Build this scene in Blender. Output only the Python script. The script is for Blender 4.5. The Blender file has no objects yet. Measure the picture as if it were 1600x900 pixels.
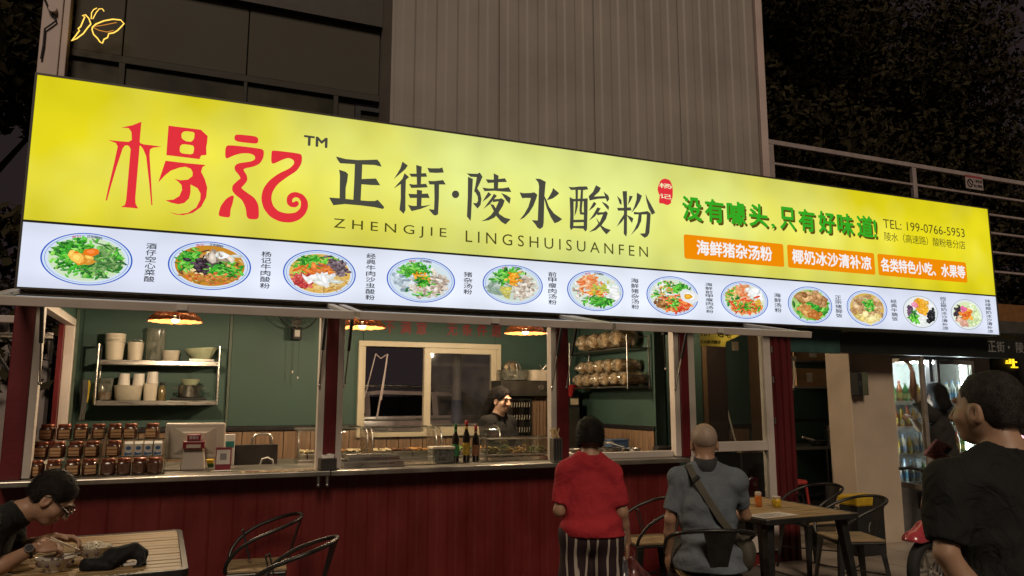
import bpy, bmesh, math, random
import numpy as np
from mathutils import Vector, Matrix
from mathutils.geometry import tessellate_polygon
random.seed(7); rng = np.random.default_rng(7)
SC = bpy.context.scene
COL = SC.collection
R = math.radians

# ---------------------------------------------------------------- camera
YAW, PIT, FPX, CAMD, CAMH = R(22.75), R(8.42), 1182.0, 6.0, 1.55
FW = Vector((math.sin(YAW)*math.cos(PIT), math.cos(YAW)*math.cos(PIT), math.sin(PIT)))
RT = Vector((math.cos(YAW), -math.sin(YAW), 0)); UP = RT.cross(FW)
CAM = Vector((0, -CAMD, CAMH))
cd = bpy.data.cameras.new('camera'); cam = bpy.data.objects.new('camera', cd); COL.objects.link(cam)
cam.matrix_world = Matrix(((RT.x, UP.x, -FW.x, CAM.x), (RT.y, UP.y, -FW.y, CAM.y), (RT.z, UP.z, -FW.z, CAM.z), (0, 0, 0, 1)))
cd.sensor_width = 36; cd.lens = FPX/1600*36; cd.clip_start = .05; cd.clip_end = 500
SC.camera = cam

# ---------------------------------------------------------------- night sky, street light, exposure
w = bpy.data.worlds.new('World'); SC.world = w; w.use_nodes = True
bg = w.node_tree.nodes['Background']; bg.inputs[0].default_value = (.030, .0205, .0215, 1); bg.inputs[1].default_value = .62
sd = bpy.data.lights.new('street_light', 'SUN'); sun = bpy.data.objects.new('street_light', sd); COL.objects.link(sun)
SUN_EL, SUN_AZ = R(40), R(14)
sd.energy = 1.32; sd.angle = R(16); sd.color = (1, .80, .60)
sdir = Vector((math.sin(SUN_AZ)*math.cos(SUN_EL), math.cos(SUN_AZ)*math.cos(SUN_EL), -math.sin(SUN_EL)))
sun.rotation_euler = sdir.to_track_quat('-Z', 'Y').to_euler()
vs = SC.view_settings; vs.view_transform = 'Standard'; vs.look = 'None'; vs.exposure = 0; vs.gamma = 1
SC.render.engine = 'CYCLES'
cy = SC.cycles; cy.use_denoising = True; cy.max_bounces = 7; cy.diffuse_bounces = 3; cy.glossy_bounces = 3
cy.transmission_bounces = 6; cy.transparent_max_bounces = 16; cy.caustics_reflective = False; cy.caustics_refractive = False
cy.sample_clamp_indirect = 3.0

# ---------------------------------------------------------------- helpers
def at(px, py, Y):
    """point on the plane y = Y that the photograph shows at this pixel"""
    d = FW + RT*((px-800)/FPX) + UP*((450-py)/FPX)
    return CAM + d*((Y+CAMD)/d.y)

def lin(c):
    if isinstance(c, str):
        c = [int(c[i:i+2], 16)/255 for i in (0, 2, 4)]
        return tuple(((v+.055)/1.055)**2.4 if v > .04045 else v/12.92 for v in c)
    return tuple(c)

class MB:
    def __init__(s): s.v = []; s.f = []; s.c = []
    def add(s, vs, fs, col=None):
        n = len(s.v); s.v += [tuple(p) for p in vs]; s.f += [tuple(i+n for i in f) for f in fs]
        s.c += [col]*len(fs); return s
    def box(s, x0, x1, y0, y1, z0, z1, col=None):
        v = [(x0,y0,z0),(x1,y0,z0),(x1,y1,z0),(x0,y1,z0),(x0,y0,z1),(x1,y0,z1),(x1,y1,z1),(x0,y1,z1)]
        return s.add(v, [(3,2,1,0),(4,5,6,7),(0,1,5,4),(1,2,6,5),(2,3,7,6),(3,0,4,7)], col)
    def obox(s, c, size, rot=(0,0,0), col=None):
        from mathutils import Euler
        m = Euler(rot).to_matrix(); hx, hy, hz = [q/2 for q in size]
        v = [Vector(c)+m@Vector((a*hx, b*hy, d*hz)) for d in (-1,1) for a, b in ((-1,-1),(1,-1),(1,1),(-1,1))]
        return s.add(v, [(3,2,1,0),(4,5,6,7),(0,1,5,4),(1,2,6,5),(2,3,7,6),(3,0,4,7)], col)
    def cyl(s, p, q, r0, r1=None, seg=12, col=None):
        r1 = r0 if r1 is None else r1
        p, q = Vector(p), Vector(q); d = (q-p).normalized()
        a = d.orthogonal().normalized(); b = d.cross(a)
        v = []
        for c, r in ((p, r0), (q, r1)):
            for i in range(seg):
                t = 2*math.pi*i/seg; v.append(c+(a*math.cos(t)+b*math.sin(t))*r)
        f = [(i, (i+1)%seg, (i+1)%seg+seg, i+seg) for i in range(seg)]
        f += [tuple(range(seg-1, -1, -1)), tuple(range(seg, 2*seg))]
        return s.add(v, f, col)
    def tube(s, pts, r, seg=8, closed=False, col=None):
        P = [Vector(p) for p in pts]; n = len(P); rr = r if isinstance(r, (list, tuple)) else [r]*n
        rings = []; a = None
        for i in range(n):
            if closed: d = P[(i+1)%n]-P[i-1]
            else: d = P[min(i+1, n-1)]-P[max(i-1, 0)]
            d.normalize()
            if a is None: a = d.orthogonal().normalized()
            else:
                a = a-d*a.dot(d)
                if a.length < 1e-6: a = d.orthogonal()
                a.normalize()
            b = d.cross(a)
            rings.append([P[i]+(a*math.cos(2*math.pi*k/seg)+b*math.sin(2*math.pi*k/seg))*rr[i] for k in range(seg)])
        v = [p for g in rings for p in g]; f = []
        for i in range(n if closed else n-1):
            j = (i+1)%n
            for k in range(seg): f.append((i*seg+k, i*seg+(k+1)%seg, j*seg+(k+1)%seg, j*seg+k))
        if not closed: f += [tuple(range(seg-1, -1, -1)), tuple((n-1)*seg+k for k in range(seg))]
        return s.add(v, f, col)
    def lathe(s, prof, c=(0,0,0), seg=20, col=None, sx=1, sy=1):
        v = []; f = []; n = len(prof)
        for r, z in prof:
            for k in range(seg):
                t = 2*math.pi*k/seg; v.append((c[0]+r*math.cos(t)*sx, c[1]+r*math.sin(t)*sy, c[2]+z))
        for i in range(n-1):
            for k in range(seg): f.append((i*seg+k, i*seg+(k+1)%seg, (i+1)*seg+(k+1)%seg, (i+1)*seg+k))
        if prof[0][0] > 1e-4: f.append(tuple(range(seg-1, -1, -1)))
        if prof[-1][0] > 1e-4: f.append(tuple((n-1)*seg+k for k in range(seg)))
        return s.add(v, f, col)
    def prism(s, poly, y0, y1, holes=(), col=None):
        """outline in the x-z plane, thickness along y"""
        loops = [list(poly)]+[list(h) for h in holes]; pts = [p for l in loops for p in l]
        tri = tessellate_polygon([[Vector((p[0], p[1], 0)) for p in l] for l in loops])
        n = len(pts); v = [(p[0], y0, p[1]) for p in pts]+[(p[0], y1, p[1]) for p in pts]
        f = [tuple(t) for t in tri]+[tuple(i+n for i in reversed(t)) for t in tri]
        o = 0
        for l in loops:
            m = len(l)
            for i in range(m): a, b = o+i, o+(i+1)%m; f.append((a, b, b+n, a+n))
            o += m
        return s.add(v, f, col)
    def flat(s, poly, y, holes=(), col=None):
        loops = [list(poly)]+[list(h) for h in holes]; pts = [p for l in loops for p in l]
        tri = tessellate_polygon([[Vector((p[0], p[1], 0)) for p in l] for l in loops])
        return s.add([(p[0], y, p[1]) for p in pts], [tuple(t) for t in tri], col)
    def loft(s, rings, col=None, cap=True):
        n = len(rings[0]); v = [p for g in rings for p in g]; f = []
        for i in range(len(rings)-1):
            for k in range(n): f.append((i*n+k, i*n+(k+1)%n, (i+1)*n+(k+1)%n, (i+1)*n+k))
        if cap: f += [tuple(range(n-1, -1, -1)), tuple((len(rings)-1)*n+k for k in range(n))]
        return s.add(v, f, col)
    def ball(s, c, r, seg=12, rings=8, col=None):
        r = (r, r, r) if isinstance(r, (int, float)) else r
        prof = []
        v = []; f = []
        for i in range(rings+1):
            p = math.pi*i/rings
            for k in range(seg):
                t = 2*math.pi*k/seg
                v.append((c[0]+r[0]*math.sin(p)*math.cos(t), c[1]+r[1]*math.sin(p)*math.sin(t), c[2]-r[2]*math.cos(p)))
        for i in range(rings):
            for k in range(seg): f.append((i*seg+k, i*seg+(k+1)%seg, (i+1)*seg+(k+1)%seg, (i+1)*seg+k))
        return s.add(v, f, col)
    def mesh(s, name, smooth=False):
        me = bpy.data.meshes.new(name); me.from_pydata(s.v, [], s.f)
        if any(c is not None for c in s.c):
            ca = me.color_attributes.new('col', 'FLOAT_COLOR', 'CORNER'); out = []
            for f, c in zip(s.f, s.c): out += list((*(c or (1, 1, 1)), 1))*len(f)
            ca.data.foreach_set('color', out)
        bm = bmesh.new(); bm.from_mesh(me); bmesh.ops.remove_doubles(bm, verts=bm.verts, dist=1e-6) if smooth == 'weld' else None
        if smooth is not None: bmesh.ops.recalc_face_normals(bm, faces=bm.faces)
        bm.to_mesh(me); bm.free()
        if smooth: me.polygons.foreach_set('use_smooth', [True]*len(me.polygons))
        return me
    def build(s, name, mat, parent=None, smooth=False, bev=0, loc=None, rot=None, label=None, flatn=False):
        me = s.mesh(name, None if flatn else smooth)
        return mobj(name, me, mat, parent, bev, loc, rot, label, smooth)

def mobj(name, me, mat, parent=None, bev=0, loc=None, rot=None, label=None, smooth=False):
    o = bpy.data.objects.new(name, me); COL.objects.link(o)
    if mat is not None: me.materials.append(mat)
    if parent: o.parent = parent
    if loc is not None: o.location = loc
    if rot is not None: o.rotation_euler = rot
    if bev:
        m = o.modifiers.new('bevel', 'BEVEL'); m.width = bev; m.segments = 2; m.limit_method = 'ANGLE'; m.angle_limit = R(40)
    if smooth is True or smooth == 'weld':
        try:
            m = o.data; m.shade_smooth() if hasattr(m, 'shade_smooth') else None
            m.set_sharp_from_angle(angle=R(48))
        except Exception: pass
    if label: o['label'] = label
    return o

def tag(o, label=None, cat=None, group=None, kind=None):
    if label: o['label'] = label
    if cat: o['category'] = cat
    if group: o['group'] = group
    if kind: o['kind'] = kind
    return o
def thing(name, label, cat, loc=(0,0,0), rz=0, group=None):
    o = bpy.data.objects.new(name, None); COL.objects.link(o); o.empty_display_size = .1
    o.location = loc; o.rotation_euler = (0, 0, rz); return tag(o, label, cat, group)
def dup(root, loc, rz, label, group=None):
    r = root.copy(); COL.objects.link(r); r.location = loc; r.rotation_euler = (0, 0, rz); r['label'] = label
    if group: r['group'] = group
    for ch in [c for c in bpy.data.objects if c.parent == root]:
        c = ch.copy(); COL.objects.link(c); c.parent = r
        for g in [g for g in bpy.data.objects if g.parent == ch]:
            d = g.copy(); COL.objects.link(d); d.parent = c
    return r
def inst(o, parent, loc=None, rot=None, name=None, label=None, scale=None):
    c = o.copy(); COL.objects.link(c); c.parent = parent
    if name: c.name = name
    if loc is not None: c.location = loc
    if rot is not None: c.rotation_euler = rot
    if scale is not None: c.scale = scale
    if label: c['label'] = label
    return c

# ---------------------------------------------------------------- materials
MC = {}
def mat(name, col, rough=.5, metal=0, var=.18, scale=9, bump=.0, bscale=None, stretch=(1,1,1), coat=0, spec=.5, trans=0, alpha=1, sss=0, rvar=.12, detail=5):
    if name in MC: return MC[name]
    m = bpy.data.materials.new(name); m.use_nodes = True; nt = m.node_tree; N = nt.nodes; L = nt.links
    p = N['Principled BSDF']; c = lin(col)
    tc = N.new('ShaderNodeTexCoord'); mp = N.new('ShaderNodeMapping'); mp.inputs['Scale'].default_value = stretch
    L.new(tc.outputs['Object'], mp.inputs[0])
    n1 = N.new('ShaderNodeTexNoise'); n1.inputs['Scale'].default_value = scale; n1.inputs['Detail'].default_value = detail; L.new(mp.outputs[0], n1.inputs[0])
    rp = N.new('ShaderNodeValToRGB'); L.new(n1.outputs[0], rp.inputs[0])
    rp.color_ramp.elements[0].position = .30; rp.color_ramp.elements[1].position = .72
    rp.color_ramp.elements[0].color = (*[max(0, v*(1-var)) for v in c], 1); rp.color_ramp.elements[1].color = (*[min(1, v*(1+var)) for v in c], 1)
    L.new(rp.outputs[0], p.inputs['Base Color'])
    p.inputs['Metallic'].default_value = metal; p.inputs['Specular IOR Level'].default_value = spec
    mr = N.new('ShaderNodeMapRange'); L.new(n1.outputs[0], mr.inputs[0])
    mr.inputs[3].default_value = max(.02, rough-rvar); mr.inputs[4].default_value = min(1, rough+rvar); L.new(mr.outputs[0], p.inputs['Roughness'])
    if coat: p.inputs['Coat Weight'].default_value = coat; p.inputs['Coat Roughness'].default_value = .15
    if trans: p.inputs['Transmission Weight'].default_value = trans
    if alpha < 1: p.inputs['Alpha'].default_value = alpha
    if sss:
        p.inputs['Subsurface Weight'].default_value = sss; p.inputs['Subsurface Radius'].default_value = (.02, .008, .005); p.inputs['Subsurface Scale'].default_value = .5
    if bump:
        n2 = N.new('ShaderNodeTexNoise'); n2.inputs['Scale'].default_value = bscale or scale*6; n2.inputs['Detail'].default_value = 6; L.new(mp.outputs[0], n2.inputs[0])
        b = N.new('ShaderNodeBump'); b.inputs['Strength'].default_value = bump; b.inputs['Distance'].default_value = .01; L.new(n2.outputs[0], b.inputs['Height']); L.new(b.outputs[0], p.inputs['Normal'])
    MC[name] = m; return m
def emat(name, col, strength=1, sampled=True):
    if name in MC: return MC[name]
    m = bpy.data.materials.new(name); m.use_nodes = True; nt = m.node_tree; N = nt.nodes
    N.remove(N['Principled BSDF']); e = N.new('ShaderNodeEmission'); e.inputs[0].default_value = (*lin(col), 1); e.inputs[1].default_value = strength
    nt.links.new(e.outputs[0], N['Material Output'].inputs[0])
    if not sampled: m.cycles.emission_sampling = 'NONE'
    MC[name] = m; return m
def glassmat(name, tint=(.93,.95,.93), rough=.03, refl=1.0, haze=0.0, hazecol=(.5,.5,.5)):
    """thin pane: lets light straight through and reflects by Fresnel; haze adds a film of grease"""
    if name in MC: return MC[name]
    m = bpy.data.materials.new(name); m.use_nodes = True; nt = m.node_tree; N = nt.nodes; L = nt.links
    N.remove(N['Principled BSDF']); t = N.new('ShaderNodeBsdfTransparent'); t.inputs[0].default_value = (*tint, 1)
    g = N.new('ShaderNodeBsdfGlossy'); g.inputs['Roughness'].default_value = rough
    fr = N.new('ShaderNodeFresnel'); ge = N.new('ShaderNodeNewGeometry'); ir = N.new('ShaderNodeMapRange'); ir.inputs[3].default_value = 1.5; ir.inputs[4].default_value = 1/1.5
    L.new(ge.outputs['Backfacing'], ir.inputs[0]); L.new(ir.outputs[0], fr.inputs[0])
    mm = N.new('ShaderNodeMath'); mm.operation = 'MULTIPLY'; mm.inputs[1].default_value = refl; L.new(fr.outputs[0], mm.inputs[0])
    a = t
    if haze:
        d = N.new('ShaderNodeBsdfDiffuse'); d.inputs[0].default_value = (*hazecol, 1)
        nn = N.new('ShaderNodeTexNoise'); nn.inputs['Scale'].default_value = 5; nn.inputs['Detail'].default_value = 6
        mr = N.new('ShaderNodeMapRange'); mr.inputs[1].default_value = .3; mr.inputs[2].default_value = .8; mr.inputs[4].default_value = haze*2; L.new(nn.outputs[0], mr.inputs[0])
        x0 = N.new('ShaderNodeMixShader'); L.new(mr.outputs[0], x0.inputs[0]); L.new(t.outputs[0], x0.inputs[1]); L.new(d.outputs[0], x0.inputs[2]); a = x0
    x = N.new('ShaderNodeMixShader'); L.new(mm.outputs[0], x.inputs[0]); L.new(a.outputs[0], x.inputs[1]); L.new(g.outputs[0], x.inputs[2])
    L.new(x.outputs[0], N['Material Output'].inputs[0]); MC[name] = m; return m
def colmat(name, emission=None, rough=.5):
    """colours come from the mesh's own colour attribute (printed or mottled things)"""
    if name in MC: return MC[name]
    m = bpy.data.materials.new(name); m.use_nodes = True; nt = m.node_tree; N = nt.nodes; L = nt.links
    a = N.new('ShaderNodeVertexColor'); a.layer_name = 'col'
    if emission:
        N.remove(N['Principled BSDF']); e = N.new('ShaderNodeEmission'); e.inputs[1].default_value = emission
        L.new(a.outputs[0], e.inputs[0]); L.new(e.outputs[0], N['Material Output'].inputs[0]); m.cycles.emission_sampling = 'NONE'
    else:
        L.new(a.outputs[0], N['Principled BSDF'].inputs['Base Color']); N['Principled BSDF'].inputs['Roughness'].default_value = rough
    MC[name] = m; return m

def fabric(name, col, wrinkle=.32, **k):
    m = mat(name, col, .88, spec=.2, **k); nt = m.node_tree; N = nt.nodes; L = nt.links; p = N['Principled BSDF']; tc = N.new('ShaderNodeTexCoord')
    n = N.new('ShaderNodeTexNoise'); n.inputs['Scale'].default_value = 9; n.inputs['Detail'].default_value = 4; n.inputs['Distortion'].default_value = 1.2; L.new(tc.outputs['Object'], n.inputs[0])
    w = N.new('ShaderNodeTexNoise'); w.inputs['Scale'].default_value = 260; L.new(tc.outputs['Object'], w.inputs[0])
    b = N.new('ShaderNodeBump'); b.inputs['Strength'].default_value = wrinkle; b.inputs['Distance'].default_value = .05; L.new(n.outputs[0], b.inputs['Height'])
    c = N.new('ShaderNodeBump'); c.inputs['Strength'].default_value = .25; c.inputs['Distance'].default_value = .004; L.new(w.outputs[0], c.inputs['Height']); L.new(b.outputs[0], c.inputs['Normal']); L.new(c.outputs[0], p.inputs['Normal']); return m
RED = mat('red_painted_steel', (.115,.009,.011), .42, var=.22, scale=3, bump=.12, bscale=40)
REDDARK = mat('dark_red_steel_cladding', (.122,.0098,.0088), .46, var=.22, scale=3.0, bump=.2, bscale=26, stretch=(1.5,1.5,.7), rvar=.22)
GREEN = mat('green_wall_paint', (.042,.088,.070), .62, var=.10, scale=2, bump=.08, bscale=60)
TEAL = mat('teal_painted_panel', (.03,.075,.065), .5, var=.2)
BLACK = mat('black_metal', (.012,.012,.013), .45, var=.3)
BLACKM = mat('black_matte', (.010,.010,.010), .7, var=.3)
GUN = mat('gunmetal_chair_paint', (.045,.043,.040), .38, metal=.6, var=.25, scale=14)
WHITEAL = mat('white_powder_coated_aluminium', (.54,.48,.43), .42, var=.12, scale=3, bump=.05)
CREAM = mat('cream_window_frame', (.62,.55,.40), .45, var=.08, scale=3)
STEEL = mat('brushed_steel', (.52,.50,.46), .30, metal=1, var=.15, scale=6, stretch=(1,12,12))
STEELD = mat('dull_steel', (.30,.29,.27), .38, metal=1, var=.2, scale=6)
CTOP = mat('worn_steel_counter', (.34,.32,.28), .36, metal=.85, var=.25, scale=5, bump=.05)
WHITEP = mat('white_plastic', (.66,.62,.56), .4, var=.06)
CLEARP = glassmat('clear_plastic', (.80,.80,.74), .12, 1.2, haze=.22, hazecol=(.5,.5,.44))
GLASS = glassmat('window_glass', (.90,.92,.90), .02, 1.3)
GLASSD = glassmat('dark_window_glass', (.45,.47,.45), .03, 1.6, haze=.03, hazecol=(.2,.2,.17))
ACRYL = glassmat('scuffed_acrylic', (.92,.92,.88), .06, 1.4, haze=.03, hazecol=(.6,.6,.55))
WOODT = mat('weathered_table_slat', (.31,.205,.09), .5, var=.30, scale=4, stretch=(1,9,9), bump=.1)
WOODY = mat('table_slat_across', (.36,.245,.115), .5, var=.30, scale=4, stretch=(9,1,9), bump=.1)
WOODP = mat('pine_wainscot_plank', (.25,.155,.09), .5, var=.30, scale=3, stretch=(10,10,.8), bump=.06)
SKIN = mat('skin', (.44,.27,.18), .5, var=.12, scale=18, bump=.08, bscale=220, sss=.12)
SKIND = mat('tanned_skin', (.36,.21,.135), .5, var=.14, scale=18, bump=.08, bscale=220, sss=.1)
SKINP = mat('pale_skin', (.62,.40,.28), .5, var=.10, scale=18, bump=.06, bscale=220, sss=.12)
HAIR = mat('black_hair', (.009,.007,.006), .55, var=.5, scale=30, stretch=(8,8,1), bump=.5, bscale=60, spec=.22)

# ---------------------------------------------------------------- signed-distance modelling for bodies, cloth and soft things
class Field:
    def __init__(s, lo, hi, res):
        s.lo = np.array(lo, float); s.res = res; s.n = np.ceil((np.array(hi)-s.lo)/res).astype(int)+1
        s.ax = [s.lo[i]+res*np.arange(s.n[i]) for i in range(3)]; s.ax_hi = s.lo+res*(s.n-1)-res*.25; s.d = np.full(s.n, .08)
    def sub(s, lo, hi):
        a = np.maximum(((np.array(lo)-s.lo)/s.res).astype(int)-1, 0); b = np.minimum(((np.array(hi)-s.lo)/s.res).astype(int)+2, s.n)
        if (b <= a).any(): return None
        sl = tuple(slice(a[i], b[i]) for i in range(3)); return sl, np.meshgrid(*[s.ax[i][sl[i]] for i in range(3)], indexing='ij')
    def mix(s, sl, d, k, op):
        o = s.d[sl]
        if op == '+':
            h = np.clip(.5+.5*(o-d)/k, 0, 1); s.d[sl] = o*(1-h)+d*h-k*h*(1-h)
        else:
            h = np.clip(.5-.5*(o+d)/k, 0, 1); s.d[sl] = o*(1-h)-d*h+k*h*(1-h)
    def cap(s, a, b, ra, rb=None, k=.025, op='+'):
        rb = ra if rb is None else rb; a, b = np.array(a, float), np.array(b, float); m = max(ra, rb)+.06
        q = s.sub(np.minimum(a, b)-m, np.maximum(a, b)+m)
        if q is None: return s
        sl, P = q; ab = b-a; L = max((ab**2).sum(), 1e-9)
        t = np.clip(sum((P[i]-a[i])*ab[i] for i in range(3))/L, 0, 1)
        d = np.sqrt(sum((P[i]-a[i]-t*ab[i])**2 for i in range(3)))-(ra+(rb-ra)*t); s.mix(sl, d, k, op); return s
    def chain(s, pts, rs, k=.02):
        for i in range(len(pts)-1): s.cap(pts[i], pts[i+1], rs[i], rs[i+1], k)
        return s
    def ell(s, c, r, M=None, k=.03, op='+'):
        c = np.array(c, float); r = np.array(r, float); m = r.max()+.06; q = s.sub(c-m, c+m)
        if q is None: return s
        sl, P = q; X = [P[i]-c[i] for i in range(3)]
        if M is not None: X = [sum(M[j][i]*X[j] for j in range(3)) for i in range(3)]
        k0 = np.sqrt(sum((X[i]/r[i])**2 for i in range(3))); k1 = np.sqrt(sum((X[i]/r[i]**2)**2 for i in range(3)))+1e-9
        s.mix(sl, k0*(k0-1)/k1, k, op); return s
    def cut(s, p, n):
        """remove everything on the side n points to"""
        n = np.array(n, float); n /= np.linalg.norm(n); G = np.meshgrid(*s.ax, indexing='ij')
        s.d = np.maximum(s.d, sum((G[i]-p[i])*n[i] for i in range(3))); return s
    def grow(s, a): s.d -= a; return s
    def folds(s, amp, f=(14, 9, 22), seed=0):
        G = np.meshgrid(*s.ax, indexing='ij'); r = np.random.default_rng(seed)
        for o in range(4):
            k = r.normal(size=3); k /= np.linalg.norm(k); k *= np.array(f)*(1+.7*o)
            w = sum(G[i]*k[i] for i in range(3)); w2 = sum(G[i]*np.roll(k, 1)[i]*.4 for i in range(3))
            s.d += amp/(1+.8*o)*np.sin(w+1.6*np.sin(w2+o)+o*2.1)
        return s
    def mesh(s):
        d = s.d; I = d < 0; c = [I[:-1 if a == 0 else None, :][:] for a in (0,)]
        A = [d[i:d.shape[0]-1+i, j:d.shape[1]-1+j, k:d.shape[2]-1+k] for i in (0,1) for j in (0,1) for k in (0,1)]
        cnt = sum((a < 0).astype(np.int8) for a in A); act = (cnt > 0) & (cnt < 8); idx = np.full(act.shape, -1); ids = np.argwhere(act)
        idx[act] = np.arange(len(ids)); V = np.stack([a[act] for a in A], 1)
        off = np.array([(i,j,k) for i in (0,1) for j in (0,1) for k in (0,1)], float); S = np.zeros((len(ids), 3)); W = np.zeros(len(ids))
        for a in range(8):
            for b in range(a+1, 8):
                if abs(off[a]-off[b]).sum() != 1: continue
                va, vb = V[:, a], V[:, b]; m = (va < 0) != (vb < 0); t = np.where(m, va/(va-vb+1e-12), 0)
                S += (off[a]+(off[b]-off[a])*t[:, None])*m[:, None]; W += m
        P = s.lo+(ids+S/W[:, None])*s.res; F = []
        for ax in range(3):
            u, v = (ax+1)%3, (ax+2)%3; sl0 = [slice(None)]*3; sl1 = [slice(None)]*3; sl0[ax] = slice(0, -1); sl1[ax] = slice(1, None)
            a, b = I[tuple(sl0)], I[tuple(sl1)]; e = np.argwhere(a != b)
            e = e[(e[:, u] > 0) & (e[:, v] > 0) & (e[:, u] < d.shape[u]-1) & (e[:, v] < d.shape[v]-1)]
            if not len(e): continue
            du = np.zeros(3, int); du[u] = 1; dv = np.zeros(3, int); dv[v] = 1
            q = np.stack([idx[tuple((e-du-dv).T)], idx[tuple((e-dv).T)], idx[tuple(e.T)], idx[tuple((e-du).T)]], 1)
            fl = a[tuple(e.T)]; q[~fl] = q[~fl][:, ::-1]; F.append(q[(q >= 0).all(1)])
        return P, np.concatenate(F)
    def build(s, name, mt, parent=None, label=None, **kw):
        P, F = s.mesh(); me = bpy.data.meshes.new(name); me.from_pydata(P.tolist(), [], F.tolist())
        me.polygons.foreach_set('use_smooth', [True]*len(me.polygons))
        o = mobj(name, me, mt, parent, label=label, **kw); return o

# ---------------------------------------------------------------- lettering
GLYC = bpy.data.curves.new('glyphs', 'FONT'); GLYO = bpy.data.objects.new("glyphs", GLYC); COL.objects.link(GLYO); GLYC.resolution_u = 3
TCACHE = {}
def glyphs(body, bold=0, spacing=1):
    k = (body, bold, spacing)
    if k in TCACHE: return TCACHE[k]
    GLYC.body = body; GLYC.space_character = spacing
    bpy.context.view_layer.update()
    me = GLYO.evaluated_get(bpy.context.evaluated_depsgraph_get()).to_mesh()
    V = [(v.co.x, v.co.y) for v in me.vertices]; F = [tuple(p.vertices) for p in me.polygons]
    TCACHE[k] = (V, F); return V, F
def text_fit(mb, body, x0, x1, z0, z1, y, bold=0, spacing=1, col=None, shear=0, mirror=False):
    """lay a line of text into the rectangle x0..x1, z0..z1 at depth y; bold lays a ring of shifted copies behind it"""
    V, F = glyphs(body, 0, spacing)
    xs = [v[0] for v in V]; ys = [v[1] for v in V]; a, b, c, d = min(xs), max(xs), min(ys), max(ys)
    h = bold*(z1-z0); x0 += h; x1 -= h; z0 += h; z1 -= h
    sh = [(0, 0)]+([(h*math.cos(k*math.pi/4), h*math.sin(k*math.pi/4)) for k in range(8)] if bold else [])
    for j, (ox, oz) in enumerate(sh):
        P = []
        for vx, vy in V:
            u = (vx-a)/(b-a); t = (vy-c)/(d-c); u = 1-u if mirror else u
            P.append((x0+ox+(x1-x0)*u+shear*(t-.5)*(z1-z0), y+.00012*j, z0+oz+(z1-z0)*t))
        mb.add(P, F, col)
    return mb
def islands(mb):
    """split a builder into one builder per connected piece"""
    par = list(range(len(mb.v)))
    def fd(i):
        while par[i] != i: par[i] = par[par[i]]; i = par[i]
        return i
    for f in mb.f:
        for q in f[1:]: par[fd(q)] = fd(f[0])
    out = {}
    for f, c in zip(mb.f, mb.c): out.setdefault(fd(f[0]), []).append((f, c))
    res = []
    for fs in out.values():
        n = MB()
        for f, c in fs: n.add([mb.v[i] for i in f], [tuple(range(len(f)))], c)
        res.append(n)
    return res
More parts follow.
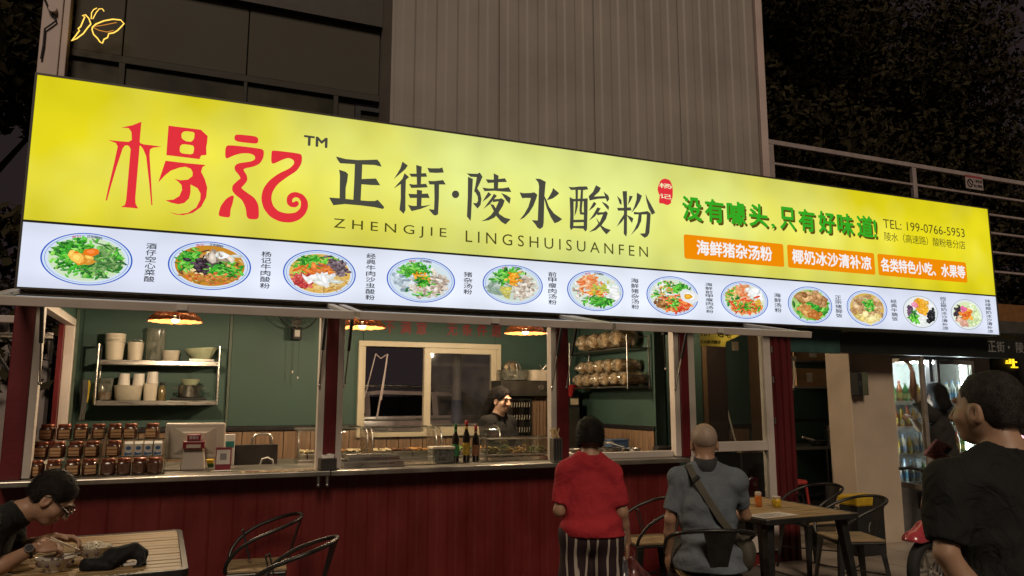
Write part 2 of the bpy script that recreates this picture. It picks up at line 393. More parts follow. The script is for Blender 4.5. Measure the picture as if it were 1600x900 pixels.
# ================================================================ SIGN (back-lit box over the kiosk)
SY = -.18; SX0, SX1, SZ0, SZM, SZ1 = -1.104, 8.492, 2.290, 2.737, 3.766
sign = thing('lightbox_sign', 'long back-lit shop sign with yellow name panel above white strip of dish pictures', 'sign', (0, SY, 0))
MB().box(SX0, SX1, .012, .17, SZ0, SZ1).build('housing', mat('sign_box_aluminium', (.06,.055,.05), .5, metal=.6), sign)
def face_mat(name, c_mid, c_end, mid, half, noise=.06, zm=3.25, zh=.52, drop=.86):
    m = bpy.data.materials.new(name); m.use_nodes = True; nt = m.node_tree; N = nt.nodes; L = nt.links; N.remove(N['Principled BSDF'])
    tc = N.new('ShaderNodeTexCoord'); sx = N.new('ShaderNodeSeparateXYZ'); L.new(tc.outputs['Object'], sx.inputs[0])
    a = N.new('ShaderNodeMath'); a.operation = 'SUBTRACT'; a.inputs[1].default_value = mid; L.new(sx.outputs[0], a.inputs[0])
    b = N.new('ShaderNodeMath'); b.operation = 'ABSOLUTE'; L.new(a.outputs[0], b.inputs[0])
    r = N.new('ShaderNodeMapRange'); r.interpolation_type = 'SMOOTHSTEP'; r.inputs[1].default_value = 0; r.inputs[2].default_value = half; L.new(b.outputs[0], r.inputs[0])
    n0 = N.new('ShaderNodeTexNoise'); n0.inputs['Scale'].default_value = .9; n0.inputs['Detail'].default_value = 3; L.new(tc.outputs['Object'], n0.inputs[0])
    q0 = N.new('ShaderNodeMapRange'); q0.inputs[1].default_value = .3; q0.inputs[2].default_value = .7; q0.inputs[3].default_value = -.28; q0.inputs[4].default_value = .28; L.new(n0.outputs[0], q0.inputs[0])
    q1 = N.new('ShaderNodeMath'); q1.operation = 'ADD'; q1.use_clamp = True; L.new(r.outputs[0], q1.inputs[0]); L.new(q0.outputs[0], q1.inputs[1])
    mx = N.new('ShaderNodeMix'); mx.data_type = 'RGBA'; L.new(q1.outputs[0], mx.inputs[0]); mx.inputs[6].default_value = (*lin(c_mid), 1); mx.inputs[7].default_value = (*lin(c_end), 1)
    n = N.new('ShaderNodeTexNoise'); n.inputs['Scale'].default_value = 1.6; n.inputs['Detail'].default_value = 2; L.new(tc.outputs['Object'], n.inputs[0])
    mr = N.new('ShaderNodeMapRange'); mr.inputs[1].default_value = .25; mr.inputs[2].default_value = .75; mr.inputs[3].default_value = 1-noise; mr.inputs[4].default_value = 1+noise; L.new(n.outputs[0], mr.inputs[0])
    # rows of LED modules behind the film: soft brighter spots
    wv = N.new('ShaderNodeTexVoronoi'); wv.inputs['Scale'].default_value = 2.2; wv.inputs['Randomness'].default_value = .35; L.new(tc.outputs['Object'], wv.inputs[0])
    m2 = N.new('ShaderNodeMapRange'); m2.inputs[1].default_value = 0; m2.inputs[2].default_value = .5; m2.inputs[3].default_value = 1.10; m2.inputs[4].default_value = .95; L.new(wv.outputs[0], m2.inputs[0])
    ml = N.new('ShaderNodeMath'); ml.operation = 'MULTIPLY'; L.new(mr.outputs[0], ml.inputs[0]); L.new(m2.outputs[0], ml.inputs[1])
    # the film is dimmer towards the frame, where no LED bar sits
    za = N.new('ShaderNodeMath'); za.operation = 'SUBTRACT'; za.inputs[1].default_value = zm; L.new(sx.outputs[2], za.inputs[0]); zb = N.new('ShaderNodeMath'); zb.operation = 'ABSOLUTE'; L.new(za.outputs[0], zb.inputs[0])
    zr = N.new('ShaderNodeMapRange'); zr.interpolation_type = 'SMOOTHSTEP'; zr.inputs[1].default_value = zh*.35; zr.inputs[2].default_value = zh; zr.inputs[3].default_value = 1.04; zr.inputs[4].default_value = drop; L.new(zb.outputs[0], zr.inputs[0])
    m3 = N.new('ShaderNodeMath'); m3.operation = 'MULTIPLY'; L.new(ml.outputs[0], m3.inputs[0]); L.new(zr.outputs[0], m3.inputs[1])
    e = N.new('ShaderNodeEmission'); L.new(mx.outputs[2], e.inputs[0]); L.new(m3.outputs[0], e.inputs[1]); L.new(e.outputs[0], N['Material Output'].inputs[0]); return m
MB().box(SX0, SX1, 0, .01, SZM+.008, SZ1).build('yellow_face', face_mat('backlit_yellow_film', 'e6ee8c', 'e9db1e', 3.2, 4.6), sign, label='glowing yellow name panel')
MB().box(SX0, SX1, 0, .01, SZ0, SZM-.008).build('white_face', face_mat('backlit_white_film', 'eaf0fd', 'e0e6f8', 3, 5, .03, 2.51, .225, .92), sign, label='glowing white strip of dish pictures')
MB().box(SX0, SX1, -.006, .0115, SZM-.0075, SZM+.0075).build('divider_strip', BLACKM, sign)
edge = MB(); t = .014
edge.box(SX0-t, SX0, -.008, .16, SZ0-t, SZ1+t).box(SX1, SX1+t, -.008, .16, SZ0-t, SZ1+t).box(SX0, SX1, -.008, .16, SZ1, SZ1+t).box(SX0, SX1, -.008, .16, SZ0-t, SZ0)
edge.build('edge_trim', mat('dark_sign_trim', (.05,.045,.035), .5), sign)

INK = emat('dark_sign_ink', '4b4a40', 1, False); INKT = emat('thin_sign_ink', '4e4a1c', 1, False); LRED = emat('red_sign_ink', 'e2323c', 1, False)
ORANGE = emat('orange_sign_ink', 'f08c06', 1, False); LWHITE = emat('white_sign_ink', 'f4f2f2', 1, False); LGREEN = emat('green_sign_ink', '35a823', 1, False); LSHADE = emat('brown_sign_ink', '5a4a14', 1, False)
def sp(px, py):
    p = at(px, py, SY); return (p.x, p.z)
def crop(pts, ox, oy, k): return [sp(ox+x/k, oy+y/k) for x, y in pts]
def chaikin(p, n=1):
    for _ in range(n):
        q = []
        for i in range(len(p)):
            a, b = p[i], p[(i+1)%len(p)]
            q += [(a[0]*.8+b[0]*.2, a[1]*.8+b[1]*.2), (a[0]*.2+b[0]*.8, a[1]*.2+b[1]*.8)]
        p = q
    return p
def strokes(name, polys, ox, oy, k, m, label, smooth=0, holes=None, y0=-.003):
    mb = MB()
    for i, p in enumerate(polys):
        q = crop(p, ox, oy, k); q = chaikin(q, smooth) if smooth else q
        h = [chaikin(crop(x, ox, oy, k), 1) for x in (holes or {}).get(i, [])]
        mb.flat(q, y0-.0005*i, h)
    return mb.build(name, m, sign, label=label, flatn=True)
# the red brush-drawn name
strokes('logo_character', [
 [(208,103),(300,85),(376,55),(362,215),(358,300),(325,690),(328,735),(350,773),(280,766),(207,760),(240,742),(250,700),(285,300),(297,200),(293,140),(270,108)],
 [(103,207),(180,215),(270,222),(297,205),(300,262),(287,285),(278,262),(262,250),(240,252),(222,275),(170,430),(120,600),(92,705),(80,708),(100,610),(150,400),(180,260),(165,232)],
 [(355,205),(366,232),(395,243),(460,250),(545,262),(470,270),(447,285),(443,330),(455,520),(467,745),(458,747),(440,560),(415,340),(390,280),(368,252),(352,262)],
 [(600,88),(868,122),(924,175),(918,235),(912,265),(914,330),(870,335),(855,365),(720,348),(582,332)],
 [(575,378),(740,398),(908,413),(880,432),(870,470),(900,530),(920,600),(912,680),(870,760),(800,810),(720,828),(660,823),(605,803),(680,820),(760,810),(830,765),(862,700),(865,650),(840,605),(782,575),(782,640),(770,690),(730,728),(680,738),(620,725),(575,705),(640,700),(690,670),(712,620),(708,580),(680,550),(650,528),(700,540),(760,535),(798,505),(800,475),(785,445),(740,428),(690,435),(620,460),(570,500),(515,558),(545,470)],
 ], 150, 180, 5.295, LRED, 'red sharp-legged first character of the name', 0,
 {3: [[(720,140),(745,133),(817,142),(812,195),(790,222),(745,218),(710,195),(705,160)], [(715,240),(800,250),(813,270),(803,327),(710,318),(692,300),(695,258)]]})
strokes('logo_character', [
 [(262,105),(420,122),(442,140),(442,170),(425,185),(270,168),(245,150),(245,122)],
 [(190,192),(470,225),(490,245),(485,300),(455,350),(400,375),(330,388),(318,400),(350,450),(352,490),(320,530),(298,550),(350,590),(410,630),(445,690),(448,790),(430,810),(365,808),(345,785),(340,720),(310,650),(250,605),(225,570),(228,530),(270,490),(298,470),(280,440),(248,405),(245,370),(275,345),(380,332),(415,315),(415,285),(380,265),(310,262),(240,280),(180,310),(168,290),(170,220)],
 [(243,612),(230,680),(212,730),(210,785),(195,795),(125,785),(112,770),(130,700),(175,640),(215,615)],
 [(560,238),(790,265),(805,290),(800,350),(760,410),(680,460),(600,520),(560,580),(548,640),(565,700),(610,745),(680,762),(750,755),(790,720),(797,670),(780,635),(750,625),(725,640),(720,665),(735,670),(755,655),(775,665),(778,690),(750,712),(700,705),(675,670),(680,620),(710,590),(755,582),(815,605),(850,655),(855,710),(830,770),(780,815),(710,838),(620,830),(540,790),(485,720),(465,640),(480,560),(530,490),(610,430),(700,390),(740,350),(735,320),(700,302),(660,308),(560,355),(548,330),(552,250)],
 ], 320, 190, 5.295, LRED, 'red curling second character of the name', 2)
G1 = [
 [(187,110),(300,140),(440,152),(560,150),(670,146),(700,180),(720,230),(640,210),(500,205),(330,195),(235,190),(205,150)],
 [(408,190),(495,190),(488,370),(475,640),(388,640),(400,400)], [(470,375),(655,368),(705,448),(600,445),(470,435)],
 [(222,265),(300,290),(328,318),(318,400),(300,480),(298,620),(228,620),(232,330)],
 [(105,592),(230,600),(420,620),(560,632),(640,632),(675,618),(745,695),(750,712),(735,726),(640,705),(480,685),(290,668),(155,682)]]
G2 = [
 [(965,170),(1028,215),(1000,258),(940,310),(863,375),(905,310),(940,250)], [(990,305),(1043,352),(1005,385),(950,430),(862,487),(910,430),(965,370)],
 [(945,420),(1005,385),(1000,560),(1000,740),(978,782),(930,735),(945,600)], [(1042,312),(1130,312),(1240,305),(1253,348),(1150,350),(1068,348)],
 [(1125,210),(1190,228),(1185,330),(1180,450),(1135,450),(1130,330)], [(1040,432),(1100,440),(1240,430),(1262,472),(1160,478),(1068,480)],
 [(1132,500),(1195,510),(1188,600),(1185,700),(1130,700),(1132,600)], [(1032,548),(1120,552),(1262,545),(1283,598),(1160,597),(1052,597)],
 [(1028,678),(1085,690),(1200,690),(1297,678),(1180,725),(1070,752)], [(1255,245),(1300,250),(1400,250),(1430,240),(1448,300),(1360,305),(1278,300)],
 [(1265,398),(1330,400),(1440,388),(1470,440),(1380,440),(1280,440)], [(1335,430),(1392,430),(1390,600),(1380,790),(1345,805),(1320,790),(1268,728),(1333,735),(1338,600)]]
G3 = [[(87+43*math.cos(a*.3927), 366+45*math.sin(a*.3927)) for a in range(16)],
 [(232,160),(290,185),(280,400),(268,640),(262,678),(220,625),(230,400)], [(218,120),(290,125),(345,125),(370,110),(403,160),(375,225),(340,300),(305,325),(320,260),(335,165),(260,160)],
 [(335,290),(375,345),(390,420),(380,490),(345,533),(318,505),(290,470),(335,468),(350,440),(345,390),(320,345),(303,330)],
 [(533,120),(590,148),(583,300),(535,300)], [(440,190),(520,195),(665,178),(688,222),(580,225),(465,235)], [(400,287),(470,298),(640,295),(710,283),(740,340),(640,335),(540,325),(425,330)],
 [(470,340),(505,368),(470,405),(400,455),(435,395)], [(618,350),(680,375),(732,410),(718,480),(680,440)],
 [(535,360),(570,385),(530,430),(490,480),(412,538),(460,470),(505,410)],
 [(525,425),(600,420),(622,412),(660,440),(640,500),(590,580),(540,640),(470,672),(383,682),(440,655),(500,610),(550,540),(590,450),(520,460)],
 [(490,480),(530,490),(560,540),(600,600),(660,640),(730,660),(670,720),(620,690),(560,620),(525,550)]]
G4 = [[(1020,182),(1080,185),(1145,220),(1138,270),(1128,400),(1120,700),(1110,750),(1075,773),(1045,755),(1020,715),(980,668),(1050,672),(1058,450),(1065,270),(1055,225)],
 [(838,342),(880,352),(960,350),(1010,342),(1045,370),(1035,410),(1000,500),(950,580),(890,640),(835,667),(890,600),(940,510),(970,410),(910,408),(868,412),(850,375)],
 [(1228,292),(1300,352),(1280,375),(1225,415),(1155,437),(1190,380),(1218,330)], [(1125,380),(1150,430),(1180,510),(1240,590),(1337,657),(1290,690),(1245,705),(1200,630),(1155,530),(1128,430)]]
G5 = [[(135,240),(190,245),(260,237),(350,235),(368,270),(300,280),(230,275),(165,278)], [(148,360),(195,385),(195,560),(193,720),(165,750),(150,715),(155,560)],
 [(312,378),(360,375),(357,560),(352,740),(335,765),(312,740),(315,560)], [(190,382),(318,378),(318,410),(190,412)],
 [(215,270),(245,270),(243,470),(225,540),(203,585),(212,500),(218,400)], [(280,270),(305,270),(300,400),(290,500),(292,540),(318,540),(318,568),(270,565),(262,520),(270,400)],
 [(190,628),(318,625),(318,655),(190,658)], [(185,700),(318,697),(318,733),(185,725)],
 [(455,222),(512,255),(490,300),(430,355),(540,350),(600,360),(570,378),(480,382),(380,402),(368,352),(420,300)], [(545,298),(600,345),(610,385),(585,420),(560,350)],
 [(430,415),(460,440),(430,480),(368,525),(405,460)], [(518,415),(575,440),(608,475),(600,517),(560,470)], [(470,482),(510,495),(480,540),(440,590),(370,640),(420,570)],
 [(460,540),(540,540),(570,525),(592,550),(570,620),(520,690),(450,750),(368,775),(440,720),(500,650),(535,565),(470,575)], [(450,600),(480,640),(510,690),(560,725),(627,748),(575,800),(530,750),(480,670)]]
G6 = [[(768,292),(820,290),(822,480),(820,780),(812,825),(782,790),(785,500)], [(703,345),(755,395),(758,450),(735,440)], [(848,345),(888,350),(865,400),(830,455),(840,400)],
 [(703,487),(790,487),(862,480),(875,518),(790,520),(715,520)], [(785,560),(800,590),(760,650),(697,710),(740,630)], [(815,570),(860,590),(893,610),(878,667),(845,620)],
 [(935,308),(995,345),(970,410),(930,480),(868,550),(905,470),(930,390)], [(1035,318),(1060,380),(1100,450),(1150,545),(1110,570),(1070,490),(1045,400)],
 [(897,535),(960,540),(1060,525),(1095,555),(1090,650),(1080,780),(1060,820),(1025,840),(1000,820),(965,790),(1030,785),(1045,650),(1050,565),(900,565)],
 [(955,560),(990,565),(985,640),(950,720),(860,810),(905,740),(940,660)]]
for g, ox, oy, nm in ((G1,500,230,'first'), (G2,500,230,'second'), (G3,700,255,'third'), (G4,700,255,'fourth'), (G5,870,260,'fifth'), (G6,870,260,'last')):
    strokes('title_character', g, ox, oy, 7.5, INK, 'dark brush-style title character, '+nm+' of the row')
def line(name, body, px0, px1, yt, yb, m, bold=0, spacing=1, shear=0, label=None, dy=-.003, off=(0,0)):
    """one horizontal line: left/right pixel, top and bottom pixel at its left end"""
    a, b = sp(px0, yt), sp(px0, yb); x1 = sp(px1, yt+(px1-px0)*.11)[0]
    mb = MB(); text_fit(mb, body, a[0]+off[0], x1+off[0], b[1]+off[1], a[1]+off[1], dy, bold, spacing, shear=shear)
    if name == 'letter':
        for q in islands(mb): q.build(name, m, sign, flatn=True)
        return
    o = mb.build(name, m, sign, label=label, flatn=True)
    return tag(o, kind='stuff') if name == 'lettering' else o
line('lettering', 'TM', 475, 512, 211, 227, INK, .045, 1.05, label='small trademark letters')
line('letter', 'ZHENGJIE', 521.5, 697.5, 341, 360.3, INKT, .0, 1.55, label='thin spaced latin letters, left word')
line('letter', 'LINGSHUISUANFEN', 727.5, 1012, 360, 378, INKT, .0, 1.5, label='thin spaced latin letters, right word')
for i, (ch, a, b) in enumerate((('没',25,178),('有',200,350),('噱',372,520),('头',545,690),(',',722,752),('只',785,905),('有',930,1060),('好',1085,1215),('味',1232,1360),('道',1385,1512),('!',1518,1540))):
    xa, xb = 1060+a/5, 1060+b/5; f = (a-25)/1515; yt = 305.5+f*33; yb = 343+f*29
    if ch == ',': yt, yb = yb-7, yb+1
    if ch == '!': yt += 5
    line('slogan_shadow', ch, xa, xb, yt, yb, LSHADE, .028, dy=-.0022, off=(.022, -.02))
    line('slogan_character', ch, xa, xb, yt, yb, LGREEN, .028, dy=-.004)
line('lettering', 'TEL: 199-0766-5953', 1379, 1506, 342, 356, INKT, 0, 1.0, label='thin telephone number')
line('lettering', '陵水（高速路）酸粉巷分店', 1381, 1507, 362, 376, INKT, .0, .92, label='thin branch name in small characters')
ZA, ZB = sp(1068,366)[1], sp(1069,404)[1]
for a, b, ta, tb, body in ((1068,1223.5,1087.5,1205.5,'海鲜猪杂汤粉'), (1229.5,1365.5,1236.5,1360,'椰奶冰沙清补凉'), (1370.5,1509,1375,1506.5,'各类特色小吃、水果等')):
    x0, x1 = sp(a, 370+(a-1068)*.1)[0], sp(b, 370+(b-1068)*.1)[0]; r = .022; q = []
    for cx, cz, s0 in ((x1-r, ZA-r, 0), (x0+r, ZA-r, 90), (x0+r, ZB+r, 180), (x1-r, ZB+r, 270)):
        q += [(cx+r*math.cos(R(s0+k*22.5)), cz+r*math.sin(R(s0+k*22.5))) for k in range(5)]
    o = MB().flat(q, -.003).build('orange_banner', ORANGE, sign, flatn=True)
    mb = MB(); text_fit(mb, body, sp(ta, 370+(ta-1068)*.1)[0], sp(tb, 370+(tb-1068)*.1)[0], ZB+.045, ZA-.04, -.0045, .026, 1.0); tag(mb.build('lettering', LWHITE, o, flatn=True), kind='stuff')
seal = strokes('seal', [[(1200,190),(1225,155),(1265,142),(1320,160),(1345,205),(1358,270),(1355,370),(1335,400),(1340,430),(1295,458),(1240,435),(1200,435),(1195,400),(1205,350),(1185,300),(1178,260)]], 870, 260, 7.5, LRED, 'red stamp with two cream characters', 1)
mb = MB()
for ch, x0, x1, yt, yb in (('杨', 1195, 1345, 180, 280), ('记', 1200, 1340, 305, 400)):
    a = sp(870+x0/7.5, 260+yt/7.5); b = sp(870+x1/7.5, 260+yb/7.5); text_fit(mb, ch, a[0], b[0], b[1]+.01, a[1]-.01, -.005, .018)
mb.build('lettering', emat('cream_sign_ink', 'f3eebe', 1, False), seal, flatn=True)['kind'] = 'stuff'

# ---- printed dish pictures: flat collages of many small flecks
PRINT = colmat('printed_dish_colours', 1.0)
def H(*cs): return [lin(c) for c in cs]
LEAF = H('3fae2a','2f8f22','67c93a','1f6e1c','8ed85a','47a02c'); BROTH = H('d9e6d2'); MEAT = H('c9b9a6','b59f8c','ddd0c0','9c8a7c','e8dfd2'); SHR = H('e2562a','f0813c','d93f1e','f3a45a'); ORG = H('f0a020','e88714','f7bc3e'); NOO = H('e3c27a','d3a451','efd9a0','c08a3a'); WHT = H('f4f4ee','dfe6e0','ffffff'); DRK = H('3c2a34','2a1f24','574150'); NUT = H('c23b3a','d8605a','a82c30'); BRN = H('8c5a2c','a9733c','6d4320','c08f55')
#         u     v    su   sv   n  size elong palette
DISH = [
 dict(px=(62.5,207.5,364,446), base='cfe3c0', z=[(0,0,.55,.5,260,.10,2.6,LEAF),(-.3,.3,.3,.25,90,.09,2,LEAF),(.4,-.1,.3,.4,90,.09,4,H('2c6b2a','5d8a4a','7fa860')),(-.1,.0,.2,.13,9,.21,1.5,H('e9a33a','f2bd55','d98c2a','e8751c'))], rim=1),
 dict(px=(262,392.5,377.5,453), base='c98a2a', z=[(0,-.1,.6,.5,200,.08,3,NOO+BRN),(-.55,.25,.2,.3,90,.09,3,LEAF),(-.05,.0,.3,.22,90,.11,1.6,DRK),(.35,-.15,.3,.3,90,.09,3,LEAF),(.2,.42,.25,.12,14,.17,2.6,WHT+MEAT),(.1,-.55,.5,.15,70,.07,1.4,H('d2622a','b8862e','e08a4a'))], rim=1),
 dict(px=(442,556,391,464), base='e0b45a', z=[(.3,-.3,.4,.4,200,.07,5,NOO),(-.25,.4,.45,.25,190,.08,3.5,LEAF),(.5,.4,.25,.25,80,.10,1.6,H('6d5a62','8c7a80','4f4048')),(-.05,.12,.3,.12,28,.14,4,H('e8863a','d96a24')),(-.55,-.4,.22,.22,75,.085,1.3,NUT),(.1,-.22,.26,.08,12,.2,3,WHT)], rim=0),
 dict(px=(604,711,403,472.5), base='d5e4e8', z=[(.3,-.25,.4,.4,190,.11,2,MEAT),(-.55,-.0,.25,.25,40,.14,2,H('b8c8d2','93a6b4','d6e0e6')),(-.2,.45,.3,.2,100,.09,2.5,LEAF),(-.0,.1,.2,.15,55,.07,1.4,ORG),(0,-.1,.2,.15,40,.07,2.5,LEAF[:4]),(.1,-.6,.5,.2,14,.07,2,LEAF)], rim=1),
 dict(px=(754,848,414,476), base='cfe0d4', z=[(.35,-.1,.35,.45,200,.09,1.6,MEAT),(-.6,-.3,.25,.4,30,.2,2.5,H('a9bcae','c4d2c6','8fa694')),(-.25,.45,.3,.3,110,.10,2.5,LEAF),(0,.3,.13,.22,50,.08,1.3,ORG),(-.2,-.4,.14,.14,10,.14,1.4,H('dccf5a','c5c06a'))], rim=1),
 dict(px=(886,974,423,486), base='d8e6d8', z=[(0,-.1,.55,.4,160,.10,2,MEAT+WHT),(-.25,.45,.25,.25,80,.12,2.6,H('f09a5c','e8773a','f7c59a')),(.5,-.1,.3,.25,60,.14,1.2,WHT),(.0,-.1,.28,.12,60,.07,1.6,ORG+SHR),(.25,-.55,.35,.16,80,.10,3.5,LEAF),(.2,.1,.2,.2,30,.08,2,H('c9c24a','9fb84a'))], rim=1),
 dict(px=(1010,1091,432,493), base='d8e2cc', z=[(-.3,.3,.45,.4,180,.10,3,NOO+WHT+LEAF),(.35,.4,.25,.2,60,.1,2.5,LEAF),(.1,-.45,.45,.25,110,.13,3,SHR),(-.5,-.5,.2,.2,40,.1,1.5,BRN),(.05,-.35,.16,.2,40,.07,2,LEAF),(.62,-.02,.05,.05,3,.5,1.1,H('f6f8fa')),(.6,.0,.02,.02,2,.17,1.1,H('f2b41c'))], rim=1),
 dict(px=(1126,1200,440,498), base='dbe4d2', z=[(-.4,.2,.35,.4,140,.1,2.5,LEAF+NOO),(.0,.4,.2,.35,60,.14,2,H('eba06a','f3c09a','d97844')),(.5,.4,.25,.25,40,.15,1.2,WHT),(.1,-.45,.5,.25,110,.13,3,SHR),(.1,-.35,.4,.2,50,.07,3,LEAF),(.55,-.1,.12,.1,14,.12,1.3,H('f5c04a'))], rim=1),
 dict(px=(1231,1300,448,505), base='a8c878', z=[(.2,-.2,.6,.5,220,.12,3,LEAF),(-.3,.4,.2,.2,12,.26,1.2,BRN+H('d8b078')),(.4,.35,.25,.2,30,.2,1.4,H('b58452','c89b68','9a6c3c')),(-.2,-.3,.25,.2,16,.2,1.4,H('d9a860','c08040')),(.2,-.6,.15,.15,8,.2,1.3,H('b06a28'))], rim=1),
 dict(px=(1323,1386,454,509), base='d8b45c', z=[(0,.1,.55,.45,150,.15,1.6,H('c9a070','b58a58','dcbc90','a37848')),(.3,-.6,.4,.15,30,.2,1.3,H('ecd27a','f3e2a0')),(.1,.2,.2,.2,50,.09,2,LEAF)], rim=1),
 dict(px=(1411,1465,462.5,512), base='eef1ee', z=[(0,-.1,.5,.5,60,.18,1.2,WHT),(.1,.4,.3,.3,26,.22,1.1,H('f5a81c','f7bc40')),(.6,-.3,.2,.35,26,.19,1.1,H('1c1c1e','2c2a2c')),(-.65,.0,.12,.25,26,.13,1.3,H('7d5a78','533a52')),(-.45,-.5,.15,.25,30,.16,2.5,LEAF),(-.3,.45,.08,.08,8,.16,1.1,H('ec7aa0','f49ab8'))], rim=2),
 dict(px=(1486,1535,468,515), base='dcebb8', z=[(.4,.1,.4,.5,60,.2,1.2,H('d4e8ac','c8e09c','e6f2ca')),(-.6,.15,.18,.3,40,.13,1.3,DRK),(-.4,-.55,.25,.2,40,.14,1.4,H('e8b8a0','d99a86')),(-.05,.1,.25,.25,36,.17,1.2,H('f08a28','e8561c','f7b040')),(-.2,.3,.1,.1,8,.15,1.1,H('e870a0'))], rim=2)]
def ring(mb, cx, cz, rx, rz, r0, r1, y, col, n=56):
    P = []; F = []
    for i in range(n):
        a = 2*math.pi*i/n; P += [(cx+rx*r0*math.cos(a), y, cz+rz*r0*math.sin(a)), (cx+rx*r1*math.cos(a), y, cz+rz*r1*math.sin(a))]
    F = [(2*i, 2*i+1, (2*i+3)%(2*n), (2*i+2)%(2*n)) for i in range(n)]; mb.add(P, F, col)
def disc(mb, cx, cz, rx, rz, y, col, n=48): mb.add([(cx+rx*math.cos(2*math.pi*i/n), y, cz+rz*math.sin(2*math.pi*i/n)) for i in range(n)], [tuple(range(n))], col)
rr = random.Random(3)
ORD = ['first','second','third','fourth','fifth','sixth','seventh','eighth','ninth','tenth','eleventh','last']
CAP = [('酒仔空心菜酸',235,380,442),('杨记牛肉酸粉',415,393,452),('经典牛肉沙虫酸粉',579,396,470),('猪杂汤粉',731,425,461),('前甲瘦肉汤粉',863,425,477),('海鲜猪杂汤粉',992,435,484),('海鲜前甲瘦肉汤粉',1108,442,490),('海鲜汤粉',1215,458,489),('正宗猪脚饭',1310,462,497),('经典牛腩饭',1397,468,502),('纯正椰奶冰沙清补凉',1475,464,516),('抹绿椰奶冰沙清补凉',1545,468,521)]
for i, dd in enumerate(DISH):
    x0, x1, y0, y1 = dd['px']; c = sp((x0+x1)/2, (y0+y1)/2); a = sp(x0, (y0+y1)/2)[0]; b = sp(x1, (y0+y1)/2)[0]
    cx = (a+b)/2; rx = (b-a)/2; zt, zb = sp((x0+x1)/2, y0)[1], sp((x0+x1)/2, y1)[1]; cz = (zt+zb)/2; rz = (zt-zb)/2
    mb = MB(); base = lin(dd['base']); blue = lin('2d5cc4'); pale = lin('d5e2f4') if dd['rim'] < 2 else lin('e6ecee')
    disc(mb, cx, cz, rx, rz, -.0012, pale); ring(mb, cx, cz, rx, rz, .965, 1.0, -.0014, blue if dd['rim'] < 2 else lin('9aa4a4'))
    if dd['rim'] < 2: ring(mb, cx, cz, rx, rz, .905, .918, -.0014, lin('5b86cf'))
    disc(mb, cx, cz, rx*.84, rz*.84, -.0016, base); y = -.0018
    todo = []
    for (u, v, su, sv, n, s, el, pal) in dd['z']:
        z = [(u, v, su, sv, s, el, pal)]*int(n*1.15); todo.append(z)
    for z in todo:
        for (u, v, su, sv, s, el, pal) in z:
            for _ in range(6):
                pu, pv = rr.gauss(u, su*.72), rr.gauss(v, sv*.72)
                if math.hypot(pu, pv) < .84-s*.35: break
            else: continue
            an = rr.uniform(0, math.pi); sz = s*rr.uniform(.7, 1.3)*.74; col = rr.choice(pal); k = rr.uniform(.72, 1.12); col = tuple(min(1, q*k) for q in col)
            n = 7; poly = []
            for j in range(n):
                t = 2*math.pi*j/n+rr.uniform(-.25, .25); ra = rr.uniform(.75, 1.15)
                lx, ly = math.cos(t)*sz*ra*math.sqrt(el), math.sin(t)*sz*ra/math.sqrt(el)
                poly.append((cx+rx*(pu+lx*math.cos(an)-ly*math.sin(an)), y, cz+rz*(pv+lx*math.sin(an)+ly*math.cos(an))))
            mb.add(poly, [tuple(range(n))], col); y -= 7e-6
            if sz > .05:   # lit upper edge of the morsel as printed
                hl = tuple(min(1, q*1.25+.05) for q in col)
                mb.add([((p[0]-cx)*.0+p[0]*.5+.5*(cx+rx*pu)-rx*.012, y, p[2]*.5+.5*(cz+rz*pv)+rz*.02) for p in poly], [tuple(range(n))], hl); y -= 7e-6
    if i in (0, 1, 3, 4, 5):
        for ch, t in (('杨', 1.95), ('记', 1.83), ('正', 1.58), ('街', 1.48), ('酸', 1.38), ('粉', 1.28)):
            qx, qz = cx+rx*.87*math.cos(t), cz+rz*.87*math.sin(t); hw = rx*.045
            text_fit(mb, ch, qx-hw, qx+hw, qz-hw*.8, qz+hw*.8, -.002, .03, col=lin('c8384a') if t > 1.7 else lin('4a4a52'))
    o = mb.build('dish_picture', PRINT, sign, flatn=True, label='printed picture of a bowl of food, '+ORD[i]+' on the white strip')
    s, px, yt, yb = CAP[i]; mb = MB(); n = len(s); hw = (at(px+1, yt, SY).x-at(px, yt, SY).x)*(8.3-4.0*(px-235)/1310)
    for j, ch in enumerate(s):
        zt = sp(px, yt)[1]+(sp(px, yb)[1]-sp(px, yt)[1])*j/n; ze = sp(px, yt)[1]+(sp(px, yb)[1]-sp(px, yt)[1])*(j+.88)/n
        X = at(px, (yt+yb)/2, SY).x; text_fit(mb, ch, X-hw, X+hw, ze, zt, -.003, .018)
    mb.build('caption', emat('caption_ink', '3a3c44', 1, False), sign, flatn=True)['kind'] = 'stuff'
# ================================================================ GROUND AND BUILDINGS
g = MB().box(-60, 60, -40, 80, -.2, 0).build('ground', mat('dark_paving', (.085,.075,.065), .7, var=.35, scale=1.5, bump=.3, bscale=30)); tag(g, kind='structure')
# pale tiled floor of the eating area, each tile its own slab
fl = MB().box(5.0, 11.5, -1.9, 2.4, .001, .008).build('tiled_floor', mat('tile_grout', (.07,.06,.05), .8)); tag(fl, kind='structure')
tile = MB().box(-.295, .295, -.295, .295, 0, .006).mesh('tile'); TM_ = mat('beige_floor_tile', (.30,.25,.20), .35, var=.2, scale=2); tile.materials.append(TM_)
for i in range(10):
    for j in range(7):
        o = bpy.data.objects.new('tile', tile); COL.objects.link(o); o.parent = fl; o.location = (5.3+.6*i, -1.6+.6*j, .0085)

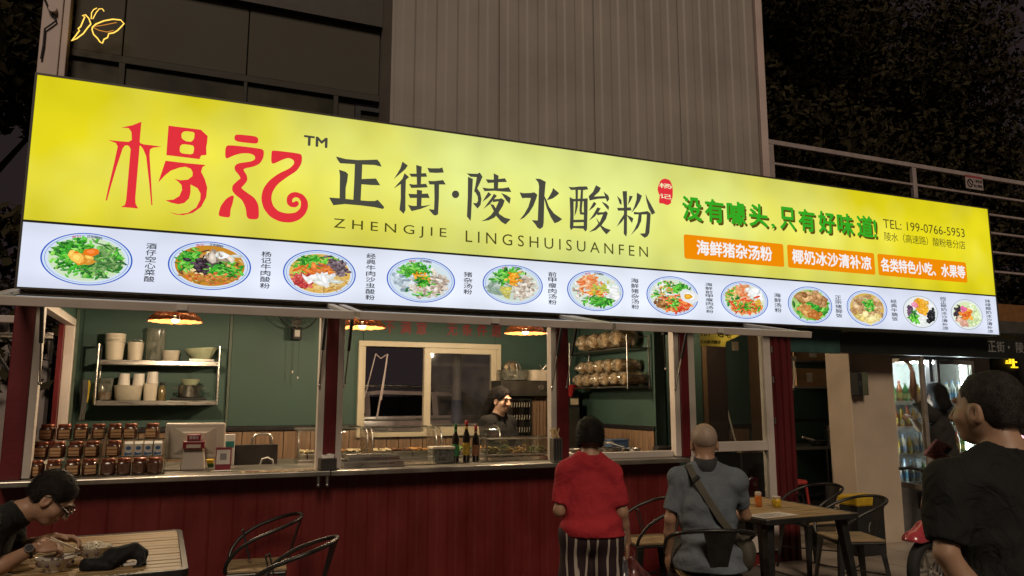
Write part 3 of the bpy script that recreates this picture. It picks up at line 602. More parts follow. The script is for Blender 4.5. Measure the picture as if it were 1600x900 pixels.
# ---- the kiosk: a red converted container with flip-up windows
KX0, KX1, KB = -1.13, 5.30, 2.30          # left, right, inner face of the back wall
kiosk = thing('food_kiosk', 'red container food kiosk with green interior and flip-up serving windows under the yellow sign', 'kiosk')
MB().box(KX0, 5.56, .02, 2.5, .02, .15).build('floor_slab', mat('kiosk_floor', (.10,.09,.08), .5), kiosk)
MB().box(KX0, 5.56, -.02, 2.5, 2.50, 2.60).build('roof', mat('roof_steel', (.12,.11,.10), .5), kiosk)
MB().box(KX0+.05, 4.33, .10, 2.29, 2.46, 2.497).build('ceiling', mat('ceiling_panel', (.30,.28,.22), .6), kiosk)
MB().box(KX0, 5.56, -.04, .10, 2.295, 2.498).build('top_beam', RED, kiosk)
# back wall with a window opening (x 1.71..3.27, z 1.20..2.14)
WX0, WX1, WZ0, WZ1 = 1.71, 3.27, 1.20, 2.135
bw = MB().box(KX0, 4.6, 2.34, 2.5, .15, WZ0).box(KX0, 4.6, 2.34, 2.5, WZ1, 2.5).box(KX0, WX0, 2.34, 2.5, WZ0, WZ1).box(WX1, 4.6, 2.34, 2.5, WZ0, WZ1).build('back_wall', GREEN, kiosk)
for x0, x1, z0, z1 in ((-.998,.325,1.285,2.46),(.354,1.47,1.285,2.46),(1.475,WX0,1.285,2.46),(WX0,WX1,WZ1,2.46),(WX1,4.395,1.285,2.46)):
    MB().box(x0, x1-.004, 2.30, 2.339, z0, z1).build('wall_panel', GREEN, bw, bev=.004)
MB().box(.326, .352, 2.292, 2.339, 1.285, 2.46).build('joint_cover', mat('pale_green_strip', (.085,.115,.085), .5), bw)
for x0, x1 in ((-.998, WX0), (WX1, 4.39)): MB().box(x0, x1, 2.285, 2.339, 1.235, 1.282).build('black_rail', BLACK, bw, bev=.006)
pl = MB().box(-.064, .064, 2.306, 2.339, .16, 1.232)
plm = pl.mesh('plank'); plm.materials.append(WOODP); x = -.93
while x < 4.36:
    hi = 1 if not (WX0-.02 < x < WX1+.02) else (1.19-.16)/(1.232-.16)
    o = bpy.data.objects.new('plank', plm); COL.objects.link(o); o.parent = bw; o.location = (x, random.uniform(-.002, .002), .16*(1-hi)); o.scale = (1, 1, hi); x += .136
# red slogan on the wall above the window
q0, q1 = at(600, 500, 2.3), at(790, 505, 2.3)
tx = MB(); chs = '不满意 无条件退'
for i, ch in enumerate(chs):
    if ch == ' ': continue
    X = q0.x+(q1.x-q0.x)*i/len(chs); text_fit(tx, ch, X, X+.13, 2.285, 2.43, 2.293, .02)
tag(tx.build('red_slogan', mat('red_wall_letters', (.22,.02,.025), .5), bw, flatn=True), kind='stuff')
# window in the back wall
win = MB().box(WX0-.055, WX1+.055, 2.255, 2.36, WZ1, WZ1+.06).box(WX0-.055, WX0, 2.256, 2.36, WZ0-.05, WZ1).box(WX1, WX1+.055, 2.256, 2.36, WZ0-.05, WZ1).box(WX0, WX1, 2.257, 2.36, WZ0-.05, WZ0).build('window', CREAM, kiosk, bev=.005, label='cream sliding window in the back wall')
MB().box(2.40, 2.48, 2.275, 2.34, WZ0, WZ1).box(WX1-.06, WX1, 2.275, 2.34, WZ0, WZ1).box(2.48, WX1-.06, 2.276, 2.34, WZ1-.06, WZ1).box(2.48, WX1-.06, 2.276, 2.34, WZ0, WZ0+.075).build('sash', CREAM, win, bev=.004)
MB().box(2.48, WX1-.06, 2.30, 2.304, WZ0+.075, WZ1-.06).build('pane', glassmat('hazy_window_glass', (.85,.87,.88), .04, 1.6, haze=.06, hazecol=(.4,.38,.36)), win)
MB().box(WX0, WX0+.03, 2.30, 2.35, WZ0, WZ1).build('window_track', CREAM, win)
# right partition wall
rw = MB().box(4.40, 4.52, .68, 2.34, .15, 2.5).build('side_wall', GREEN, kiosk, label='green right-hand partition')
MB().box(4.372, 4.399, .69, 2.285, 1.235, 1.282).build('black_rail', BLACK, rw, bev=.006)
pm2 = MB().box(4.375, 4.399, -.052, .052, .16, 1.232).mesh('plank'); pm2.materials.append(WOODP); y = .745
while y < 2.26:
    o = bpy.data.objects.new('plank', pm2); COL.objects.link(o); o.parent = rw; o.location = (random.uniform(-.002, .002), y, 0); y += .108
# left wall with its own window opening
lw = MB().box(-1.10, -1.0, .12, 1.70, .15, 1.03).box(-1.10, -1.0, 1.70, 2.34, .15, 2.5).box(-1.10, -1.0, .12, 1.70, 2.26, 2.5).build('side_wall', GREEN, kiosk, label='green left-hand wall with window opening')
MB().box(-1.06, -.985, .13, 1.70, 2.20, 2.262).box(-1.06, -.985, 1.64, 1.705, 1.03, 2.20).box(-1.06, -.985, .13, 1.64, 1.032, 1.07).build('window_frame', WHITEAL, lw, bev=.004)
MB().box(-1.098, -1.062, 1.58, 1.66, 1.03, 2.22).build('red_jamb', RED, lw)
MB().box(-.99, -.97, 1.74, 1.78, 1.1, 2.46).build('joint_cover', mat('pale_green_strip', (.085,.115,.085), .5), lw)
# posts of the front, each a red steel core between two white window jambs
def post(x0, x1, wl, wr):
    p = MB().box(x0, x1, -.045, .06, .02 if wl < 0 or wr < 0 else 1.03, 2.294).build('post', RED, kiosk, bev=.006)
    if abs(wl): MB().box(x0-abs(wl), x0-.001, -.03, .05, 1.035, 2.23).build('jamb', WHITEAL, p, bev=.004)
    if abs(wr): MB().box(x1+.001, x1+abs(wr), -.03, .05, 1.035, 2.23).build('jamb', WHITEAL, p, bev=.004)
post(-1.13, -1.008, 0, .05); post(.945, 1.035, .05, .05); post(2.925, 3.035, .055, 0); post(4.205, 4.30, .06, .08)
REDCOL = mat('column_red_steel', (.085,.008,.010), .48, var=.3, scale=3, bump=.15, stretch=(3,3,.5))
# corrugated column at the right end
def corr(x0, x1, y, depth, pitch, z0, z1):
    n = max(2, int((x1-x0)/pitch)); st = (x1-x0)/n; prof = []
    for i in range(n):
        a = x0+i*st; prof += [(a, y), (a+st*.35, y), (a+st*.45, y-depth), (a+st*.9, y-depth), (a+st*.999, y)]
    v = [(p[0], p[1], z) for z in (z0, z1) for p in prof]; m = len(prof)
    return v, [(i, i+1, i+1+m, i+m) for i in range(m-1)]
MB().box(5.30, 5.56, -.012, .07, .02, 2.294).add(*corr(5.30, 5.56, -.02, .018, .065, .02, 2.294)).build('corrugated_column', REDCOL, kiosk)
# serving counter: steel top and corrugated red front panels
MB().box(-1.13, .985, -.17, .62, .992, 1.03).build('counter_top', CTOP, kiosk, bev=.006, label='left steel counter top')
MB().box(.99, 4.2, -.165, .62, .990, 1.0285).build('counter_top', CTOP, kiosk, bev=.006, label='right steel counter top')
MB().box(-1.13, 4.2, -.0, .05, .10, .988).build('counter_core', REDDARK, kiosk)
xs = -1.13; k = 0
while xs < 4.19:
    x1 = min(xs+.325, 4.2); MB().add(*corr(xs+.002, x1-.002, -.006, .0035, .161, .02, .986)).build('front_panel', REDDARK, kiosk); xs = x1
MB().box(-1.13, 5.3, -.03, .0, 0, .10).build('base_rail', RED, kiosk)
for x in (.90, .965): MB().cyl((x, -.15, .99), (x, -.15, .93), .016, .013).ball((x, -.15, .925), .016).build('counter_catch', STEELD, kiosk, smooth=True)
MB().box(3.05, 4.2, .02, .10, 1.03, 1.085).build('window_sill', WHITEAL, kiosk, bev=.004)
# bay with a fixed glazed white door
door = MB().box(4.30, 5.30, -.03, .05, 2.225, 2.293).box(5.215, 5.298, -.03, .05, .12, 2.224).box(4.38, 5.214, -.028, .045, 1.065, 1.155).box(4.38, 5.214, -.028, .045, .12, .26).box(4.301, 4.379, -.029, .05, .12, 1.034).build('door', WHITEAL, kiosk, bev=.005, label='white glazed door right of the serving hatch')
MB().box(4.38, 5.215, .005, .009, 1.155, 2.225).build('upper_pane', GLASS, door); MB().box(4.38, 5.215, .005, .009, .26, 1.065).build('lower_pane', GLASS, door)
for z in (2.05, 1.75, 1.35): MB().cyl((5.31, -.034, z-.03), (5.31, -.034, z+.03), .010).build('hinge', STEELD, door)
# flip-up windows held by gas struts
def flap(x0, x1, lab):
    A = Vector((0, -.06, 2.285)); B = Vector((0, -1.0, 2.112)); d = (B-A); L = d.length; ang = math.atan2(d.z, -d.y)
    f = MB(); t = .035
    f.box(x0, x1, -L, -L+.055, -t, t*.55).box(x0, x1, -.055, 0, -t, t*.4).box(x0, x0+.05, -L+.055, -.055, -t, t*.4).box(x1-.05, x1, -L+.055, -.055, -t, t*.4)
    o = f.build('flap_window', WHITEAL, kiosk, bev=.004, loc=A, rot=(-ang, 0, 0), label=lab)
    MB().box(x0+.05, x1-.05, -L+.05, -.05, -.006, -.001).build('pane', GLASS, o)
    MB().box((x0+x1)/2-.03, (x0+x1)/2+.03, -L-.012, -L-.001, -.02, .012).build('latch', WHITEP, o)
    return o
flap(-1.13, .965, 'left flip-up window'); flap(1.0, 2.93, 'middle flip-up window'); flap(2.96, 4.9, 'right flip-up window')
def strut(x, y0=-.05):
    a, b = Vector((x, y0, 1.66)), Vector((x+.005, -.26, 2.215)); m = a.lerp(b, .48)
    o = MB().cyl(m, b, .0135).build('gas_strut', BLACKM, kiosk, smooth=True); MB().cyl(a, m, .006).build('rod', STEELD, o, smooth=True); MB().ball(a, .013).build('ball_joint', STEEL, o, smooth=True)
for x in (-.945, .895, 1.09, 2.87, 3.01, 4.145): strut(x)
# side flap on the left end
sf = MB().box(-1.75, -1.70, .15, 1.65, 2.06, 2.11).box(-1.70, -1.14, .15, .20, 2.08, 2.13).box(-1.70, -1.14, 1.60, 1.65, 2.08, 2.13).build('flap_window', WHITEAL, kiosk, bev=.004, label='flip-up window on the left end wall')
MB().box(-1.70, -1.14, .20, 1.60, 2.10, 2.105).build('pane', GLASSD, sf)
o = MB().cyl((-1.14, .25, 1.68), (-1.40, .22, 2.08), .011).build('gas_strut', BLACKM, kiosk, smooth=True)

# ---- upper storey behind the sign
up = thing('upper_storey', 'dim upper storey with dark glazing and pale post above the left of the sign', 'building', (0, .9, 3.3))
def U(mb, name, m, **k): 
    mb.v = [(a, b-.9, c-3.3) for a, b, c in mb.v]; return mb.build(name, m, k.pop('parent', up), **k)
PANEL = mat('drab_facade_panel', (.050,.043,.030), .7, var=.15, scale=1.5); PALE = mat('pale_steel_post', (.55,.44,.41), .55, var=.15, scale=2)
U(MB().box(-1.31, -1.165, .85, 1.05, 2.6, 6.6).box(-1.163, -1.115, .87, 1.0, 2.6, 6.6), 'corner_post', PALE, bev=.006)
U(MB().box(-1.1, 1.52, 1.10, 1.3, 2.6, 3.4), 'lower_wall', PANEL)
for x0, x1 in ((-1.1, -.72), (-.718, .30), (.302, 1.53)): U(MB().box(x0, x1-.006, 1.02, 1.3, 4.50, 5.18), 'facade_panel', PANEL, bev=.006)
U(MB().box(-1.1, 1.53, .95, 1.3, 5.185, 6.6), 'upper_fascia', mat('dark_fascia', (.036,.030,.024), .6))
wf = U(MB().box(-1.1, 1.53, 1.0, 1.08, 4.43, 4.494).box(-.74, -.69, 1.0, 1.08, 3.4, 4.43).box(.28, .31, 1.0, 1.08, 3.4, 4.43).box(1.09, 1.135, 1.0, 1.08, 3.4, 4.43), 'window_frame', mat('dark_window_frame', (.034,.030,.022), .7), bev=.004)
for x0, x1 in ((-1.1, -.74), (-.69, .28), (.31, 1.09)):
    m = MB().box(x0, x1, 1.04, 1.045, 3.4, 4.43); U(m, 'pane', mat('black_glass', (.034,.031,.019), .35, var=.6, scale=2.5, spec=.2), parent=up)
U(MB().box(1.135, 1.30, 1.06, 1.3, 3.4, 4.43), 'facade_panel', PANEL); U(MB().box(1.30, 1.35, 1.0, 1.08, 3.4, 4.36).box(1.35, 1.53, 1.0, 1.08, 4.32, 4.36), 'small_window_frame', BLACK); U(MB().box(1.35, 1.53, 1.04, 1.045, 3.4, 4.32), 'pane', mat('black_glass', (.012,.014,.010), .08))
cb = MB().tube([at(62, -20, .83), at(75, 10, .83), at(83, 22, .83), at(88, 32, .83), at(80, 38, .83), at(70, 45, .83), at(68, 70, .83), at(64, 92, .83)], .008, 6); U(cb, 'cable', BLACKM, smooth=True)
pb = at(83, 16, .84); U(MB().cyl(pb, pb+Vector((0, -.04, 0)), .035, .03), 'junction_box', PALE, smooth=True)
# neon butterfly on the dark glass
BF = emat('yellow_neon_tube', (1, .62, .10), 1.5); BO = emat('orange_neon_tube', (.9, .34, .05), .8)
bf = thing('neon_butterfly', 'small yellow neon butterfly glowing on the dark upper window', 'neon sign', at(145, 42, .86))
def neon(name, pts, r, m):
    P = [at(x/4, y/4, .84)-bf.location for x, y in pts]; P = [p+Vector((0, .0, 0)) for p in P]
    MB().tube(P, r, 6).build(name, m, bf, smooth=True)
neon('right_wing', [(578,170),(600,150),(650,130),(705,120),(755,125),(775,148),(750,175),(735,190),(710,205),(680,210),(672,235),(650,245),(640,270),(625,262),(610,240),(585,215),(575,185),(578,170)], .0055, BF)
neon('left_wing', [(568,150),(555,115),(535,92),(515,98),(530,105),(515,140),(505,165),(488,180),(497,190),(475,220),(448,255),(480,240),(520,210),(550,170),(568,150)], .005, BF)
neon('antenna', [(570,118),(572,80),(585,60),(605,50)], .004, BF); neon('antenna', [(580,118),(600,80),(620,55),(640,55),(650,70)], .004, BF)
neon('wing_vein', [(580,165),(630,160),(680,150),(730,140)], .003, BO); neon('wing_vein', [(580,170),(620,190),(670,200),(710,190)], .003, BO)
neon('body', [(575,125),(575,165)], .006, BLACKM)

# grey corrugated container block standing above
tw = thing('corrugated_tower', 'grey beige corrugated steel block rising behind the middle of the sign', 'building', (3.74, .6, 2.6))
TWM = mat('beige_grey_corrugated_steel', (.31,.275,.25), .55, var=.16, scale=1.2, bump=.1, bscale=14)
TX0, TX1 = 1.535, 5.945; n = 4
for i in range(n):
    a = TX0+.03+(TX1-.13-TX0)*i/n; b = TX0+.03+(TX1-.13-TX0)*(i+1)/n
    v, f = corr(a, b-.004,   .6, .010, .178, 2.62, 8.0); MB().add([(p[0]-3.74, p[1]-.6, p[2]-2.6) for p in v], f).build('wall_sheet', TWM, tw)
MB().box(TX0-3.74, TX0+.03-3.74, -.04, 2.4, 0, 5.4).build('edge_post', TWM, tw); MB().box(TX1-.098-3.74, TX1-3.74, -.045, 2.4, 0, 5.4).build('corner_post', PALE, tw, bev=.006)
MB().box(TX0+.03-3.74, TX1-.1-3.74, .02, 2.4, 0, 5.4).build('block_core', BLACKM, tw)
# roof terrace railing to the right of it
rl = thing('terrace_railing', 'white horizontal bar railing on the roof right of the grey block', 'railing', (9, .6, 2.6))
RLM = mat('white_railing_paint', (.34,.28,.27), .5, var=.15)
def rail(z, h): MB().box(5.97-9, 14-9, -.02, .02, z-h/2-2.6, z+h/2-2.6).build('rail', RLM, rl, bev=.004)
rail(4.50, .055); [rail(z, .028) for z in (4.245, 3.99, 3.74, 3.48, 3.22)]
for x in (6.0, 8.29, 10.6, 12.9): MB().box(x-9-.035, x-9+.035, -.023, .023, 0, 1.868).build('upright', RLM, rl, bev=.004)
sg = thing('no_smoking_sign', 'small white no smoking notice with red top hung on the roof railing', 'sign', (9.375, .57, 4.39))
MB().box(-.165, .165, -.004, .004, -.09, .06).build('board', mat('notice_white', (.36,.30,.29), .5), sg); MB().box(-.165, .165, -.0045, .0035, .061, .09).build('red_top', mat('notice_red', (.30,.05,.06), .5), sg)
cr = MB().tube([(-.085+.05*math.cos(a*.5236), -.007, -.015+.05*math.sin(a*.5236)) for a in range(12)], .007, 6, closed=True).cyl((-.12, -.007, .02), (-.05, -.007, -.05), .006, seg=6); cr.build('symbol', mat('notice_black', (.03,.02,.02), .6), sg)
tx = MB(); text_fit(tx, '二层吸烟', -.02, .15, .0, .045, -.006, .02); text_fit(tx, '禁止攀爬', -.02, .15, -.065, -.02, -.006, .02); tag(tx.build('lettering', mat('notice_black', (.03,.02,.02), .6), sg, flatn=True), kind='stuff')

# ---- entrance to the right of the kiosk
en = thing('entrance_front', 'dark covered entrance with teal fascia and black lintel right of the kiosk', 'shopfront')
MB().box(5.565, 6.235, -.02, .03, 2.03, 2.27).build('teal_fascia', TEAL, en, bev=.004); MB().box(5.565, 6.235, -.06, -.022, 2.235, 2.272).build('fascia_lip', TEAL, en)
MB().box(6.24, 13, -.0, .12, 2.04, 2.262).build('lintel', mat('black_lintel', (.014,.016,.014), .4), en, bev=.005)
MB().box(5.565, 8.5, -.17, .1, 2.274, 2.284).build('soffit', mat('grey_soffit', (.30,.34,.30), .4), en)
tx = MB()
for i, ch in enumerate('正街·陵水酸粉'):
    X = 8.53+i*.155+(.03 if i > 2 else 0)
    if ch == '·': text_fit(tx, ch, X+.04, X+.075, 2.15, 2.185, -.004); continue
    text_fit(tx, ch, X, X+.14, 2.105, 2.235, -.004, .012)
tag(tx.build('lettering', mat('grey_letter', (.22,.22,.21), .4), en, flatn=True), kind='stuff')
MB().box(5.565, 13, 3.6, 3.75, 0, 2.5).build('rear_wall', GREEN, en)
MB().box(5.565, 12.0, .13, 3.6, 2.36, 2.5).build('ceiling', mat('dark_ceiling', (.06,.055,.05), .6), en)
MB().box(6.66, 7.32, .28, .62, .009, 2.36).build('pillar', mat('beige_plaster', (.48,.39,.30), .6, var=.10, scale=3, bump=.05), en, bev=.008, label='beige plastered pillar')
rb = MB().box(5.565, 9.0, 2.6, 2.64, 1.235, 1.282).build('black_rail', BLACK, en)
gw = MB().box(4.53, 7.4, 2.641, 2.75, .009, 2.36).build('green_partition', GREEN, en)
pm3 = MB().box(-.052, .052, 2.612, 2.640, .02, 1.23).mesh('plank'); pm3.materials.append(WOODP); x = 4.6
while x < 7.4:
    o = bpy.data.objects.new('plank', pm3); COL.objects.link(o); o.parent = gw; o.location = (x, random.uniform(-.002, .002), 0); x += .108
# brown door seen through the white door, with its wooden edge
DY = 1.40; dx = [at(q, 600, DY).x for q in (1070, 1097, 1104, 1137, 1180, 1188)]
gp = MB().box(dx[0]-.25, dx[1], DY, DY+.08, .15, 2.36).build('green_partition', GREEN, en)
bd = thing('brown_door', 'dark brown inner door seen through the glazed white door', 'door', (dx[2], DY, .15))
MB().box(.002, dx[3]-dx[2], .01, .06, 0, 2.2).build('leaf', mat('dark_brown_door', (.035,.022,.018), .5, var=.3, stretch=(6,6,1)), bd, bev=.004); MB().box(dx[1]-dx[2]+.002, 0, -.02, .07, 0, 2.21).build('wooden_edge', mat('door_lining_wood', (.16,.095,.045), .5, stretch=(6,6,1)), bd); MB().cyl((.30, -.03, .95), (.30, -.03, 1.07), .012).build('handle', STEEL, bd, smooth=True)
gp = MB().box(dx[3]+.002, dx[5]+.04, DY+.2, DY+.28, .15, 2.36).build('green_partition', GREEN, en); MB().box(dx[3]+.002, dx[5]+.04, DY+.17, DY+.199, 1.215, 1.26).build('black_rail', BLACK, gp)
pm4 = MB().box(-.052, .052, DY+.18, DY+.199, .16, 1.21).mesh('plank'); pm4.materials.append(WOODP); x = dx[3]+.06
while x < dx[5]:
    o = bpy.data.objects.new('plank', pm4); COL.objects.link(o); o.parent = gp; o.location = (x, random.uniform(-.002, .002), 0); x += .108
MB().box(dx[4], dx[5], DY-.1, DY+.1, .15, 2.36).build('brown_upright', mat('door_lining_wood', (.16,.095,.045), .5), en, bev=.004)
swp = at(1118.5, 541, DY-.02); sw = thing('light_switch', 'small square pale light switch on the brown door surround behind the glass', 'switch', (at(1148, 541, DY+.19).x, DY+.18, at(1148, 541, DY+.19).z))
MB().box(-.045, .045, -.01, .018, -.055, .055).build('plate', mat('switch_plastic', (.42,.34,.26), .4), sw, bev=.004); MB().box(-.022, .022, -.016, -.0105, -.03, .03).build('rocker', mat('switch_plastic', (.42,.34,.26), .4), sw)
mp_ = thing('leaning_mop', 'pale mop handle leaning against the wainscot behind the glass door', 'mop', at(1145, 760, DY)); MB().cyl(at(1136, 640, DY+.12)-mp_.location, at(1149, 690, DY-.02)-mp_.location, .012).build('handle', WHITEP, mp_, smooth=True); MB().cyl(at(1149, 690, DY-.02)-mp_.location, (0, 0, 0), .012).build('lower_handle', WHITEP, mp_, smooth=True)
bk = at(1175, 705, .9); bx = thing('inner_counter', 'dark inner counter with pale stone top behind the glass door', 'counter', (bk.x, .95, .15)); MB().box(-.35, .16, -.3, .3, 0, .84).build('carcass', BLACKM, bx, bev=.006); MB().box(-.38, .19, -.33, .33, .841, .875).build('stone_top', mat('speckled_stone', (.34,.26,.18), .4, var=.5, scale=30), bx, bev=.004)
YPAP = mat('pale_yellow_paper', (.62,.58,.24), .6); _n = YPAP.node_tree.nodes; _l = YPAP.node_tree.links; _t = _n.new('ShaderNodeBsdfTranslucent'); _t.inputs[0].default_value = (.7,.64,.26,1); _x = _n.new('ShaderNodeMixShader'); _x.inputs[0].default_value = .6
_l.new(_n['Principled BSDF'].outputs[0], _x.inputs[1]); _l.new(_t.outputs[0], _x.inputs[2]); _l.new(_x.outputs[0], _n['Material Output'].inputs[0])
ys = thing('yellow_notice', 'pale yellow printed notice hanging inside the glazed door, cut off by the flap', 'notice', at(1115, 520, .6))
P = [at(x/10+1060, y/10+510, .6)-ys.location for x, y in ((328,-60),(950,-60),(950,150),(740,240),(733,320),(335,300))]
MB().prism([(p.x, p.z) for p in P], -.002, .002).build('sheet', YPAP, ys)
tx = MB(); a = at(1095, 518, .6)-ys.location; b = at(1142, 528, .6)-ys.location
text_fit(tx, '101  :话电', a.x, b.x, b.z, a.z+.03, -.004, .02, mirror=False); a = at(1093, 531, .6)-ys.location; b = at(1126, 538, .6)-ys.location; text_fit(tx, '街酸粉陵水正', a.x, b.x, b.z, a.z, -.004, .03, mirror=True)
tag(tx.build('lettering', mat('notice_ink', (.05,.045,.03), .6), ys, flatn=True), kind='stuff')
# pale neighbouring building sliver at far left
nb = thing('pale_container_wall', 'pale grey corrugated wall in the shade left of the kiosk', 'wall', (-3.4, 3.0, 0))
v, f = corr(-2.2, 2.06, 0, .05, .26, 0, 2.15); MB().add(v, f).build('wall_sheet', mat('grey_wall_steel', (.26,.22,.20), .5), nb); MB().box(-2.2, 2.06, .06, 2.2, 0, 2.2).build('wall_core', BLACKM, nb)  # plain grey steel sheet in front of a black core
# ================================================================ KITCHEN
CT = 1.031
# ---- pendant lamps with wicker shades
WICK = bpy.data.materials.new('wicker_shade'); WICK.use_nodes = True
_n = WICK.node_tree.nodes; _l = WICK.node_tree.links; _p = _n['Principled BSDF']; _p.inputs['Base Color'].default_value = (.20,.075,.018,1); _p.inputs['Roughness'].default_value = .7
_t = _n.new('ShaderNodeBsdfTranslucent'); _t.inputs[0].default_value = (.26,.09,.02,1); _x = _n.new('ShaderNodeMixShader'); _x.inputs[0].default_value = .35
_l.new(_p.outputs[0], _x.inputs[1]); _l.new(_t.outputs[0], _x.inputs[2]); _l.new(_x.outputs[0], _n['Material Output'].inputs[0])
BULB = emat('lit_bulb', (1, .72, .38), 14)
def pendant(px, py, lab, energy=66, c=None):
    c = c or at(px, py, .70); t = thing('pendant_lamp', lab, 'lamp', (c.x, c.y, c.z), group='wicker pendant lamps')
    w = MB(); prof = [(.205, 0), (.19, .024), (.155, .058), (.10, .092), (.045, .115)]
    for i in range(22):      # woven hoops
        f = i/21*4; k = min(3, int(f)); u = f-k; r = prof[k][0]*(1-u)+prof[k+1][0]*u; z = prof[k][1]*(1-u)+prof[k+1][1]*u
        w.tube([(r*math.cos(a*.1963)*(1+.008*(-1)**a), r*math.sin(a*.1963)*(1+.008*(-1)**a), z+.003*(-1)**(a+i)) for a in range(32)], .0042, 5, closed=True)
    for i in range(32): w.tube([(r*math.cos(i*.1963), r*math.sin(i*.1963), z) for r, z in prof], .003, 4)
    w.build('lamp_shade', WICK, t, smooth=True)
    MB().ball((0, 0, .022), (.034, .034, .036), 16, 10).build('bulb', BULB, t, smooth=True); MB().cyl((0, 0, .05), (0, 0, .12), .02).build('socket', BLACKM, t, smooth=True); MB().cyl((0, 0, .11), (0, 0, max(.13, 2.46-c.z)), .004, seg=6).build('cord', BLACKM, t)
    ld = bpy.data.lights.new('bulb_light', 'POINT'); ld.energy = energy; ld.color = (1, .75, .48); ld.shadow_soft_size = .035
    lo = bpy.data.objects.new('bulb_light', ld); COL.objects.link(lo); lo.parent = t; lo.location = (0, 0, -.03)
pendant(274, 502, 'wicker pendant lamp glowing above the wall shelf at left'); pendant(566, 511.5, 'wicker pendant lamp glowing beside the post left of the window'); pendant(821, 520.5, 'wicker pendant lamp glowing above the cook at right')
pendant(0, 0, 'wicker pendant lamp hidden behind the flap frame above the inner counter', 13, Vector((5.40, .80, 2.33)))  # added lamp, out of view, brightens the bay behind the glass door
pendant(0, 0, 'wicker pendant lamp over the store corner behind the red column', 24, Vector((6.55, 1.95, 2.22)))  # second added lamp, unseen, put in to light the store corner

# ---- jars on stepped acrylic racks
JARG = mat('dark_sauce_in_jar', (.085,.030,.014), .18, var=.5, scale=22, coat=.6); LIDM = mat('reddish_jar_lid', (.20,.055,.025), .3, metal=.4); LABM = bpy.data.materials.new('jar_label_print')
LABM.use_nodes = True; _n = LABM.node_tree.nodes; _l = LABM.node_tree.links; _tc = _n.new('ShaderNodeTexCoord'); _w = _n.new('ShaderNodeTexWave'); _w.bands_direction = 'Z'; _w.inputs['Scale'].default_value = 14; _w.inputs['Distortion'].default_value = 3; _w.inputs['Detail'].default_value = 3; _w.inputs['Detail Scale'].default_value = 30
_r = _n.new('ShaderNodeValToRGB'); _r.color_ramp.elements[0].color = (.12,.035,.02,1); _r.color_ramp.elements[0].position = .12; _r.color_ramp.elements[1].color = (.50,.30,.14,1); _r.color_ramp.elements[1].position = .3
_l.new(_tc.outputs['Object'], _w.inputs[0]); _l.new(_w.outputs[1], _r.inputs[0]); _l.new(_r.outputs[0], _n['Principled BSDF'].inputs['Base Color']); _n['Principled BSDF'].inputs['Roughness'].default_value = .5
def rsq(r, h, e, n=20):  # rounded-square ring
    out = []
    for k in range(n):
        a = 2*math.pi*k/n; c, s = math.cos(a), math.sin(a); q = (abs(c)**e+abs(s)**e)**(-1/e); out.append((r*q*c, r*q*s, h))
    return out
def make_jar(lab):
    t = thing('sauce_jar', lab, 'jar', group='jars of dark sauce on the counter racks')
    MB().loft([rsq(.036, 0, 4), rsq(.041, .006, 4), rsq(.041, .072, 4), rsq(.034, .082, 3)]).build('jar_body', JARG, t, smooth=True)
    MB().lathe([(.036, .082), (.037, .084), (.037, .098), (.034, .101)], seg=20).build('lid', LIDM, t, smooth=True)
    MB().box(-.030, .030, -.0432, -.0412, .012, .066).build('label_paper', LABM, t)
    t.scale = (1.13, 1.13, 1.1); return t
def put_jar(x, y, z, lab):
    global JAR0
    rz = random.uniform(-.3, .3); x += random.uniform(-.004, .004); y += random.uniform(-.008, .008)
    if JAR0 is None: JAR0 = make_jar(lab); JAR0.location = (x, y, z); JAR0.rotation_euler = (0, 0, rz); return JAR0
    return dup(JAR0, (x, y, z), rz, lab)
JAR0 = None; O4 = ['first', 'second', 'third', 'fourth']; ROW = [('bottom', .06, CT+.006), ('middle', .17, CT+.122), ('top', .28, CT+.238)]
for rn, yy, zz in ROW:
    for i in range(4): put_jar(-.938+.106*i+(.012 if rn == 'top' else 0), yy, zz, f'dark sauce jar on the {rn} step of the left rack, {O4[i]} from the left')
for i in range(4): put_jar(-.505+.099*i, .06, CT+.006, f'dark sauce jar on the bottom step of the right rack, {O4[i]} from the left')
for o in [j for j in bpy.data.objects if j.name.startswith('sauce_jar') and 'bottom step of the right rack' in j.get('label', '')]:
    for c in [c for c in bpy.data.objects if c.parent == o and c.name.startswith('label_paper')]:
        c.data = c.data.copy(); c.data.materials[0] = mat('dark_jar_label', (.10,.045,.025), .4, var=.5, scale=60)
put_jar(-.485, .17, CT+.122, 'dark sauce jar on the middle step of the right rack beside the white cartons')
for i, x in enumerate((-.50, -.395, -.255)): put_jar(x, .28, CT+.238, f'dark sauce jar on the top step of the right rack, {O4[i]} from the left')
def rack(x0, x1, lab):
    t = thing('acrylic_rack', lab, 'rack', ((x0+x1)/2, .17, CT)); hw = (x1-x0)/2
    for sy, z in ((-.11, .003), (0, .119), (.11, .235)):
        MB().box(-hw, hw, sy-.055, sy+.055, z-.003, z+.001).build('shelf', ACRYL, t)
        if z > .01: MB().box(-hw, hw, sy-.056, sy-.053, .004 if z < .2 else .12, z-.004).build('riser', ACRYL, t)
    for s in (-1, 1): MB().prism([(-.17, 0), (.17, 0), (.17, .33), (.06, .33), (.05, .24), (-.05, .22), (-.06, .10), (-.17, .09)], s*hw-.002, s*hw+.002).build('side_panel', ACRYL, t, rot=(0, 0, 0)).data.transform(Matrix(((0,1,0,0),(1,0,0,0),(0,0,1,0),(0,0,0,1))))
rack(-1.0, -.57, 'clear stepped acrylic rack full of sauce jars at the left end of the counter'); rack(-.56, -.15, 'clear stepped acrylic rack with jars and white cartons next to the monitor')
CTN = mat('white_carton', (.62,.60,.55), .4, var=.05); CBL = mat('blue_carton_print', (.05,.13,.28), .4)
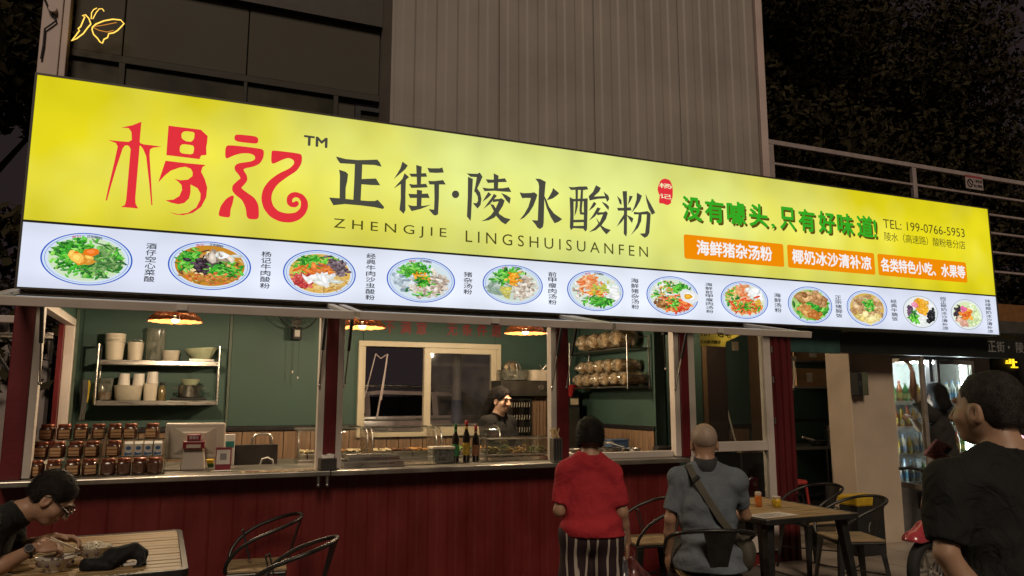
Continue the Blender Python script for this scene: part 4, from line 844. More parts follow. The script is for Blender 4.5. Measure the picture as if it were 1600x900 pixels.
for i in range(4):
    t = thing('drink_carton', f'small white drink carton with blue print on the right rack, {O4[i]} from the left', 'carton', (-.395+.064*i, .17, CT+.122), random.uniform(-.08, .08), 'white drink cartons')
    MB().box(-.027, .027, -.02, .02, 0, .085).build('box', CTN, t, bev=.003); MB().add([(-.027,-.02,.0855),(.027,-.02,.0855),(.027,.02,.0855),(-.027,.02,.0855),(-.027,0,.103),(.027,0,.103)], [(0,1,5,4),(3,2,5,4)[::-1],(0,4,3),(1,2,5)]).build('gable_top', CTN, t)
    pr = MB(); pr.prism([(.017*math.cos(a*.4)*(1.0), .056+.013*math.sin(a*.4)) for a in range(16)], -.0215, -.0203); pr.prism([(-.024, .004), (.024, .012), (.024, .026), (.0, .02), (-.024, .03)], -.0216, -.0204); tag(pr.build('blue_print', CBL, t), kind='stuff')

# ---- point-of-sale monitor seen from behind
pc = at(303, 722, .34); IV = mat('ivory_plastic', (.50,.43,.36), .42, var=.05)
t = thing('pos_monitor', 'ivory cash register monitor seen from behind on the left counter', 'monitor', (pc.x, .38, CT), R(-4))
MB().box(-.213, .213, -.022, .022, .075, .345).build('screen_shell', IV, t, bev=.014); MB().add([(-.15,-.0225,.11),(.15,-.0225,.11),(.15,-.0225,.31),(-.15,-.0225,.31),(-.08,-.05,.16),(.08,-.05,.16),(.08,-.05,.27),(-.08,-.05,.27)], [(0,1,5,4),(1,2,6,5),(2,3,7,6),(3,0,4,7),(4,5,6,7)]).build('back_bulge', IV, t)
MB().add([(-.085,-.13,0),(.085,-.13,0),(.10,.05,0),(-.10,.05,0),(-.068,-.10,.20),(.068,-.10,.20),(.065,-.03,.20),(-.065,-.03,.20)], [(3,2,1,0),(4,5,6,7),(0,1,5,4),(1,2,6,5),(2,3,7,6),(3,0,4,7)]).build('stand', IV, t, bev=.012)
pr = MB().box(-.075, .075, -.145, -.10, .155, .215).box(-.047, .047, -.148, -.10, .2155, .265).build('receipt_printer', mat('crimson_plastic', (.20,.012,.02), .35), t, bev=.008); MB().box(-.05, .05, -.149, -.1455, .165, .19).build('paper_slot', IV, pr); tx = MB(); text_fit(tx, '收银台', -.032, .032, .228, .253, -.1505, .02); tag(tx.build('lettering', mat('printer_letters', (.6,.5,.5), .5), pr, flatn=True), kind='stuff')
# payment stand (its printed code left out)
pc = at(348, 730, .12); t = thing('payment_stand', 'small red and white payment stand on the counter beside the monitor', 'sign stand', (pc.x, .10, CT), R(-8))
MB().box(-.055, .055, -.03, .04, 0, .006).build('base', WHITEP, t, bev=.002); MB().obox((0, .004, .09), (.11, .010, .165), (R(-8), 0, 0)).build('board', mat('stand_red', (.22,.015,.03), .35), t, bev=.004)
MB().obox((0, -.0035, .102), (.094, .002, .105), (R(-8), 0, 0)).build('white_card', mat('stand_card', (.62,.56,.5), .4), t); MB().obox((0, -.006, .105), (.046, .002, .046), (R(-8), 0, 0)).build('grey_patch', mat('stand_grey', (.22,.20,.19), .5), t)
# menu sheet lying on the counter
ms = thing('menu_sheet', 'laminated printed menu lying flat on the left counter', 'menu', (.63, -.055, CT), R(3))
MB().box(-.27, .27, -.085, .10, .0005, .002).build('sheet', mat('menu_paper', (.55,.42,.28), .25, var=.3, scale=25, coat=.4), ms); tx = MB(); text_fit(tx, '菜单', -.24, -.14, -.06, .07, 0, .03); text_fit(tx, '酸粉 汤粉 清补凉 小吃', -.1, .24, .02, .06, 0, .02); text_fit(tx, '牛肉 海鲜 猪杂 饭类', -.1, .24, -.05, -.01, 0, .02); tx.v = [(a, c, .003+b*.1) for a, b, c in tx.v]; tag(tx.build('lettering', mat('menu_ink', (.12,.05,.03), .5), ms, flatn=True), kind='stuff')
# green and white packet behind monitor
pk = at(360, 680, .55); t = thing('tea_packet', 'small white and teal packet standing behind the monitor', 'packet', (pk.x, .62, CT)); MB().box(-.035, .04, -.02, .02, 0, .245).build('pack', WHITEP, t, bev=.004); MB().box(-.03, .036, -.0225, -.0205, .14, .19).build('teal_print', mat('teal_print', (.03,.22,.19), .4), t)
pk = at(326, 712, .5); t = thing('yellow_sponge', 'yellow and green sponge behind the monitor stand', 'sponge', (pk.x, .5, CT)); MB().box(-.035, .04, -.03, .03, .028, .06).build('sponge_top', mat('sponge_yellow', (.55,.38,.03), .8, bump=.5), t, bev=.008); MB().box(-.036, .041, -.031, .031, 0, .0275).build('scourer', mat('sponge_green', (.05,.12,.04), .9, bump=.6), t, bev=.004)
# dark induction hob box and tap
pk = at(396, 722, .62); t = thing('sink_unit', 'flat dark steel back panel of a sink unit beside the monitor', 'sink', (pk.x, .70, CT-.02)); MB().box(-.195, .195, 0, .03, 0, .175).build('splash_panel', mat('dark_grey_steel', (.06,.05,.045), .4, metal=.5), t, bev=.004); MB().box(-.19, .19, .03, .42, 0, .03).build('basin_rim', STEELD, t, bev=.004); MB().tube([(.06,-.03,.02),(.07,-.05,.06),(.11,-.06,.07),(.15,-.05,.05),(.16,-.03,.01)], .007, 8).build('hose', WHITEP, t, smooth=True)
pk = at(394, 695, 1.0); t = thing('tap', 'chrome gooseneck kitchen tap rising behind the dark sink panel', 'tap', (pk.x, 1.05, CT)); MB().tube([(0,0,0),(0,0,.14),(.005,0,.19),(.03,0,.22),(.06,0,.225),(.12,0,.225),(.15,0,.215),(.165,0,.185),(.165,0,.13)], .010, 10).build('spout', STEEL, t, smooth=True); MB().cyl((-.035,0,.1), (-.0,0,.1), .012).cyl((-.03,0,.1), (-.05,0,.14), .007).build('lever', STEEL, t, smooth=True)
MB().box(-.9, 4.3, .64, 1.35, .98, 1.02).build('work_top', CTOP, kiosk, bev=.004)
# curved glass food cases with trays of food inside
def foodmat(n, cols): return mat(n, cols, .5, var=.5, scale=30, bump=.5, bscale=60)
def fcase(px0, px1, py0, Y, lab, food):
    a, b = at(px0, 705, Y), at(px1, 705, Y); h = at(px0, py0, Y).z-CT; W = b.x-a.x; t = thing('glass_food_case', lab, 'food case', ((a.x+b.x)/2, Y, CT-.008)); hw = W/2; D = .30
    prof = [(0, .03), (0, h*.6), (.03, h*.86), (.08, h*.97), (.14, h), (D, h)]
    v = []; f = []
    for s in (-hw+.004, hw-.004): v += [(s, y, z) for y, z in prof]
    n = len(prof); f = [(i, i+1, i+1+n, i+n) for i in range(n-1)]; MB().add(v, f).build('curved_glass', ACRYL, t, smooth=True)
    for s in (-1, 1):
        e = MB().tube([(s*hw, y, z) for y, z in prof], .006, 6); e.build('edge_strip', STEEL, t, smooth=True)
        MB().prism([(y, z) for y, z in prof]+[(D, .03)], s*(hw-.006)-.002, s*(hw-.006)+.002).build('end_glass', ACRYL, t).data.transform(Matrix(((0,1,0,0),(1,0,0,0),(0,0,1,0),(0,0,0,1))))
    MB().box(-hw, hw, 0, D, 0, .03).build('base_tray', STEEL, t, bev=.004); MB().box(-hw, hw, D-.01, D+.012, h-.012, h+.012).build('top_rail', STEEL, t)
    k = max(2, int(W/.16))
    for i in range(k):
        x0 = -hw+.02+(W-.04)*i/k; x1 = -hw+.02+(W-.04)*(i+1)/k-.01
        tr = MB().box(x0, x1, .06, D-.03, .031, .075).build('food_pan', STEEL, t, bev=.004)
        fm = MB(); 
        for q in range(26): fm.ball((random.uniform(x0+.015, x1-.015), random.uniform(.08, D-.05), .08+random.uniform(0, .015)), (random.uniform(.012,.024), random.uniform(.012,.02), random.uniform(.008,.014)), 7, 5)
        tag(fm.build('food', foodmat(*food[i%len(food)]), tr, smooth=True), kind='stuff')
FD = [('fried_food', (.42,.20,.06)), ('pale_noodles', (.55,.45,.28)), ('greens', (.10,.20,.04)), ('braised_meat', (.16,.065,.03))]
fcase(466, 500, 671, .62, 'small glass food case left of the second post', [FD[1]]); fcase(518, 574, 668, .62, 'glass food case between the second post and the long case', [FD[0], FD[1]]); fcase(582, 682, 668, .62, 'long curved glass food case in front of the back window', [FD[1], FD[3], FD[0]]); fcase(690, 782, 665, .64, 'glass food case behind the sauce bottles', [FD[3], FD[2], FD[0]])
# tissue box, tray, board, container
pk = at(511, 730, -.10); t = thing('tissue_box', 'dark grey tissue box at the foot of the second post', 'tissue box', (pk.x, -.105, CT), R(5)); MB().box(-.06, .06, -.05, .05, 0, .088).build('box', mat('dark_box', (.035,.03,.028), .5), t, bev=.006); tis = MB(); tis.add([(-.045,-.012,.086),(.045,-.015,.086),(.05,-.02,.115),(.012,-.0,.122),(-.02,-.01,.112),(-.05,-.0,.118),(-.045,.012,.086),(.045,.015,.086)], [(0,1,2,3,4,5),(6,7,2,3,4,5)]).build('tissue', WHITEP, t)
def tray(c, sx, sy, h, lab, m=STEEL, n='steel_tray'):
    t = thing(n, lab, 'tray', c); MB().box(-sx, sx, -sy, sy, 0, .004).build('base', m, t)
    for x0, x1, y0, y1 in ((-sx, sx, -sy, -sy+.006), (-sx, sx, sy-.006, sy), (-sx, -sx+.006, -sy+.006, sy-.006), (sx-.006, sx, -sy+.006, sy-.006)): MB().box(x0, x1, y0, y1, .0045, h).build('side', m, t)
    MB().tube([(-sx,-sy,h),(sx,-sy,h),(sx,sy,h),(-sx,sy,h)], .005, 6, closed=True).build('rim', STEEL, t, smooth=True); return t
tray((1.345, .13, CT), .235, .15, .045, 'empty steel tray on the counter right of the second post'); tray((1.35, .12, CT+.047), .20, .12, .035, 'smaller steel tray nested on the wider steel tray')
t = thing('cutting_board', 'thin pale steel sheet lying on the counter under the long glass case', 'board', (1.72, .17, CT)); MB().box(-.15, .15, -.12, .12, 0, .008).build('sheet', mat('pale_steel_sheet', (.62,.54,.42), .25, metal=.8), t, bev=.003); MB().box(-.15, .15, .121, .126, 0, .02).build('upturned_edge', STEEL, t)
pk = at(692, 722, .15); t = thing('straw_container', 'cream plastic box with black insert beside the sauce bottles', 'container', (pk.x, .20, CT)); MB().box(-.095, .095, -.07, .07, 0, .115).build('box', CLEARP, t, bev=.006); MB().box(-.04, .09, -.064, .06, .005, .10).build('insert', BLACKM, t); MB().box(-.10, .10, -.075, .075, .116, .135).build('lid', mat('cream_lid', (.62,.54,.42), .4, bump=.2), t, bev=.004)
# sauce bottles
SB = [('dark soy sauce bottle with green cap and green label', 711.5, 662, 717, (.02,.10,.03), (.03,.16,.05)), ('tallest dark sauce bottle with red cap and yellow label', 728.5, 657, 715, (.30,.02,.02), (.38,.24,.03)), ('shorter dark sauce bottle with red cap and brown label', 743, 665, 715, (.30,.02,.02), (.20,.09,.04))]
for i, (lab, px, y0, y1, capc, labc) in enumerate(SB):
    c = at(px, y1, .22); h = at(px, y0, .22).z-CT; r = .030; t = thing('sauce_bottle', lab+' on the counter', 'bottle', (c.x, .22, CT), group='sauce bottles')
    MB().lathe([(r*.9, 0), (r, .006), (r, h*.56), (r*.92, h*.64), (r*.45, h*.76), (r*.40, h*.90)], seg=18).build('bottle_body', mat('dark_bottle_glass', (.012,.008,.006), .08, coat=.5, var=.2), t, smooth=True)
    MB().lathe([(r*.46, h*.895), (r*.48, h*.9), (r*.48, h*.99), (r*.4, h)], seg=14).build('cap', mat('cap%d' % i, capc, .35), t, smooth=True)
    MB().lathe([(r*1.012, h*.16), (r*1.012, h*.46)], seg=18).build('label_paper', mat('bottle_label%d' % i, labc, .5, var=.6, scale=40), t, smooth=True); MB().lathe([(r*.45, h*.79), (r*.43, h*.86)], seg=14).build('neck_label', mat('bottle_label%d' % i, labc, .5), t, smooth=True)
# spice rack with clear tubs
a, b = at(759, 718, .2), at(862, 718, .2); t = thing('spice_rack', 'steel wire rack holding clear tubs of toppings beside the bottles', 'rack', ((a.x+b.x)/2, .27, CT)); hw = (b.x-a.x)/2
for z in (.05, .185):
    MB().tube([(-hw,-.09,z),(hw,-.09,z),(hw,.10,z),(-hw,.10,z)], .007, 6, closed=True).build('frame_ring', STEEL, t, smooth=True)
for sx in (-1, 1):
    for sy in (-.09, .10): MB().cyl((sx*hw, sy, 0), (sx*hw, sy, .195), .008).build('upright', STEEL, t, smooth=True)
MB().box(-hw+.01, hw-.01, -.08, .09, .043, .046).build('wire_shelf', STEELD, t); MB().box(-hw+.04, hw-.04, -.09, .09, 0, .03).build('drip_tray', mat('pale_steel_sheet', (.62,.54,.42), .25, metal=.8), t)
for i, (cn, c) in enumerate((('pickled_greens', (.20,.17,.04)), ('peanuts', (.42,.26,.10)), ('chopped_herbs', (.10,.13,.03)))):
    x0 = -hw+.015+i*(2*hw-.03)/3; x1 = x0+(2*hw-.03)/3-.01
    u = MB(); u.box(x0, x1, -.078, -.076, .048, .20).box(x0, x1, .083, .085, .048, .20).box(x0, x0+.002, -.0755, .0825, .048, .20).box(x1-.002, x1, -.0755, .0825, .048, .20).box(x0, x1, -.078, .085, .0465, .0478); o = u.build('tub', ACRYL, t)
    fm = MB()
    for q in range(60): fm.ball((random.uniform(x0+.012, x1-.012), random.uniform(-.065, .07), random.uniform(.055, .11)), (random.uniform(.008,.016), random.uniform(.008,.016), random.uniform(.006,.012)), 6, 4)
    tag(fm.build('food', foodmat(cn, c), o, smooth=True), kind='stuff')
    MB().box(x0-.002, x1+.002, -.082, .088, .2005, .207).build('lid', ACRYL, o)
pk = at(869, 716, -.10); t = thing('chopstick_holder', 'perforated steel chopstick holder packed with pale chopsticks by the third post', 'holder', (pk.x, -.10, CT)); MB().box(-.045, .045, -.035, .035, 0, .20).build('can', STEELD, t, bev=.005)
cs = mat('bamboo_chopstick', (.50,.36,.19), .6)
for i in range(16): MB().cyl((random.uniform(-.03,.03), random.uniform(-.022,.022), .18), (random.uniform(-.045,.045), random.uniform(-.03,.03), .272+random.uniform(-.012,.012)), .005, .0055, 6).build('chopstick', cs, t)
for k in range(3): MB().box(-.03+k*.024, -.018+k*.024, -.0375, -.0355, .02, .19).build('slot', BLACKM, t)
# pots and pans right of the third post
def bowl(c, r, h, lab, m=STEEL, name='steel_bowl', cat='bowl', lid=False, handles=False):
    t = thing(name, lab, cat, c); MB().lathe([(r*.7, 0), (r*.9, h*.2), (r, h), (r*1.04, h), (r*.97, h*.9), (r*.8, .012), (0, .01)], seg=26).build('shell', m, t, smooth=True)
    if handles:
        for s in (-1, 1): MB().tube([(s*r, -.03, h*.75), (s*(r+.035), -.02, h*.78), (s*(r+.035), .02, h*.78), (s*r, .03, h*.75)], .005, 6).build('handle', STEEL, t, smooth=True)
    return t
pk = at(955, 702, .35); t = bowl((pk.x, .38, CT), .10, .075, 'round steel pan with a ladle handle across it at the right counter', handles=True); MB().cyl((-.03, -.02, .12), (.13, -.05, .075), .008, .006).build('ladle_handle', WHITEP, t, smooth=True); MB().box(-.08, .05, .0, .10, .115, .122).build('paper_slip', mat('slip', (.5,.42,.32), .6), t)
pk = at(987, 703, .4); bowl((pk.x, .42, CT), .095, .06, 'wide shallow steel bowl at the right counter'); pk = at(897, 703, .45); bowl((pk.x, .48, CT), .09, .065, 'steel bowl half hidden behind the woman in red'); pk = at(893, 700, .3); t = thing('egg', 'white egg beside the steel bowl behind the woman in red', 'egg', (pk.x, .33, CT+.02)); MB().ball((0,0,.0), (.022,.022,.028)).build('shell', WHITEP, t, smooth=True)
pk = at(1036, 702, .3); t = thing('napkin_box', 'dark rectangular napkin box near the white post', 'box', (pk.x, .3, CT)); MB().box(-.09, .09, -.05, .05, 0, .075).build('box', mat('dark_box', (.035,.03,.028), .5), t, bev=.006); MB().box(-.05, .05, -.02, .02, .0755, .082).build('slot', BLACKM, t)
pk = at(965, 690, .6); t = thing('blue_basket', 'blue plastic basket behind the steel pan', 'basket', (pk.x, .62, CT)); MB().box(-.10, .10, -.07, .07, 0, .12).build('basket_body', mat('blue_plastic', (.05,.09,.17), .4), t, bev=.01); MB().box(-.105, .105, -.075, .075, .1205, .135).build('rim', mat('blue_plastic', (.05,.09,.17), .4), t, bev=.004)
t = thing('dark_board', 'dark wooden board on the right counter behind the woman in red', 'board', (3.45, .22, CT)); MB().box(-.36, .36, -.16, .18, 0, .035).build('plank', mat('dark_board_wood', (.05,.035,.025), .5, stretch=(1,8,8)), t, bev=.006); MB().box(-.36, .36, -.168, -.1605, .004, .03).build('edge_band', BLACKM, t)

# ---- wall shelf at left with its load
sx0, sx1 = at(155, 566, 2.02).x, at(340, 566, 2.02).x; z1, z2 = at(250, 563.5, 2.02).z, at(250, 626, 2.02).z
t = thing('wall_shelf', 'two-tier steel wall shelf on the green wall at left', 'shelf', ((sx0+sx1)/2, 2.29, z2)); hw = (sx1-sx0)/2; dz = z1-z2
for z in (0, dz): MB().box(-hw, hw, -.29, -.01, z-.045, z).build('shelf_board', STEEL, t, bev=.004)
for s in (-1, 1):
    for y in (-.285, -.02): MB().cyl((s*(hw+.012), y, -.04), (s*(hw+.012), y, dz+.15), .011).build('upright', STEEL, t, smooth=True)
    MB().cyl((s*(hw+.012), -.285, dz+.14), (s*(hw+.012), -.02, dz+.14), .008).build('guard_rail', STEEL, t, smooth=True)
def onshelf(px, low=False): return (at(px, 566, 2.13).x, 2.13, (z2 if low else z1)+.001)
def pxw(px0, px1): return (at(px1, 566, 2.1).x-at(px0, 566, 2.1).x)/2
BKM = mat('off_white_bucket', (.60,.53,.42), .45, var=.08)
def bucket(px0, px1, h, lab, stack=1, low=False):
    r = pxw(px0, px1)*.98; c = onshelf((px0+px1)/2, low); t = thing('plastic_bucket', lab, 'bucket', c)
    MB().lathe([(r*.84, 0), (r*.86, .004), (r*.97, h*.9), (r*1.0, h*.9), (r*1.0, h), (r*.95, h), (r*.9, h*.8), (0, h*.75)], seg=22).build('bucket_body', BKM, t, smooth=True)
    for k in range(1, stack): MB().lathe([(r*.98, h-.001+(k-1)*.03), (r*1.03, h+(k-1)*.03+.006), (r*1.03, h+k*.03-.004), (r*.97, h+k*.03-.002)], seg=22).build('nested_rim', BKM, t, smooth=True)
    MB().tube([(r*math.cos(a), -r*.3-.02-abs(math.sin(a))*.05, h*.95-.0+.03*math.sin(a)) for a in [math.pi*k/10 for k in range(11)]], .003, 5).build('wire_handle', STEEL, t, smooth=True)
bucket(161, 194, .165, 'tall stack of nested white buckets at the left end of the upper shelf', 4); bucket(197, 224, .175, 'single white bucket with lid and wire handle on the upper shelf')
def tub(px0, px1, h, lab, m, low=False, dy=0, dz_=0, lid=True, name='plastic_tub'):
    w = pxw(px0, px1); c = onshelf((px0+px1)/2, low); t = thing(name, lab, 'tub', (c[0], c[1]+dy, c[2]+dz_)); MB().loft([rsq(w*.86, 0, 5), rsq(w*.9, .004, 5), rsq(w, h, 5)]).build('tub_body', m, t, smooth=True)
    if lid: MB().loft([rsq(w*1.03, h+.001, 5), rsq(w*1.03, h+.014, 5), rsq(w*.95, h+.017, 5)]).build('lid', m, t, smooth=True)
    return t
tub(226, 257, .295, 'tall translucent square container on the upper shelf', CLEARP); tub(253, 280, .085, 'low translucent box with lid on the upper shelf', mat('milky_plastic', (.42,.38,.30), .4), dy=-.04)
c = onshelf(315); t = thing('colander', 'pale green plastic colander tilted on the upper shelf', 'colander', (c[0], c[1], c[2]+.02)); r = pxw(290, 341); cm = mat('pale_green_plastic', (.42,.46,.30), .4)
MB().lathe([(r*.5, 0), (r*.55, .004), (r*.98, .10), (r*1.04, .105), (r*1.0, .10), (r*.55, .012), (0, .01)], seg=26, sy=.7).build('basket', cm, t, smooth=True, rot=(0, R(-6), 0)); MB().obox((0, 0, -.008), (r*1.5, .16, .022)).build('plate_under', STEELD, t); MB().tube([(r*1.0*math.cos(a*.3), r*.7*math.sin(a*.3), .108+.10*math.cos(a*.3)*.1) for a in range(21)], .008, 6, closed=True).build('rim', cm, t, smooth=True)
t = tub(156, 180, .19, 'clear storage jar with brown contents at the left end of the lower shelf', CLEARP, low=True, name='storage_jar'); MB().loft([rsq(.05, .01, 4), rsq(.055, .085, 4)]).build('contents', mat('brown_spice', (.20,.10,.05), .8, bump=.4), t)
tub(182, 226, .125, 'wide translucent tub on the lower shelf under two paper cups', mat('milky_plastic', (.42,.38,.30), .4), low=True); tub(227, 249, .145, 'round white tub on the lower shelf under one paper cup', BKM, low=True)
for i, (px, zb) in enumerate(((196, .143), (219, .143), (240, .163))):
    c = onshelf(px, True); t = thing('paper_cup_stack', f'upturned stack of white paper cups on the lower shelf, {O4[i]} from the left', 'cups', (c[0], c[1], c[2]+zb), group='stacked paper cups'); MB().lathe([(.052, 0), (.053, .004), (.047, .11), (.044, .112)], seg=18).build('top_cup', WHITEP, t, smooth=True); MB().lathe([(.0545, .001), (.0555, .006), (.0535, .014), (.0525, .016)], seg=18).build('lower_rim', WHITEP, t, smooth=True)
c = onshelf(256, True); t = thing('glass_bottle', 'small clear bottle with dark lid on the lower shelf', 'bottle', c); MB().lathe([(.034, 0), (.035, .005), (.035, .11), (.022, .135), (.022, .145)], seg=16).build('bottle_body', mat('amber_oil', (.16,.12,.05), .15, coat=.5), t, smooth=True); MB().lathe([(.025, .146), (.025, .172), (.02, .174)], seg=14).build('lid', BLACKM, t, smooth=True)
c = onshelf(299, True); t = thing('steel_pot', 'steel pot with side handles and a pale bowl on top on the lower shelf', 'pot', (c[0], c[1]-.02, c[2]+.03)); r = pxw(279, 317)*.95
MB().lathe([(r*.93, 0), (r, .01), (r, .115), (r*1.03, .118), (r*.96, .115), (r*.94, .02), (0, .015)], seg=26).build('pot_body', STEEL, t, smooth=True)
for s in (-1, 1): MB().tube([(s*r, -.035, .09), (s*(r+.04), -.03, .095), (s*(r+.04), .03, .095), (s*r, .035, .09)], .006, 6).build('handle', STEEL, t, smooth=True)
MB().lathe([(r*.6, .12), (r*.9, .175), (r*.93, .178), (r*.85, .17), (0, .14)], seg=26).build('bowl_on_top', cm, t, smooth=True); MB().box(-r*1.6, r*1.5, -.11, .11, -.028, -.004).build('black_tray', BLACKM, t, bev=.006)
# wall fan
fp = at(466, 485, 2.05); t = thing('wall_fan', 'black wall fan half hidden behind the flap window on the green wall', 'fan', (fp.x, 2.08, fp.z))
for rr_ in (.20, .15, .10, .05): MB().tube([(rr_*math.cos(a*.2618), -.06+.0*a, rr_*math.sin(a*.2618)) for a in range(24)], .003 if rr_ < .2 else .007, 5, closed=True).build('guard_ring', BLACKM, t, smooth=True)
for k in range(24): MB().tube([(.04*math.cos(k*.2618), -.075, .04*math.sin(k*.2618)), (.14*math.cos(k*.2618), -.07, .14*math.sin(k*.2618)), (.20*math.cos(k*.2618), -.05, .20*math.sin(k*.2618))], .0018, 4).build('guard_wire', BLACKM, t)
for k in range(3):
    a = k*2.094+.4; bl = [(.03*math.cos(a), -.03, .03*math.sin(a)), (.16*math.cos(a-.35), -.045, .16*math.sin(a-.35)), (.18*math.cos(a+.1), -.03, .18*math.sin(a+.1)), (.14*math.cos(a+.5), -.012, .14*math.sin(a+.5))]; MB().add(bl+[(p[0], p[1]+.004, p[2]) for p in bl], [(0,1,2,3),(7,6,5,4),(0,4,5,1),(1,5,6,2),(2,6,7,3),(3,7,4,0)]).build('blade', mat('smoky_blade', (.06,.055,.045), .3), t)
MB().cyl((0, -.02, 0), (0, .09, 0), .05).build('motor', BLACKM, t, smooth=True); sb = MB().box(-.042, .05, .0, .20, -.30, -.165).build('switch_box', BLACKM, t, bev=.01); MB().box(-.022, .03, -.006, -.0005, -.27, -.2).build('dial_plate', mat('dial_grey', (.30,.28,.25), .4), sb)
for x, z in ((-.025, -.62), (.03, -.68)): 
    o = MB().cyl((x, .03, -.30), (x, .03, z), .0022, seg=5).build('pull_cord', BLACKM, t); MB().ball((x, .03, z-.012), (.008,.008,.014)).build('bead', WHITEP, o, smooth=True)
# towels on the left wall
pk = at(136, 590, 1.8); t = thing('hanging_cloths', 'yellow and dark cloths hanging on hooks at the left wall', 'cloths', (-.92, 1.95, pk.z-.02))
for k, (y, z0, cc) in enumerate(((.10, -.20, (.50,.36,.02)), (-.04, -.36, (.05,.05,.045)))):
    m = MB(); n = 8; m.loft([[( .012*math.sin(i*1.9+j*.8)+.0+.012*(i%2), y+(-.03-.014*j)+( .06+.028*j)*i/n, -j*(-z0)/4) for i in range(n)]+[( .012*math.sin(i*1.9+j*.8)+.02+.012*(i%2), y+(-.03-.014*j)+(.06+.028*j)*i/n, -j*(-z0)/4) for i in range(n-1, -1, -1)] for j in range(5)]); m.build('yellow_cloth' if k == 0 else 'dark_cloth', mat('cloth%d' % k, cc, .9, bump=.3), t, smooth=True)
MB().cyl((-.06, -.2, .01), (-.06, .1, .01), .006).build('hook_rail', STEEL, t, smooth=True)

# ---- right side of the kitchen
h0, h1 = at(784, 594, 1.95), at(861, 619, 1.95)
t = thing('steel_hood', 'steel shelf unit over the cooker behind the cook', 'shelf', ((h0.x+h1.x)/2, 2.12, h1.z)); hw = (h1.x-h0.x)/2; hh = h0.z-h1.z
MB().box(-hw, hw, -.17, .17, 0, hh).build('cabinet', mat('dark_steel_hood', (.16,.15,.13), .35, metal=.9), t, bev=.006); MB().cyl((.18, -.19, hh*.55), (.18, -.171, hh*.55), .03, .034, 16).build('knob', STEEL, t, smooth=True); MB().box(-hw+.1, -hw+.105, -.172, -.1705, .01, hh-.01).build('seam', BLACK, t)
for lab, px0, px1, py, m in (('clear plastic basket of utensils on the steel unit behind the cook', 786, 825, 578, CLEARP), ('cream plastic basket on the steel unit beside the third post', 827, 860, 577, mat('cream_lid', (.62,.54,.42), .4))):
    a, b = at(px0, 590, 1.98), at(px1, 590, 1.98); q = thing('plastic_basket', lab, 'basket', ((a.x+b.x)/2, 2.06, h0.z+.001)); w2 = (b.x-a.x)/2; MB().loft([rsq(w2*.9, 0, 7), rsq(w2, .115, 7), rsq(w2*1.02, .12, 7), rsq(w2*.95, .12, 7), rsq(w2*.88, .02, 7)]).build('basket_body', m, q, smooth=True)
    for k in range(4): MB().tube([(random.uniform(-.08,.08), random.uniform(-.05,.05), .03), (random.uniform(-.13,.13), random.uniform(-.06,.06), .14+random.uniform(0,.06))], [.004, .009], 6).build('utensil', STEEL, q, smooth=True)
pk = at(804, 574, 2.02); t = thing('wire_sieve', 'round wire sieve leaning in the basket behind the cook', 'sieve', (pk.x, 2.10, pk.z)); MB().tube([(.105*math.cos(a*.2618), 0, .075*math.sin(a*.2618)) for a in range(24)], .006, 6, closed=True).build('hoop', STEEL, t, smooth=True); MB().ball((0, .03, 0), (.10, .03, .07)).build('mesh_bowl', mat('sieve_mesh', (.34,.27,.17), .5, metal=.6, bump=.6, bscale=120), t, smooth=True)
f0, f1 = at(796, 620, 1.85), at(841, 690, 1.85)
t = thing('glass_door_cooler', 'dark glass cooler with white racks inside behind the cook', 'cooler', ((f0.x+f1.x)/2, 2.03, .16)); hw = (f1.x-f0.x)/2; hh = f0.z-.16
MB().box(-hw, hw, .0, .2, 0, hh).build('cabinet', BLACK, t, bev=.006); MB().box(-hw+.03, hw-.03, -.006, -.003, .3, hh-.03).build('glass', GLASSD, t)
for z in (.98, 1.12, 1.26):
    for k in range(9): MB().tube([(-hw+.05+k*(2*hw-.1)/8, -.05, z+.05), (-hw+.05+k*(2*hw-.1)/8, -.06, z+.09), (-hw+.06+k*(2*hw-.1)/8, -.03, z+.10)], .004, 5).build('rack_wire', mat('white_wire', (.45,.42,.34), .5), t)
w0, w1 = at(843, 620, 1.9), at(858, 620, 1.9)
t = thing('wood_slat_panel', 'narrow panel of upright wooden slats beside the third post', 'panel', (w0.x, 2.1, .16))
for k in range(4): MB().box(k*(w1.x-w0.x+.06)/4, (k+.8)*(w1.x-w0.x+.06)/4, -.02, .02, 0, w0.z-.16).build('slat', WOODP, t, bev=.003)
c0, c1 = at(876, 620, 1.9), at(909, 690, 1.9)
t = thing('dark_cupboard', 'tall dark cupboard with small label right of the third post', 'cupboard', ((c0.x+c1.x)/2, 2.1, .16)); hw = (c1.x-c0.x)/2; hh = c0.z-.16
MB().box(-hw, hw, -.16, .17, 0, hh).build('carcass', BLACK, t, bev=.006); MB().box(hw-.12, hw-.02, -.168, -.1605, hh-.09, hh-.02).build('label_plate', mat('label_cream', (.45,.38,.26), .5), t); MB().box(-hw+.01, hw-.01, -.166, -.1602, .02, hh-.13).build('glass_front', mat('smoked_glass', (.03,.028,.024), .15), t); MB().cyl((-hw+.03, -.185, hh-.6), (-hw+.03, -.185, hh-.3), .008).build('handle', STEEL, t, smooth=True)
pk = at(888, 593, 1.95); t = thing('red_basket', 'flat red plastic basket on top of the dark cupboard', 'basket', (pk.x, 2.05, c0.z+.001)); rm = mat('red_plastic', (.42,.03,.03), .4); MB().loft([rsq(.08, 0, 5), rsq(.115, .13, 5), rsq(.12, .135, 5), rsq(.105, .13, 5), rsq(.075, .015, 5)]).build('basket_body', rm, t, smooth=True); MB().tube([(p[0], p[1], .133) for p in rsq(.117, 0, 5)], .005, 6, closed=True).build('rim', rm, t, smooth=True)
